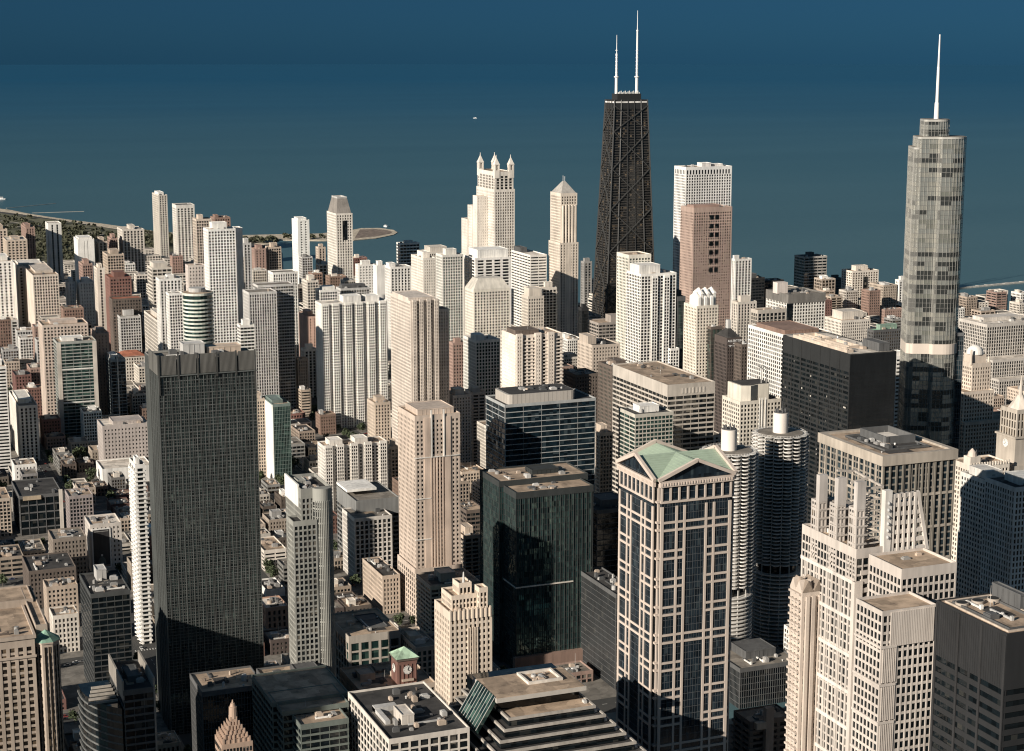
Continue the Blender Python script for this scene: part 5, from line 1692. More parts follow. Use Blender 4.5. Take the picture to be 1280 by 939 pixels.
T('hip-roofed block in painted shade|, right of the white ribbed tower', 926, 934, 956, 349, 2060, 'horiz', 'black', 'black', 'dark', nu=3, pt=[(.2, .2, .6, .8, 6)], pcol='dgrey')  # black walls stand in for the shade on this block
T('low slab in painted shade|, between the white ribbed tower and the twin-grid tower', 946, 955, 980, 352, 2140, 'horiz', 'black', 'black', 'dark', nu=5, pt=[])  # shade painted as black wall colour here too
b = T('pale cream glazed-corner tower|, left twin behind the white rib-cage tower', 773, 786, 814, 320, 1672, ('grid', 3.3, 1.3, 3.6, 1.4), (0.68, .62, .50), 'green', 'tan', nu=2, pt=[], bands=True, top=3, L=30)
b = T('bright white gridded corner tower|, between the black braced tower and the brown granite tower', 783, 801.5, 845.5, 344, 1640, ('grid', 3.3, .95, 3.9, .95), (0.78, .74, .67), 'dark', 'white', nu=4, pt=[(.03, .2, .62, .85, 9)], pcol='white', bands=True)
bays(b, (.30, .64), .16, 1.6, ('grid', 3.3, .95, 3.3, .8), -2)
addvol(b, 834, 838, 849, 437, 1634, ('grid', 3.3, .95, 3.9, .95), L=12)
T('curved dark teal glass tower|, right of the bright white gridded tower', 843, 847, 857, 372, 1640, 'curtain', 'dgrey', 'green', 'dark', nu=1, top=4, L=20)
b = T('cream tower with a jagged white zigzag crown|, in front of the rose-brown granite tower', 855, 871, 898, 384, 1560, ('grid', 3.3, 1.4, 3.4, 1.6), (0.72, .62, .48), 'warm', 'white', nu=0, pt=[], bands=True)
wz_ = wall_mat(C['white'])
for i in range(6):
    x = b.W * (.08 + .145 * i)
    MB().box(x, .5 + 2 * (i % 2), b.Z, x + 3.0, b.L * .7, b.Z + 9 + 4 * (i % 2)).cone([(x, .5), (x + 3, .5), (x + 3, b.L * .7), (x, b.L * .7)], b.Z + 9 + 4 * (i % 2), (x + 1.5, b.L * .35, b.Z + 15 + 4 * (i % 2))).build('crown_spike', wz_, b.root)
T('dark glazed side tower|, right flank of the zigzag-crowned tower', 886, 889, 903, 410, 1552, 'curtain', 'umber', 'green', 'dark', nu=1, pt=[], L=16)
T('dark pointed-roof tower|, squeezed behind the slender pyramid-roofed tower', 726, 730, 740, 328, 2350, V2, 'grey', 'dark', 'dark', nu=0, pt=[(.2, .2, .8, .8, 5)], bands=False)
T('small black glass box, white top edge|, between the pyramid-roofed tower and the braced tower', 723, 727, 736, 386, 1950, 'curtain', 'black', 'black', 'white', nu=1, top=3)
b = T('tan stone tower with a stepped glass top|, below the black braced tower', 722, 740.5, 775, 433, 1560, ('grid', 3.5, 1.6, 3.3, 1.7), (0.52, .41, .31), 'dark', 'dark', nu=4, pt=[(.0, .3, .3, .9, 8)], bands=True)
T('stepped grey podium building|, at the foot of the black braced tower', 740, 748, 790, 405, 1830, ('horiz', 4, 1.6, 5, .6), (0.35, .29, .24), 'dark', 'tan', 'office_building', 'building', nu=3, pt=[(.4, .1, .95, .6, 8)], L=30)
T('brown low office block|, below the tan stone tower with stepped glass top', 705, 720, 748, 470, 1470, 'brick', 'umber', 'dark', 'grey', nu=3, pt=[], L=30)
T('dark mansard block|, left foot of the bright white gridded tower', 758, 765, 790, 460, 1400, 'brick', 'umber', 'green', 'dark', nu=4, pt=[(.4, .3, .9, .9, 4)], L=30)
b = T('balconied cream tower with a dark plate roof|, above the dark blue banded block', 627, 645, 703, 421, 1455, ('balc', 3.2, 1.1, 5, 2.2), (0.72, .60, .48), 'dark', 'tan', nu=3, pt=[(.05, .2, .55, .8, 4)], pcol='umber', bands=True,
      wst='blank')
bays(b, (0, .40, .68), .13, 1.8, ('punch', 3.2, 1.7, 3.0, 1.5), 2) if False else bays(b, (0, .40, .68), .13, 1.8, ('grid', 3.2, 1.6, 3.0, 1.4), 2)
b = T('ornate cream tower with round arches near the top|, left of the slender pyramid-roofed tower', 652, 660, 680, 372, 1700, ('grid', 3.4, 1.3, 3.2, 1.3), (0.68, .58, .46), 'dark', 'tan', nu=2, bands=True, pt=[(.1, .1, .9, .9, 9)])
T('thin dark-slotted tower|, left flank of the slender pyramid-roofed tower', 674, 678, 696, 361, 1720, ('balc', 3.1, .8, 4, 1.0), 'cream', 'dark', nu=2)
T('broad white slab with grey right half|, left of the slender pyramid-roofed tower', 639, 663, 683.5, 320, 2050, ('horiz', 3.4, 1.9, 9, .8), (0.72, .68, .61), 'dark', 'white', nu=2, pt=[(.1, .6, .5, .95, 6)], pcol='dgrey')
b = T('white office block with slatted openings and a blank top|, below the four-pinnacle tower', 580, 594, 639, 324, 1955, ('horiz', 3.5, 1.3, 12, 3.0), (0.78, .73, .66), 'dark', 'white', 'office_tower', nu=3, pt=[(.1, .1, .95, .9, 10)], pcol='white', bands=True)
# trapezoid roofed tower
b = T('cream tower with a sloping mansard roof|, below the white block with slatted openings', 581, 592, 637.5, 364, 1800, ('grid', 3.3, 1.35, 3.6, 1.6), (0.74, .66, .53), 'dark', 'tan', nu=0, pt=[], bands=True)
W_, L_, H_ = b.W, b.L, b.Z
MB().prism([(0, 0), (W_, 0), (W_, L_), (0, L_)], H_ + 1.2, H_ + 13, [(W_ * .17, L_ * .2), (W_ * .83, L_ * .2), (W_ * .83, L_ * .8), (W_ * .17, L_ * .8)]).build('mansard_roof', wall_mat((0.60, .54, .44)), b.root)
b = T('white-framed tower with dark central ribs|, left of the balconied cream tower', 579, 594.5, 625, 427, 1622, ('vert', 3.4, 1.0, 3.1, 1.1), (0.72, .67, .59), 'green', 'white', nu=2, pt=[(.1, .2, .45, .6, 5)], pcol='white', bands=True, wst='grid')
T('narrow brick-fronted building|, left of the white-framed tower', 561, 566, 581, 430, 1700, 'brick', 'rose', 'dark', 'white', nu=1)
b = T('white tower with a green glass centre strip|, left of the white block with slatted openings', 545, 553, 579, 320, 1960, ('grid', 3.3, 1.1, 3.2, 1.1), (0.74, .69, .60), 'green', 'white', nu=2, bands=True)
T('plain white and tan slab|, left of the white tower with the green strip', 513.8, 529, 545, 324, 2050, ('grid', 3.3, 1.6, 3.3, 1.8), (0.74, .66, .55), 'warm', 'white', nu=2, bands=True)
b = T('ornate hip-roofed block|, rising behind the plain white and tan slab', 527, 536, 562, 316, 2300, 'stone', 'cream', 'dark', 'tan', nu=2, pt=[(.1, .1, .9, .9, 7)])
T('pale banded slab with a domed roof box|, left of the four-pinnacle tower', 495.5, 500, 524.5, 305, 2700, 'horiz', 'white', 'dark', 'white', nu=3, pt=[(.3, .3, .7, .7, 4)])
T('vertically striped white tower|, below the pale banded lakeside slab', 481, 488, 514, 335, 2150, V2, 'white', 'dark', 'white', nu=4, pt=[(.0, .2, .3, .8, 5)])
T('narrow plain white slab end|, left of the vertically striped white tower', 466, 471, 482, 333, 2250, 'blank', 'white', 'dark', 'white', nu=1)
T('white perforated apartment slab|, right of the mansard-topped tall tower', 444, 448, 469, 332, 2420, ('grid', 3.3, 1.7, 4, 2.0), 'white', 'dark', 'white', nu=2)
# big residential pair
b = T('big white residential tower with rows of small windows|, left of the beige striped twin', 396, 402, 484, 381, 1830, ('vert', 3.1, 1.35, 2.9, 1.35), (0.76, .71, .63), 'dark', 'white', nu=3, pt=[(.35, .2, .62, .8, 7), (.7, .2, .9, .8, 6)], pcol='white', bands=True, L=26)
bays(b, (.0, .16, .35, .52, .70, .88), .10, 1.7, ('grid', 3.1, 1.15, 2.4, .75), 0)
b = T('tall beige ribbed residential tower|, right of the big white residential tower', 488, 513, 549, 378, 1540, ('vert', 3.2, 1.35, 2.9, 1.45), (0.70, .58, .47), 'dark', 'tan', nu=3, pt=[(.0, .1, .9, .9, 3)], bands=True,
      wst=('grid', 3.2, 1.2, 3.0, 1.2))
bays(b, (.06, .30, .56, .82), .13, 1.8, ('grid', 3.2, 1.2, 2.3, .8), 2)
addvol(b, 540, 547, 561, 388, 1553, ('vert', 3.2, 1.35, 2.9, 1.45), L=18)
T('tan low-balconied tower|, bottom right of the beige ribbed tower', 557, 566, 589, 496, 1560, ('grid', 3.2, 1.4, 3.4, 1.7), (0.72, .60, .48), 'warm', 'tan', nu=3, L=26, bands=True)
T('cream tower side with balcony slots|, right behind the tan stone-banded tower', 586, 590, 607, 492, 1585, ('balc', 3.2, 1.3, 9, 1.5), (0.68, .55, .43), 'dark', 'tan', nu=1, L=20)
# tan banded tower H25
b = T('tan stone tower with white trim and dark centre ribs|, in the centre of the picture', 497, 518.5, 575, 522, 1170, ('grid', 3.35, 1.5, 3.1, 1.5), (0.58, .44, .33), 'dark', 'tan', 'apartment_tower', nu=4, pt=[(.12, .15, .92, .85, 4)], bands=True, top=3,
      wst=('grid', 3.35, 1.45, 3.2, 1.6))
W_, L_, H_ = b.W, b.L, b.Z
tanm = wall_mat((0.60, .43, .31)); whm = wall_mat((0.72, .66, .58))
for q in (.20, .655):
    MB().box(W_ * q, -.45, 0, W_ * q + W_ * .135, .3, H_ - 1).build('blank_strip', tanm, b.root)
for q in (.335, .40, .465, .53, .595):
    MB().box(W_ * q, -.6, 0, W_ * q + .95, .3, H_ * .80).build('rib', tanm, b.root)
for q in (.345, .62):
    MB().box(W_ * q, -.9, H_ * .80, W_ * q + 1.0, .3, H_ + 4.5).build('white_rib', whm, b.root)
for zz in (.80, .60, .40):
    MB().box(-.5, -.75, H_ * zz, W_ * (.34 if zz != .8 else 1.0), .2, H_ * zz + .7).build('white_trim', whm, b.root)
vol(b.root, -1.5, -2, W_ + 2, L_ + 2, 0, at_y(497, 715, 1170)[2], ('vert', 4, 1.2, 4.5, 1.6), b.wm, b.gm, b.rm, top=3)
T('grey and cream parking podium|, right foot of the tan stone tower with white trim', 518, 538, 600, 735, 1120, ('horiz', 3.2, 1.3, 6, .8), 'sand', 'dark', 'grey', 'parking_block', 'building', nu=6, pt=[(.3, .3, .6, .7, 6)], L=34)
b = T('group of white towers joined in one balconied slab|, below the big white residential tower', 399, 406, 485, 560, 1482, ('vert', 3.1, 1.2, 4.0, 1.7), (0.74, .67, .58), 'dark', 'tan', nu=3, pt=[(.1, .2, .3, .8, 5), (.5, .2, .7, .8, 5)], bands=True, L=24)
bays(b, (.0, .18, .40, .62, .86), .11, 2.4, ('grid', 3.1, 1.15, 2.2, .7), 2)
T('pinkish small tower|, right flank of the joined white towers', 485, 489, 498, 560, 1500, 'grid', 'sand', 'warm', nu=1, L=14)
T('round-cornered brick and stone tower|, left of the beige ribbed tower base', 459, 468, 488, 505, 1610, ('grid', 3.3, 1.3, 3.6, 1.5), 'sand', 'dark', 'tan', nu=3, bands=True, L=24)
b = T('grey-roofed cream office block with white ribs|, right of the rounded grey-beige tower', 428, 443, 490, 650, 1275, ('vert', 3.7, 1.0, 3.7, 1.3), (0.68, .61, .53), 'dark', 'grey', 'office_building', 'building', nu=2, pt=[], bands=True,
      wst='grid', L=34)
addvol(b, 415, 445, 499, 628, 1295, ('horiz', 3.7, 1.4, 5, .3), (0.20, .20, .19), L=55, top=12)
MB().box(6, 40, b.Z + 12, b.W, 70, b.Z + 14).build('penthouse', wall_mat(C['white']), b.root)
# tan ornate pair
b = T('ornate tan tower with a stepped gable top|, right of the dark gridded slab', 345, 353, 370, 436, 1955, ('vert', 3.4, 1.5, 3.0, 1.5), (0.62, .45, .31), 'dark', 'tan', 'stone_tower', nu=0, pt=[(.1, .1, .9, .9, 5), (.25, .2, .75, .8, 9), (.4, .3, .6, .7, 13)], bands=True)
T('flat-topped tan and cream slab tower|, between the dark gridded slab and the ornate tan tower', 318, 332, 350, 441, 1965, ('grid', 3.4, 1.5, 3.4, 2.0), (0.66, .52, .38), 'dark', 'tan', nu=1, bands=True)
T('shorter tan wing|, right of the ornate tan tower', 368, 372, 385, 450, 1950, ('grid', 3.4, 1.5, 3.2, 1.6), (0.58, .42, .29), 'dark', 'tan', nu=1, pt=[], bands=True)
T('white narrow tower with dark slots|, behind the shorter tan wing', 376, 380, 396, 438, 2010, V2, 'white', 'dark', 'white', nu=1)
T('pink and orange-panelled tower|, above the shorter tan wing', 372, 384, 397, 397, 2150, ('vert', 3.3, 1.8, 5, 3.2), (0.60, .34, .23), 'dark', 'tan', nu=1, wst='blank')
b = T('teal glass tower with white gridded side|, right edge of the dark gridded slab', 327, 341, 363, 507, 1610, 'curtain', (0.16, .24, .21), 'green', 'tan', nu=3, pt=[(.1, .2, .7, .8, 3)], wst=('grid', 3.3, 1.2, 3.2, 1.5), bands=True)
MB().box(-.3, .5, 0, .4, b.L, b.Z).build('side_wall', wall_mat(C['white']), b.root)
T('tan narrow slab|, between the dark gridded slab and the teal glass tower', 318, 321, 331, 500, 1640, 'grid', 'sand', 'dark', nu=1, L=24)
# left middle
b = T('green-tinted banded office slab with a wide front|, left middle', 66, 71, 120, 429, 1885, ('horiz', 3.5, 1.0, 8, .3), (0.34, .36, .32), 'green', 'tan', nu=8, pt=[(.15, .3, .7, .8, 3.5)], pcol='white', bands=True, L=30)
MB().box(-.4, -.3, 0, 4, .5, b.Z).box(b.W - 4, -.3, 0, b.W + .3, .5, b.Z).build('end_wall', wall_mat((0.60, .52, .42)), b.root)
for zz in (.38, .72):
    MB().box(4, -.5, b.Z * zz, b.W - 4, .3, b.Z * zz + 1.2).build('white_band', wall_mat(C['white']), b.root)
T('tan gridded tower|, left flank of the green-tinted banded slab', 46, 53, 110, 408, 1935, ('grid', 3.5, 1.5, 3.6, 1.6), (0.58, .44, .34), 'dark', 'tan', nu=5, bands=True, L=40, pt=[(.2, .3, .8, .8, 3)])
T('brown block with a round roof drum|, right flank of the green-tinted banded slab', 112, 120, 136, 418, 1965, ('vert', 3.5, 1.6, 5, 2.8), (0.42, .28, .20), 'dark', 'tan', nu=4, bands=True, L=40)
b = T('blue glass tower with one white line down its front|, right of the green-tinted banded slab', 130, 138, 157, 451, 1930, ('horiz', 3.6, .6, 5, .2), (0.30, .36, .38), 'blue', 'white', nu=4, pt=[(.1, .2, .6, .8, 4)], pcol='white', bands=True)
MB().box(b.W * .42, -.8, 0, b.W * .42 + 1.3, .2, b.Z + 3).build('white_line', wall_mat(C['white']), b.root)
T('white striped slab with dark slots|, far left below the tan gridded tower', 11, 23, 47, 509, 1795, ('vert', 3.5, .9, 4.5, 2.3), (0.76, .70, .60), 'black', 'tan', nu=4, pt=[(.1, .2, .8, .8, 4)], bands=True)
T('slat-fronted tower|, cut by the left edge below the white striped slab', -14, -8, 8, 460, 1760, 'hbold', 'white', 'black', nu=2, bands=True)
b = T('pinkish perforated block|, left of the dark gridded slab', 119, 128, 186, 534, 1705, 'punch', (0.42, .35, .31), 'dark', 'white', 'office_building', 'building', nu=4, pt=[(.25, .2, .9, .9, 3)], L=34, top=3)
addvol(b, 120, 128, 190, 588, 1665, 'blank', 'white', L=40)
b = T('low building with an orange-red hip roof|, above the dark gridded slab', 144, 150, 181, 447, 2160, 'stone', 'cream', 'warm', 'red', 'low_building', 'building', nu=0, pt=[], L=30)
W_, L_, H_ = b.W, b.L, b.Z
MB().prism([(-1, -1), (W_ + 1, -1), (W_ + 1, L_ + 1), (-1, L_ + 1)], H_ + .6, H_ + 6, [(8, L_ * .45), (W_ - 8, L_ * .45), (W_ - 8, L_ * .55), (8, L_ * .55)]).build('hip_roof', roof_mat(R['red']), b.root)
T('white open-framed block|, above the left end of the dark gridded slab', 180, 197, 214, 402, 2140, 'big', 'cream', 'dark', 'tan', nu=3, bands=False)
T('small rounded white and grey block|, left of the white open-framed block', 142, 150, 176, 397, 2240, 'grid', 'lgrey', 'dark', 'grey', nu=3)
# round banded glass tower
def round_banded(xl, xr, yt, Yc, label, col, gl, k=28, name='round_tower', fh=4.0, sp=1.7):
    Z = at_y((xl + xr) / 2, yt, Yc)[2]
    Xa, Xb = solve_x(xl, Yc, Z), solve_x(xr, Yc, Z)
    r = (Xb - Xa) / 2
    short, _, rest = label.partition('|')
    root = thing(name, short + rest, 'tower', ((Xa + Xb) / 2, Yc, 0))
    ALL.append((Xa, Yc - r, Z, 2 * r, 2 * r, short)); SHORTS.append((short, Xa, Yc - r, Z, 2 * r, 2 * r))
    MB().tube(0, 0, 0, Z - .5, r - .7, k=k).build('glazing', G[gl], root)
    me = MB().tube(0, 0, 0, sp, r, k=k).mesh('floor_band', wall_mat(col))
    for q in range(int(Z / fh)):
        linked(me, 'floor_band', root, (0, 0, q * fh))
    MB().tube(0, 0, Z - 1.5, Z + .8, r + .1, k=k).build('parapet', wall_mat(col), root)
    MB().tube(0, 0, Z + .8, Z + 1, r - .6, k=k).build('roof', roof_mat(R['tan']), root)
    MB().tube(0, r * .2, Z + 1, Z + 5, r * .55, k=20).build('penthouse', wall_mat(C['lgrey']), root)
    units(root, -r * .6, -r * .6, r * .6, r * .6, Z + 1, 4, random.Random(int(xl)))


round_banded(228, 266, 366, 1780, 'round-fronted tower with pale green and dark bands|, above the dark gridded slab', (0.58, .60, .50), 'green')
b = T('bright white fine-gridded tower|, tallest above the dark gridded slab', 254.5, 259.5, 294.5, 288, 2105, ('grid', 3.3, 1.15, 3.3, 1.3), (0.80, .76, .70), 'dark', 'white', nu=3, pt=[(.2, .2, .72, .8, 8)], pcol='white', bands=True, L=26)
addvol(b, 292, 295, 303, 286, 2125, 'blank', 'white', L=20)
b = T('silver-grey ribbed tower with three stepped tops|, right of the bright white fine-gridded tower', 305, 311, 346, 367, 1905, ('vert', 3.5, .9, 2.8, 1.2), (0.56, .53, .49), 'dark', 'grey', nu=2, pt=[], bands=True, L=30)
addvol(b, 318, 322, 367, 358, 1935, ('horiz', 3.5, 1.4, 2.8, .5), L=24)
addvol(b, 335, 341, 372, 342, 1990, ('vert', 3.5, .9, 2.8, 1.2), 'white', L=24)
T('white tower with rounded dark-arched top windows|, left of the round-fronted banded tower', 194.5, 199, 227, 350, 2010, V2, 'white', 'dark', 'white', nu=4, pt=[(.4, .2, .7, .8, 4)], bands=True)
T('white fine gridded block|, in front of the white tower with arched top windows', 207, 211, 228, 368, 1960, 'grid', 'white', 'dark', 'white', nu=1, pt=[])
T('pale ledged tower|, above the white tower with arched top windows', 184, 190, 215, 336, 2450, ('horiz', 4, 1.6, 6, 1), 'cream', 'dark', 'white', nu=2, pt=[(.1, .1, .8, .9, 7)])
b = T('tall cream tower with a dark mansard cap|, tallest on the left half of the skyline', 408.5, 420, 440.5, 268, 2600, ('grid', 3.3, 1.2, 3.3, 1.5), (0.76, .68, .57), 'dark', 'tan', 'skyscraper', nu=0, pt=[], bands=True)
W_, L_, H_ = b.W, b.L, b.Z
zc = at_y(421, 249, 2600)[2]
MB().prism([(1.5, 1.5), (W_ - 1.5, 1.5), (W_ - 1.5, L_ - 1.5), (1.5, L_ - 1.5)], H_ + 1, zc, [(W_ * .2, L_ * .2), (W_ * .8, L_ * .2), (W_ * .8, L_ * .8), (W_ * .2, L_ * .8)]).build('mansard_roof', wall_mat((0.26, .225, .19), .6), b.root)
MB().ring(W_ * .2, L_ * .2, W_ * .8, L_ * .8, zc, zc + 2.5, .8).build('roof_rail', wall_mat(C['lgrey']), b.root)
MB().box(W_ * .38, -.3, H_ - 40, W_ * .66, .3, H_ - 10).build('tall_window', G['black'], b.root)
T('slim bright white tower by the lagoon|, left of the mansard-capped tower', 364.7, 372, 386.5, 276, 3000, ('vert', 3.3, 1.8, 6, 3.5), (0.80, .77, .70), 'dark', 'white', nu=2, pt=[(.1, .1, .8, .8, 4)], bands=True)
T('small tan tower at the lagoon|, between the slim white tower and the mansard-capped tower', 394.5, 398, 407, 310, 2900, V2, 'sand', 'dark', 'tan', nu=1)
T('white block with a pointed roof|, below the mansard-capped tower', 394, 400, 422, 364, 2000, 'grid', 'white', 'dark', 'white', nu=1, pt=[(.2, .2, .9, .8, 4)])
T('dark-roofed white slab|, behind the big white residential tower', 420, 426, 462, 362, 2050, 'grid', 'lgrey', 'dark', 'dark', nu=5, pt=[(.1, .3, .9, .9, 4)], pcol='dgrey')
T('cream mid-rise pair|, left of the white block with a pointed roof', 378, 384, 398, 352, 2290, 'grid', 'cream', 'dark', nu=3)
T('tall slim grey-beige tower by the shore|, standing alone left on the skyline', 190, 198, 209, 244.5, 3500, ('vert', 3.2, 1.2, 4, 1.8), (0.56, .49, .40), 'dark', 'white', nu=1, pt=[(.15, .2, .75, .8, 5)], pcol='white', bands=False)
T('dark-topped white-ribbed tower by the shore|, right of the lone slim skyline tower', 215, 220, 243, 257, 3300, ('vert', 3.3, 1.1, 5, 2.0), (0.70, .64, .55), 'dark', 'dark', nu=1, pt=[], top=6)
T('broad cream slab, lower half in shade|, left of the lone slim skyline tower', 146.5, 153, 180, 288, 3000, V2, 'cream', 'dark', 'white', nu=2, pt=[(.4, .3, .65, .8, 6)])
T('black and white striped tower by the park|, left end of the skyline', 56.5, 60, 76.5, 280, 3200, ('vert', 3.3, .3, 8.4, 4.0), (0.78, .74, .66), 'black', 'white', nu=1, pt=[], wst='blank')
T('brown-and-cream ribbed tower by the park|, left of the black and white striped tower', 26, 32, 43.5, 285, 3150, V2, 'rose', 'dark', 'tan', nu=1, pt=[(.1, .2, .6, .8, 4)])
T('pinkish ribbed slab with a white roof|, far left skyline', 3, 8, 34, 301, 2900, ('vert', 3.3, 1.5, 4.2, 1.9), 'sand', 'dark', 'white', nu=2, pt=[(.3, .3, .7, .8, 3)])
T('plain low tan tower|, cut by the left edge at the park', -12, -6, 9, 288, 3050, V2, 'sand', 'dark', 'tan', nu=1)
T('bright blank white slab with small top windows|, left skyline by the park', 92, 97, 117.5, 300, 2950, ('grid', 3.3, 2.6, 5, 4), 'white', 'dark', 'white', nu=5, pt=[(.1, .1, .9, .9, 3)])
T('tan slab|, right of the bright blank white slab', 118, 123, 134, 303, 2960, V2, 'sand', 'dark', nu=2)
T('rose slab|, second to the right of the bright blank white slab', 134, 139, 147, 299, 2990, 'grid', 'rose', 'dark', nu=2)
T('grey stone-clad slab|, in front of the broad cream shaded slab', 128, 134, 155, 319, 2750, 'grid', 'tan', 'dark', 'grey', nu=2)
T('tall white-ribbed slab|, left, behind the tan gridded tower', 14, 22, 57.5, 334, 2500, ('vert', 3.3, 1.2, 4.4, 2.2), (0.74, .66, .55), 'dark', 'white', nu=4, pt=[(.1, .2, .9, .8, 2.5)])
b = T('tan slab with a blank panel and dark stripes|, directly above the tan gridded tower', 26, 41, 73, 345, 2380, ('vert', 3.3, 1.2, 3.0, 1.2), (0.62, .51, .40), 'dark', 'tan', nu=3, pt=[(.2, .2, .9, .8, 3)], bands=True, wst='blank')
T('white-ribbed slab|, cut by the left edge beside the tall white-ribbed slab', -10, -4, 16, 328, 2450, ('vert', 3.3, 1.2, 5.4, 2.6), 'white', 'dark', nu=2)
T('small white blank-fronted tower|, right of the tan slab with dark stripes', 81.5, 85, 94, 354, 2550, 'punch', 'white', 'dark', nu=1)
T('second small white tower|, just right of the small blank-fronted one', 95, 99, 118, 354, 2540, 'punch', 'white', 'dark', 'white', nu=2)
T('pink-brown tower|, above the second small white tower', 98, 103, 115.5, 331, 2650, 'grid', 'rose', 'dark', nu=1)
T('tall narrow white and dark slab|, left of the dark brick block', 117, 121, 131, 336, 2350, ('vert', 3.3, .8, 7, 3.2), (0.70, .60, .48), 'black', nu=1, bands=True)
b = T('dark brick stepped block|, left middle below the broad cream shaded slab', 131, 137, 164, 348, 2300, 'brick', 'brick', 'dark', 'red', nu=2, bands=False)
addvol(b, 134, 140, 177, 375, 2260, 'brick', 'umber', L=24)
T('brown flat block with dark top windows|, right of the tan slab with dark stripes', 75.5, 79, 104.5, 387, 2350, 'brick', 'brown', 'dark', 'tan', nu=3, pt=[])
T('ornate tan block|, left behind the bright white fine-gridded tower', 240.5, 245, 264.5, 275, 2500, 'grid', (0.62, .49, .37), 'dark', 'tan', nu=2, pt=[(.2, .2, .5, .8, 6)])
T('brown long-topped block|, behind the bright white fine-gridded tower', 263, 268, 288, 273, 2700, 'brick', 'brown', 'dark', 'dark', nu=4, pt=[(.1, .2, .3, .8, 4)])
T('pale pink block|, left foot of the bright white fine-gridded tower', 231.5, 235, 256, 333, 2150, 'punch', (0.62, .52, .45), 'dark', nu=1, pt=[])
T('dark and white ribbed tower|, right of the bright white fine-gridded tower', 300, 304, 314, 305, 2400, V2, 'lgrey', 'black', 'white', nu=1)
T('ornate cream narrow tower|, right foot of the bright white fine-gridded tower', 294, 297, 306, 324, 2200, 'vert', 'cream', 'dark', nu=1)
T('pink pillar-fronted tower|, left of the lagoon', 313.5, 318, 332.5, 312, 2900, ('vert', 3.3, 1.4, 5, 2.5), 'rose', 'dark', nu=2)
T('pale rose tower|, at the left bank of the lagoon', 331.5, 336, 351.5, 310, 2910, 'grid', 'sand', 'dark', nu=2)
T('white block at the silver tower foot|, left of the silver-grey ribbed tower', 296, 300, 318, 408, 1850, 'horiz', 'white', 'dark', 'white', nu=1)
# low left foreground
b = T('pale building with a framed dark poster on its front|, lower left', 106.5, 112.6, 151.5, 658, 1375, ('grid', 3.8, 1.9, 3.6, 2.0), (0.62, .54, .46), 'dark', 'white', 'low_building', 'building', nu=3, pt=[], L=30, base=4, bands=False)
W_, H_ = b.W, b.Z
zt_, zb_ = H_ - 2.5, 5.0
pw_ = W_ * .64
po = MB().ring(0, 0, 0, 0, 0, 0, 0)
fr_ = MB().box(.8, -.7, zb_, pw_, -.02, zt_).build('poster_frame', wall_mat((0.78, .74, .68)), b.root)
MB().box(1.8, -.78, zb_ + 1, pw_ - 1, -.7, zt_ - 1).build('poster', wall_mat((0.035, .033, .035), .5, .5), fr_)
MB().box(1.8, -.82, zb_ + 1, pw_ - 1, -.78, zb_ + 2.6).build('poster_table', wall_mat((0.33, .20, .12), .6, .4), fr_)
xm = (1.8 + pw_ - 1) / 2
prof = [(0, 0), (2.6, 0), (3.0, .8), (3.0, 3.8), (2.2, 5.6), (.8, 6.6), (.7, 8.8), (0, 8.8)]
bt = MB(); pl = [(xm + a, zb_ + 2.6 + c) for a, c in prof] + [(xm - a, zb_ + 2.6 + c) for a, c in reversed(prof)]
bt.v = [(a, -.86, c) for a, c in pl]; bt.f = [tuple(range(len(pl)))]
bt.build('poster_bottle', wall_mat((0.10, .12, .11), .3), fr_)
MB().box(xm - 1.3, -.95, zb_ + 3.4, xm + 1.3, -.87, zb_ + 4.4).box(xm - .7, -.95, zb_ + 10, xm + .7, -.87, zb_ + 11.6).build('poster_label', wall_mat((0.72, .68, .60)), fr_)
MB().box(2.6, -.86, zt_ - 2.6, pw_ - 1.8, -.79, zt_ - 2.1).build('poster_title', wall_mat((0.30, .29, .27)), fr_)
T('grey-pink windowed block|, behind the building with the framed poster', 80, 86, 116, 622, 1486, 'grid', (0.34, .27, .25), 'dark', 'tan', 'low_building', 'building', nu=3, pt=[], L=26)
b = T('wide dark hall with a tan parapet and open rear yard|, among the left low blocks', 20, 24, 78, 622, 1510, ('vert', 7, 1.2, 7, .6), 'dgrey', 'black', 'dark', 'hall', 'building', nu=6, pt=[], L=60)
MB().box(b.W - 3, -.5, 0, b.W, .5, b.Z + 4).build('white_pylon', wall_mat(C['cream']), b.root)
MB().box(3, -1.0, b.Z - 3, b.W * .5, -.2, b.Z + .5).build('tan_fascia', wall_mat((0.5, .36, .2)), b.root)
T('small white windowed building|, above the wide dark hall', 13, 18, 46, 583, 1672, 'punch', 'white', 'dark', 'tan', 'low_building', 'building', nu=4, pt=[], L=26)
T('brown-roofed brick block|, left of the building with the framed poster', 47, 66, 108, 676, 1352, 'brick', (0.26, .2, .15), 'dark', 'grey', 'low_building', 'building', nu=5, pt=[], L=30)
T('tan small building|, cut by the left edge beside the wide dark hall', -8, -2, 13, 625, 1515, 'grid', 'sand', 'dark', 'tan', 'low_building', 'building', nu=2, pt=[])
T('long flat dark-roofed warehouse|, left, below the brown-roofed brick block', 21, 36, 95, 716, 1300, 'brick', 'umber', 'dark', 'dark', 'warehouse', 'building', nu=5, pt=[], L=44)
T('row of tan gabled houses in one block|, right of the green-capped turrets', 45, 58, 97, 736, 1245, 'brick', 'tan', 'dark', 'tan', 'low_building', 'building', nu=9, pt=[], L=20)
T('cream corniced low block|, nearest the green-capped turrets', 60, 66, 98, 772, 1192, 'stone', 'cream', 'dark', 'tan', 'low_building', 'building', nu=3, pt=[], L=20)
T('white-walled low building|, between the dark gridded slab and the rounded tower', 318, 333, 356, 740, 1262, 'blank', 'white', 'dark', 'dark', 'low_building', 'building', nu=5, pt=[], L=30)
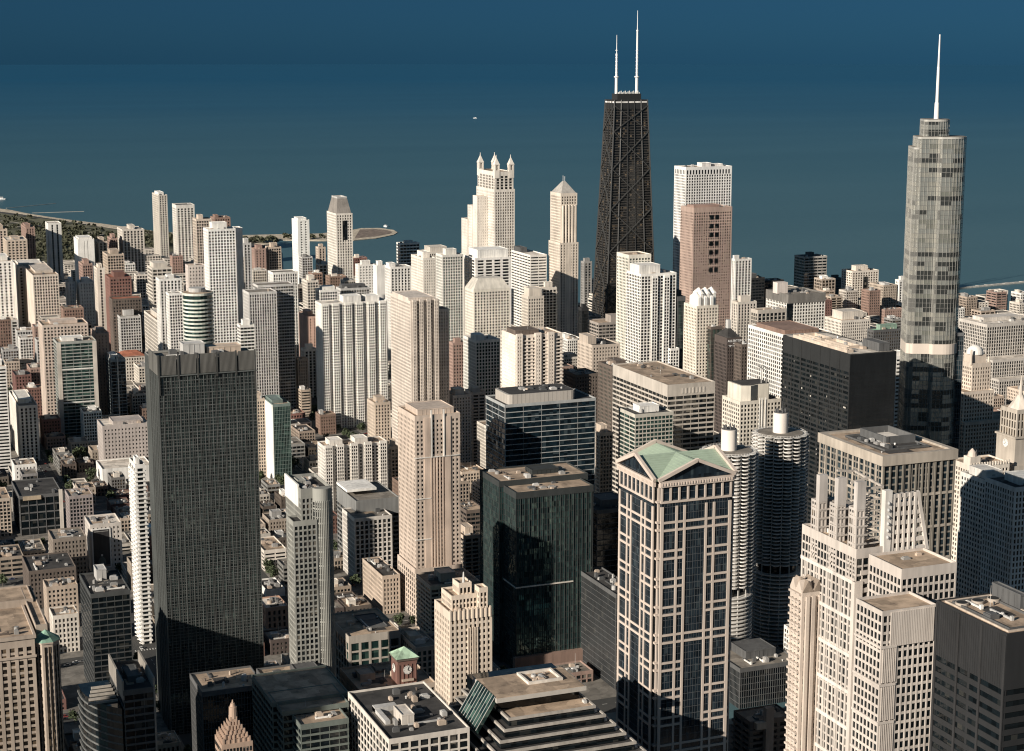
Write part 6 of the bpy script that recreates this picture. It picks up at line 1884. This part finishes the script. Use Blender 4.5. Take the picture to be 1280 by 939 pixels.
T('orange brick building with tall windows|, at the right foot of the dark gridded slab', 326, 332, 360, 762, 1190, ('grid', 4.6, 1.6, 4.4, 2.0), (0.45, .24, .14), 'dark', 'white', 'low_building', 'building', nu=3, pt=[], L=26)
T('banded parking deck|, left of the rounded tower, middle height', 324, 330, 358, 690, 1330, ('hbold'), 'cream', 'black', 'tan', 'parking_block', 'building', nu=4, pt=[], L=40)
T('pale podium with a dark square inset roof|, left of the brick clock tower', 416, 436, 501, 798, 1035, ('grid', 6, 1.2, 6.5, 1.6), (0.40, .34, .27), 'green', 'tan', 'low_building', 'building', nu=2, pt=[(.45, .25, .85, .8, .8)], pcol='dgrey', L=50, top=4)
T('low cream building with window rows|, right of the brick clock tower', 506, 520, 548, 812, 1010, ('grid', 4, 1.2, 4, 1.4), 'sand', 'green', 'grey', 'low_building', 'building', nu=4, pt=[(.1, .4, .6, .7, 3)], L=40)
T('cream low block with a long side wall|, below the grey-roofed cream office block', 466, 478, 500, 722, 1190, 'stone', 'tan', 'dark', 'dark', 'low_building', 'building', nu=4, pt=[], L=50)
T('brick bar with stacked balconies|, right foot of the tan stone tower', 574, 580, 600, 672, 1235, 'balc', 'sand', 'dark', 'tan', nu=2, L=26)
T('dark office block|, between the tan stone tower and the black mirror-glass tower', 575, 583, 606, 640, 1300, 'horiz', 'umber', 'dark', 'tan', 'office_building', 'building', nu=2, pt=[], L=30)
# ================================================================== UNSEEN TOWERS ADDED OUTSIDE THE FRAME (raised to cast shade into it)
for (lab, x, y, w, l, h) in (('added shade-casting tower on the west bank, outside the picture', -60, 740, 70, 45, 180),
                             ('added shade-casting tower at the river bend, outside the picture', -130, 655, 60, 60, 170),
                             ('added shade-casting block on the river, outside the picture', -40, 560, 80, 60, 140)):
    root = thing('office_tower', lab, 'tower', (x, y, 0))  # added shade-casting towers, sharing the office_tower name
    vol(root, 0, 0, w, l, 0, h, 'vert', wall_mat(C['grey']), G['dark'], roof_mat(R['grey']))
    ALL.append((x, y, h, w, l, None))

# ================================================================== FILLING THE BLOCKS WITH LESSER BUILDINGS
rnd = random.Random(77)
FILL = []


def overlaps(x0, y0, x1, y1, mgn=2.5):
    for (X, Y, Z, W, L, _) in ALL:
        if x0 < X + W + mgn and x1 > X - mgn and y0 < Y + L + mgn and y1 > Y - mgn:
            return True
    return False


for (bx0, by0, bx1, by1) in BLOCKS:
    cy = (by0 + by1) / 2; cx = (bx0 + bx1) / 2
    if cy < 960: continue
    far = cy > 2250
    nx = rnd.choice((3, 4)) if not far else rnd.choice((3, 4))
    if not far and project((bx0, by0, 0))[0] < 480: nx = rnd.choice((4, 5))
    ny = rnd.choice((2, 3)) if not far else 3
    for i in range(nx):
        for j in range(ny):
            w = (bx1 - bx0) / nx; l = (by1 - by0) / ny
            x0 = bx0 + i * w + rnd.uniform(0, 2); y0 = by0 + j * l + rnd.uniform(0, 2)
            x1 = bx0 + (i + 1) * w - rnd.uniform(.5, 4); y1 = by0 + (j + 1) * l - rnd.uniform(.5, 5)
            pxm = project((x0, y0, 10))[0]
            empty = .16 if pxm < 520 and cy < 1900 else .10
            if rnd.random() < empty or overlaps(x0, y0, x1, y1): continue
            if cy < 1250 and pxm < 640: h = rnd.uniform(6, 15)
            elif cy < 1750 and pxm < 500: h = rnd.choice((rnd.uniform(5, 12), rnd.uniform(8, 18), rnd.uniform(8, 24)))
            elif cy < 2250 and pxm < 500: h = rnd.choice((rnd.uniform(7, 16), rnd.uniform(12, 36)))
            elif cy < 2250: h = rnd.uniform(22, 75)
            else: h = rnd.choice((rnd.uniform(12, 26), rnd.uniform(20, 50), rnd.uniform(32, 78)))
            if cy > 3000: h = min(h, rnd.uniform(12, 45))
            if pxm < 150 and cy > 2700: h = min(h, 16)
            if pxm > 600 and cy < 1500: h = min(h, 22)
            if 590 < pxm < 800 and y0 < 1075: h = min(h, 8)
            FILL.append([x0, y0, x1 - x0, y1 - y0, h])


def id_raster(boxes, camx, camy, S=0.6):
    """painter's pass over the plain outlines of all buildings: what shows, and how large"""
    Wp, Hp = int(1280 * S), int(939 * S)
    buf = np.full((Hp, Wp), -1, int)
    order = sorted(range(len(boxes)), key=lambda i: -math.hypot(boxes[i][0] + boxes[i][2] / 2 - camx, boxes[i][1] + boxes[i][3] / 2 - camy))
    for i in order:
        x, y, w, l, h = boxes[i]
        if y < 60: continue
        P = {}
        for a in (0, 1):
            for b_ in (0, 1):
                for c_ in (0, 1):
                    u, v_ = project((x + a * w, y + b_ * l, c_ * h), camx, camy)
                    P[a, b_, c_] = (u * S, v_ * S)
        quads = [[P[0, 0, 1], P[1, 0, 1], P[1, 1, 1], P[0, 1, 1]], [P[0, 0, 0], P[1, 0, 0], P[1, 0, 1], P[0, 0, 1]]]
        quads.append([P[0, 0, 0], P[0, 1, 0], P[0, 1, 1], P[0, 0, 1]] if x > camx else [P[1, 0, 0], P[1, 1, 0], P[1, 1, 1], P[1, 0, 1]])
        for q in quads:
            q = np.array(q)
            r0, r1 = max(0, int(q[:, 1].min())), min(Hp - 1, int(q[:, 1].max()) + 1)
            for r_ in range(r0, r1 + 1):
                xs = []
                for k in range(4):
                    (xa, ya), (xb, yb) = q[k], q[(k + 1) % 4]
                    if (ya > r_ + .5) != (yb > r_ + .5):
                        xs.append(xa + (r_ + .5 - ya) * (xb - xa) / (yb - ya))
                if len(xs) >= 2:
                    c0, c1 = max(0, int(round(min(xs)))), min(Wp, int(round(max(xs))))
                    if c1 > c0: buf[r_, c0:c1] = i
    return buf, S


fixed = [(X, Y, W, L, Z) for (X, Y, Z, W, L, _) in ALL]
boxes = fixed + [tuple(q) for q in FILL]
seen = np.zeros(len(boxes))
BUF = None
for (cx_, cy_) in ((0, 0), (-45, 0), (45, 0)):
    buf, S = id_raster(boxes, cx_, cy_)
    if BUF is None: BUF = buf
    ids, cnt = np.unique(buf[buf >= 0], return_counts=True)
    for i_, c_ in zip(ids, cnt):
        seen[i_] = max(seen[i_], c_)
nf_ = len(fixed)
fs_ = [(seen[nf_ + k], k) for k in range(len(FILL)) if seen[nf_ + k] >= 3]
fs_.sort(reverse=True)
print('fill candidates', len(FILL), 'seen', len(fs_), 'fixed', nf_, 'things', len(SHORTS))
hid = [SHORTS[k][0] for k in range(len(SHORTS)) if False]
NMAX = 205
keep = fs_[:NMAX]; rest = fs_[NMAX:]

KINDS = [('red-brick', 'brick', 'brick'), ('brown', 'brown', 'brick'), ('cream', 'cream', 'grid'), ('white', 'white', 'grid'), ('tan', 'tan', 'grid'), ('rose-brick', 'rose', 'brick'),
         ('grey', 'grey', 'horiz'), ('pale grey', 'lgrey', 'grid'), ('sandy', 'sand', 'stone'), ('dark brown', 'umber', 'brick')]
KW = {'near': [0, 1, 2, 4, 5, 6, 8, 9, 3], 'far': [2, 3, 3, 4, 5, 7, 8, 2, 8, 1, 0]}
ROOFS = [('brown', 'tan'), ('grey', 'grey'), ('black', 'dark'), ('white', 'white')]
CENT = []
for (s_, X, Y, Z, W, L) in SHORTS:
    CENT.append((s_, *project((X + W / 2, Y, Z * .8)), Y))
made = []
for (area, k) in keep:
    x0, y0, w, l, h = FILL[k]
    rr = random.Random(k * 13 + 5)
    near = y0 < 2200
    u_, v0_ = project((x0 + w / 2, y0, h))
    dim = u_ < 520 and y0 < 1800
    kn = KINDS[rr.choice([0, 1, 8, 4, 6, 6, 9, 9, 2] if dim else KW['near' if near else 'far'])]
    rf = rr.choice(ROOFS[:3] if y0 < 1900 else ROOFS)
    u, v_ = project((x0 + w / 2, y0, h))
    cand = sorted(CENT, key=lambda c: math.hypot(c[1] - u, (c[2] - v_) * .6) + (0 if abs(c[3] - y0) < 500 else 60))
    size = 'low' if h < 16 else ('mid-rise' if h < 34 else 'tall')
    feat = rr.choice(['flat %s roof', '%s roof and parapet', 'cluttered %s roof', '%s roof with vents'])
    shape = 'wide' if w > l * 1.15 else ('deep' if l > w * 1.2 else 'boxy')
    lab = None
    for c in cand[:12]:
        dx, dy = u - c[1], y0 - c[3]
        rel = ('in front of' if dy < -120 else 'behind') if abs(dx) < 14 else (('just ' if abs(dx) < 45 else '') + ('left of' if dx < 0 else 'right of'))
        t_ = '%s %s %s building with a %s, %s the %s' % (size, shape, kn[0], feat % rf[0], rel, c[0])
        if len(t_.split()) > 25: continue
        words = t_.split()
        if len(words) > 16:
            t_ = '%s %s building, %s roof, %s the %s' % (size, kn[0], rf[0], rel, c[0]); words = t_.split()
        if len(words) > 16: continue
        if t_ in USED: continue
        lab = t_; break
    if lab is None: lab = '%s %s building near pixel' % (size, kn[0])
    root = thing('low_building' if h < 34 else 'apartment_building', lab, 'building', (x0, y0, 0), 'lesser buildings filling the city blocks')
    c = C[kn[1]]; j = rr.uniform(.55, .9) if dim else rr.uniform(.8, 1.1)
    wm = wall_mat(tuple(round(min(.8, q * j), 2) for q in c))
    stl = kn[2] if rr.random() < .7 else rr.choice(['vert', 'hbold', 'grid', 'balc', 'big'])
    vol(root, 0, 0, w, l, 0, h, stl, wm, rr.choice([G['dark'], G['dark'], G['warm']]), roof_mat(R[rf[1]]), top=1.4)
    if h > 26 or rr.random() < .4:
        a = rr.uniform(.1, .45); b2 = rr.uniform(.1, .5)
        pent(root, 0, 0, w, l, h, a, b2, a + rr.uniform(.2, .45), b2 + rr.uniform(.2, .4), rr.uniform(2.5, 5), wall_mat(C[rr.choice(['lgrey', 'cream', 'grey', 'white'])]), rib=False)
    if y0 < 1500 and w > 12: clutter(root, 1, 1, w - 1, l - 1, h, rr)
    if area > 60: units(root, 1, 1, w - 1, l - 1, h, rr.randrange(2, 6), rr, hmax=3)
    elif area > 25: units(root, 1, 1, w - 1, l - 1, h, 2, rr, hmax=3)
# the remaining small far roofs read as one mass
mw, mg, mf = MB(), MB(), MB()
for (area, k) in rest:
    x0, y0, w, l, h = FILL[k]
    mg.box(x0 + .5, y0 + .5, 0, x0 + w - .5, y0 + l - .5, h - 1)
    for q in range(int(h / 3.6)):
        mw.box(x0, y0, q * 3.6, x0 + w, y0 + l, q * 3.6 + 1.8)
    nb = max(2, int(w / 5))
    for q in range(nb + 1):
        mw.box(x0 + q * (w - 1.6) / nb, y0 - .1, 0, x0 + q * (w - 1.6) / nb + 1.6, y0 + .6, h - 1)
    mw.ring(x0 - .05, y0 - .05, x0 + w + .05, y0 + l + .05, h - 1, h + .8, .5)
    mf.box(x0 + .45, y0 + .45, h - .8, x0 + w - .45, y0 + l - .45, h)
o = mw.build('distant_rooftops', wall_mat(C['cream'], var=.35)); o['kind'] = 'stuff'
g2 = mg.build('glazing', G['dark'], o); g2['kind'] = 'stuff'
g3 = mf.build('roof', roof_mat(R['grey']), o); g3['kind'] = 'stuff'

# ================================================================== TREES
def leaf_mat(c):
    m, nt, p = nodes_of('foliage')
    g = N(nt, 'ShaderNodeNewGeometry'); oi = N(nt, 'ShaderNodeObjectInfo')
    n1 = N(nt, 'ShaderNodeTexNoise'); n1.inputs['Scale'].default_value = .5
    cr = N(nt, 'ShaderNodeValToRGB')
    cr.color_ramp.elements[0].position = .3; cr.color_ramp.elements[0].color = (*[q * .55 for q in c], 1)
    cr.color_ramp.elements[1].position = .7; cr.color_ramp.elements[1].color = (*[q * 1.5 for q in c], 1)
    nt.links.new(g.outputs['Position'], n1.inputs['Vector']); nt.links.new(n1.outputs['Fac'], cr.inputs[0]); nt.links.new(cr.outputs[0], p.inputs['Base Color'])
    p.inputs['Roughness'].default_value = .8
    return m


LEAF = leaf_mat((0.050, .066, .030))
BARK = wall_mat((0.10, .075, .055))


def crown_mb(seed, R0=4.2, H0=8.0, n=260):
    r = random.Random(seed); m = MB()
    cl = [(r.uniform(-.55, .55) * R0, r.uniform(-.55, .55) * R0, r.uniform(.38, 1.0) * H0, r.uniform(.38, .62) * R0) for _ in range(9)]
    for _ in range(n):
        c = r.choice(cl)
        d = Vector((r.gauss(0, 1), r.gauss(0, 1), r.gauss(0, 1))).normalized() * c[3] * r.uniform(.75, 1.05)
        p = Vector(c[:3]) + d * Vector((1, 1, .8)).length / 1.62
        s = r.uniform(.35, .8)
        a = Vector((r.gauss(0, 1), r.gauss(0, 1), r.gauss(0, 1))).normalized(); b_ = a.orthogonal().normalized(); c2 = a.cross(b_)
        m.quad(tuple(p - b_ * s - c2 * s), tuple(p + b_ * s - c2 * s * .6), tuple(p + b_ * s * .8 + c2 * s), tuple(p - b_ * s * .6 + c2 * s))
    return m


def trunk_mb():
    m = MB().tube(0, 0, 0, 4.0, .32, .2, k=7)
    for a in range(4):
        m.bar((0, 0, 3.0), (1.9 * math.cos(a * 1.6), 1.9 * math.sin(a * 1.6), 6.2), .14)
    return m


CR = [crown_mb(s).mesh('crown', LEAF) for s in range(5)]
TK = trunk_mb().mesh('trunk', BARK)
rt = random.Random(5)
spots = []
# rows along the streets of the left part, and the little squares
def free(x, y, r=3):
    if overlaps(x - r, y - r, x + r, y + r, .5): return False
    for (a, k) in fs_:
        q = FILL[k]
        if q[0] - r < x < q[0] + q[2] + r and q[1] - r < y < q[1] + q[3] + r: return False
    return True


for (bx0, by0, bx1, by1) in BLOCKS:
    if by0 > 2600: continue
    if project(((bx0 + bx1) / 2, by0, 0))[0] > 620: continue
    for k in range(9):
        for (x, y) in ((bx0 - 1 - 0.5, by0 + k * (by1 - by0) / 8), (bx1 + 1.5, by0 + k * (by1 - by0) / 8), (bx0 + k * (bx1 - bx0) / 8, by1 + 1.5)):
            if rt.random() < .55: spots.append((x + rt.uniform(-1, 1), y + rt.uniform(-1, 1), rt.uniform(.75, 1.25)))
for (px_, py_, n_, sp_) in ((120, 560, 26, 32), (150, 615, 22, 26), (50, 480, 30, 40), (30, 500, 20, 30), (350, 640, 18, 26), (345, 612, 10, 18), (160, 470, 14, 24), (345, 690, 8, 16)):
    gx, gy = ground(px_, py_, 1)
    for _ in range(n_):
        spots.append((gx + rt.gauss(0, sp_ * .6), gy + rt.gauss(0, sp_), rt.uniform(.9, 1.5)))
vis = []
for (x, y, s) in spots:
    u, v_ = project((x, y, 6))
    if not (0 <= u < 1280 and 0 <= v_ < 939) or not free(x, y): continue
    bi = BUF[min(BUF.shape[0] - 1, int(v_ * S)), min(BUF.shape[1] - 1, int(u * S))]
    if bi >= 0 and boxes[bi][1] < y - 4: continue
    vis.append((x, y, s, u))
print('trees', len(vis))
vis.sort(key=lambda q: q[1])
for (x, y, s, u) in vis[:280]:
    zone = ('the low blocks left of the dark gridded slab' if u < 190 else 'the blocks right of the dark gridded slab' if u < 420 else 'the low streets in the middle')
    dist = 'nearest' if y < 1300 else ('middle' if y < 1800 else 'far')
    lab = {'nearest': 'small dark street tree in shade among ', 'middle': 'dark leafy street tree between roofs in ', 'far': 'tiny far street tree beyond '}[dist] + zone
    t = thing('tree', lab, 'tree', (x, y, 1.1), 'street trees, ' + dist + ', in ' + zone, shared=True)
    t.scale = (s, s, s); t.rotation_euler = (0, 0, rt.uniform(0, 6))
    linked(CR[rt.randrange(5)], 'crown', t); linked(TK, 'trunk', t)

# the far wood of the lakeside park: one mass
mw = MB()
rw = random.Random(9)
for (pa, pb, n_) in (((-10, 270), (120, 290), 150), ((60, 292), (240, 312), 260), ((0, 288), (130, 326), 300), ((180, 296), (250, 308), 60), ((300, 300), (345, 305), 70), ((20, 300), (160, 330), 160), ((355, 296), (405, 299.5), 25), ((240,300),(300,308),60)):
    for _ in range(n_):
        px_ = rw.uniform(pa[0], pb[0]); py_ = rw.uniform(pa[1], pb[1])
        if py_ < 262 + (px_ + 10) * .125 + 5 and px_ < 300: continue
        if rw.random() < .42: continue
        x, y = ground(px_, py_, 1)
        if overlaps(x - 5, y - 5, x + 5, y + 5): continue
        R0 = rw.uniform(4, 8)
        for _ in range(22):
            d = Vector((rw.gauss(0, 1), rw.gauss(0, 1), abs(rw.gauss(0, 1)))).normalized()
            p_ = Vector((x, y, 5)) + Vector((d.x * R0, d.y * R0 * 1.3, d.z * R0 * .9)) * rw.uniform(.6, 1)
            a = Vector((rw.gauss(0, 1), rw.gauss(0, 1), rw.gauss(0, 1))).normalized(); b_ = a.orthogonal().normalized(); c2 = a.cross(b_); s = rw.uniform(1.3, 2.6)
            mw.quad(tuple(p_ - b_ * s - c2 * s), tuple(p_ + b_ * s - c2 * s), tuple(p_ + b_ * s + c2 * s), tuple(p_ - b_ * s + c2 * s))
o = mw.build('park_wood', leaf_mat((0.062, .064, .036))); o['kind'] = 'stuff'

# ================================================================== VEHICLES, BOATS, BREAKWATER
def car_parts(col, L=4.6, W=1.85, H=1.45, name='car'):
    m = MB()
    m.prism([(-W / 2, -L / 2), (W / 2, -L / 2), (W / 2, L / 2), (-W / 2, L / 2)], .35, .85)
    b1 = [(-W / 2 + .05, -L * .32), (W / 2 - .05, -L * .32), (W / 2 - .05, L * .22), (-W / 2 + .05, L * .22)]
    b2 = [(-W / 2 + .25, -L * .22), (W / 2 - .25, -L * .22), (W / 2 - .25, L * .08), (-W / 2 + .25, L * .08)]
    cab = MB().prism(b1, .85, H, b2)
    top = MB().prism([(x * .96, y * .96) for x, y in b2], H, H + .04)
    wh = MB()
    for sx_ in (-1, 1):
        for sy_ in (-1, 1):
            n = len(wh.v); k = 10
            for dx in (0, .22 * -sx_):
                for i in range(k):
                    a = 2 * math.pi * i / k
                    wh.v.append((sx_ * W / 2 + dx, sy_ * L * .32 + .32 * math.cos(a), .32 + .32 * math.sin(a)))
            wh.f.append(tuple(n + i for i in range(k))); wh.f.append(tuple(n + k + i for i in range(k)))
            for i in range(k):
                wh.f.append((n + i, n + (i + 1) % k, n + k + (i + 1) % k, n + k + i))
    return m, cab, top, wh


CARC = [('white', (0.75, .74, .70)), ('black', (0.02, .02, .02)), ('silver', (0.42, .42, .41)), ('red', (0.35, .03, .02)), ('blue', (0.04, .07, .18)), ('grey', (0.14, .14, .14))]
WB = wall_mat((0.02, .02, .02), .8)
CM = {}
for nme, c in CARC:
    a, cb, tp, wh = car_parts(c)
    pm = wall_mat(c, .25, .02, 'car_paint')
    CM[nme] = (a.mesh('body', pm), cb.mesh('window', G['black']), tp.mesh('roof', pm), wh.mesh('wheels', WB))
cars = 0
rc = random.Random(21)
CAND = []
for i in range(0, 17):
    for j in range(0, 16):
        xs = SX0 + i * SDX; ys = SY0 + j * SDY
        for k in range(5):
            CAND.append((xs + rc.choice((-6.2, -2.6, 2.6, 6.2)), ys + rc.uniform(10, SDY - 10), 0)); CAND.append((xs + rc.uniform(10, SDX - 10), ys + rc.choice((-6, -2.4, 2.4, 6)), 1))
for (x, y, o_) in CAND:
    u, v_ = project((x, y, 1.5))
    if not (0 <= u < 1280 and 0 <= v_ < 939) or overlaps(x - 3, y - 3, x + 3, y + 3, 0): continue
    bi = BUF[min(BUF.shape[0] - 1, int(v_ * S)), min(BUF.shape[1] - 1, int(u * S))]
    if bi >= 0: continue
    cn = rc.choice(CARC)[0]
    zone = 'left of the dark gridded slab' if u < 190 else ('right of the dark gridded slab' if u < 480 else 'between the towers in the right half')
    if cars >= 110: break
    t = thing('parked_car', '%s car on the street %s' % (cn, zone), 'car', (x, y, 1.0), '%s cars on the streets %s' % (cn, zone), shared=True)
    t.rotation_euler = (0, 0, o_ * math.pi / 2)
    a, cb, tp, wh = CM[cn]
    linked(a, 'body', t)
    c_ = linked(cb, 'window', t); linked(tp, 'roof', t)
    cars += 1
print('cars', cars)
# orange truck on the shaded street at the lower right
x, y = ground(1202, 722, 1)
t = thing('truck', 'orange-roofed box truck on the shaded street at lower right', 'truck', (x, y, 1.0))
t.rotation_euler = (0, 0, 1.25)
MB().box(-1.4, -5, .9, 1.4, 2.6, 3.8).build('cargo_box', wall_mat((0.45, .24, .14)), t)
MB().prism([(-1.25, 2.8), (1.25, 2.8), (1.25, 5), (-1.25, 5)], .6, 2.7, [(-1.2, 2.8), (1.2, 2.8), (1.2, 4.2), (-1.2, 4.2)]).build('cab', wall_mat((0.5, .45, .4)), t)
for sx_ in (-1, 1):
    for yy in (-3.5, 3.8):
        o = MB().tube(0, 0, -.15, .15, .5, k=14).build('wheel', WB, t, (sx_ * 1.2, yy, .5)); o.rotation_euler = (0, math.pi / 2, 0)


def boat(px_, py_, s, rot, label):
    x, y = ground(px_, py_, 0)
    t = thing('boat', label, 'boat', (x, y, 0)); t.scale = (s, s, s); t.rotation_euler = (0, 0, rot)
    hull = [(-1.6, -5), (1.6, -5), (1.9, 0), (1.2, 3.5), (0, 6), (-1.2, 3.5), (-1.9, 0)]
    MB().prism([(x * .75, y * .92) for x, y in hull], -.3, 1.2, hull).build('hull', wall_mat((0.8, .79, .77), .4, .02), t)
    MB().box(-1.1, -2.5, 1.2, 1.1, 1.6, 2.8).build('cabin', wall_mat((0.78, .77, .75), .4, .02), t)
    MB().box(-1.15, -2.2, 1.9, 1.15, 1.65, 2.4).build('window', G['black'], t)
    MB().tube(0, -.5, 2.8, 6.5, .08, k=6).build('mast', WB, t)


boat(594, 148, 2.3, 1.1, 'small white boat alone on the open lake above the centre')
boat(1, 249.5, 2.6, 1.4, 'white boat off the beach at the left edge')
boat(482, 283.5, 1.6, .3, 'small white boat off the tip of the sand spit')
# long breakwater, right
x0, y0 = ground(1195, 361, .5); x1, y1 = ground(1290, 352, .5)
d = Vector((x1 - x0, y1 - y0, 0)); n_ = Vector((-d.y, d.x, 0)).normalized() * 4
m = MB(); mm_ = 26
rb = random.Random(3)
for i in range(mm_):
    a = Vector((x0, y0, 0)) + d * (i / mm_); b_ = Vector((x0, y0, 0)) + d * ((i + .985) / mm_)
    h = 2.2 + rb.uniform(-.3, .3)
    m.prism([tuple((a - n_)[:2]), tuple((b_ - n_)[:2]), tuple((b_ + n_)[:2]), tuple((a + n_)[:2])], -1, h)
tag(m.build('breakwater', wall_mat((0.50, .46, .39))), 'long thin pale breakwater in the lake at the right edge', 'breakwater')
# faint water intake crib and piers off the left shore
for (pa, pb, lab) in (((8, 260.5), (70, 254.5), 'thin dark groyne running out from the left beach'), ((40, 266.5), (105, 264.5), 'second thin groyne off the left beach, nearer the park')):
    xa, ya = ground(*pa, 0); xb, yb = ground(*pb, 0)
    m = MB().bar((xa, ya, .4), (xb, yb, .4), 3.0, 1.0)
    tag(m.build('groyne', wall_mat((0.40, .37, .31))), lab, 'groyne')
print('objects', len(bpy.data.objects))
for o_ in bpy.data.objects:
    if o_.get('label') and not (4 <= len(o_['label'].split()) <= 16): print('LABEL LEN', len(o_['label'].split()), o_['label'])
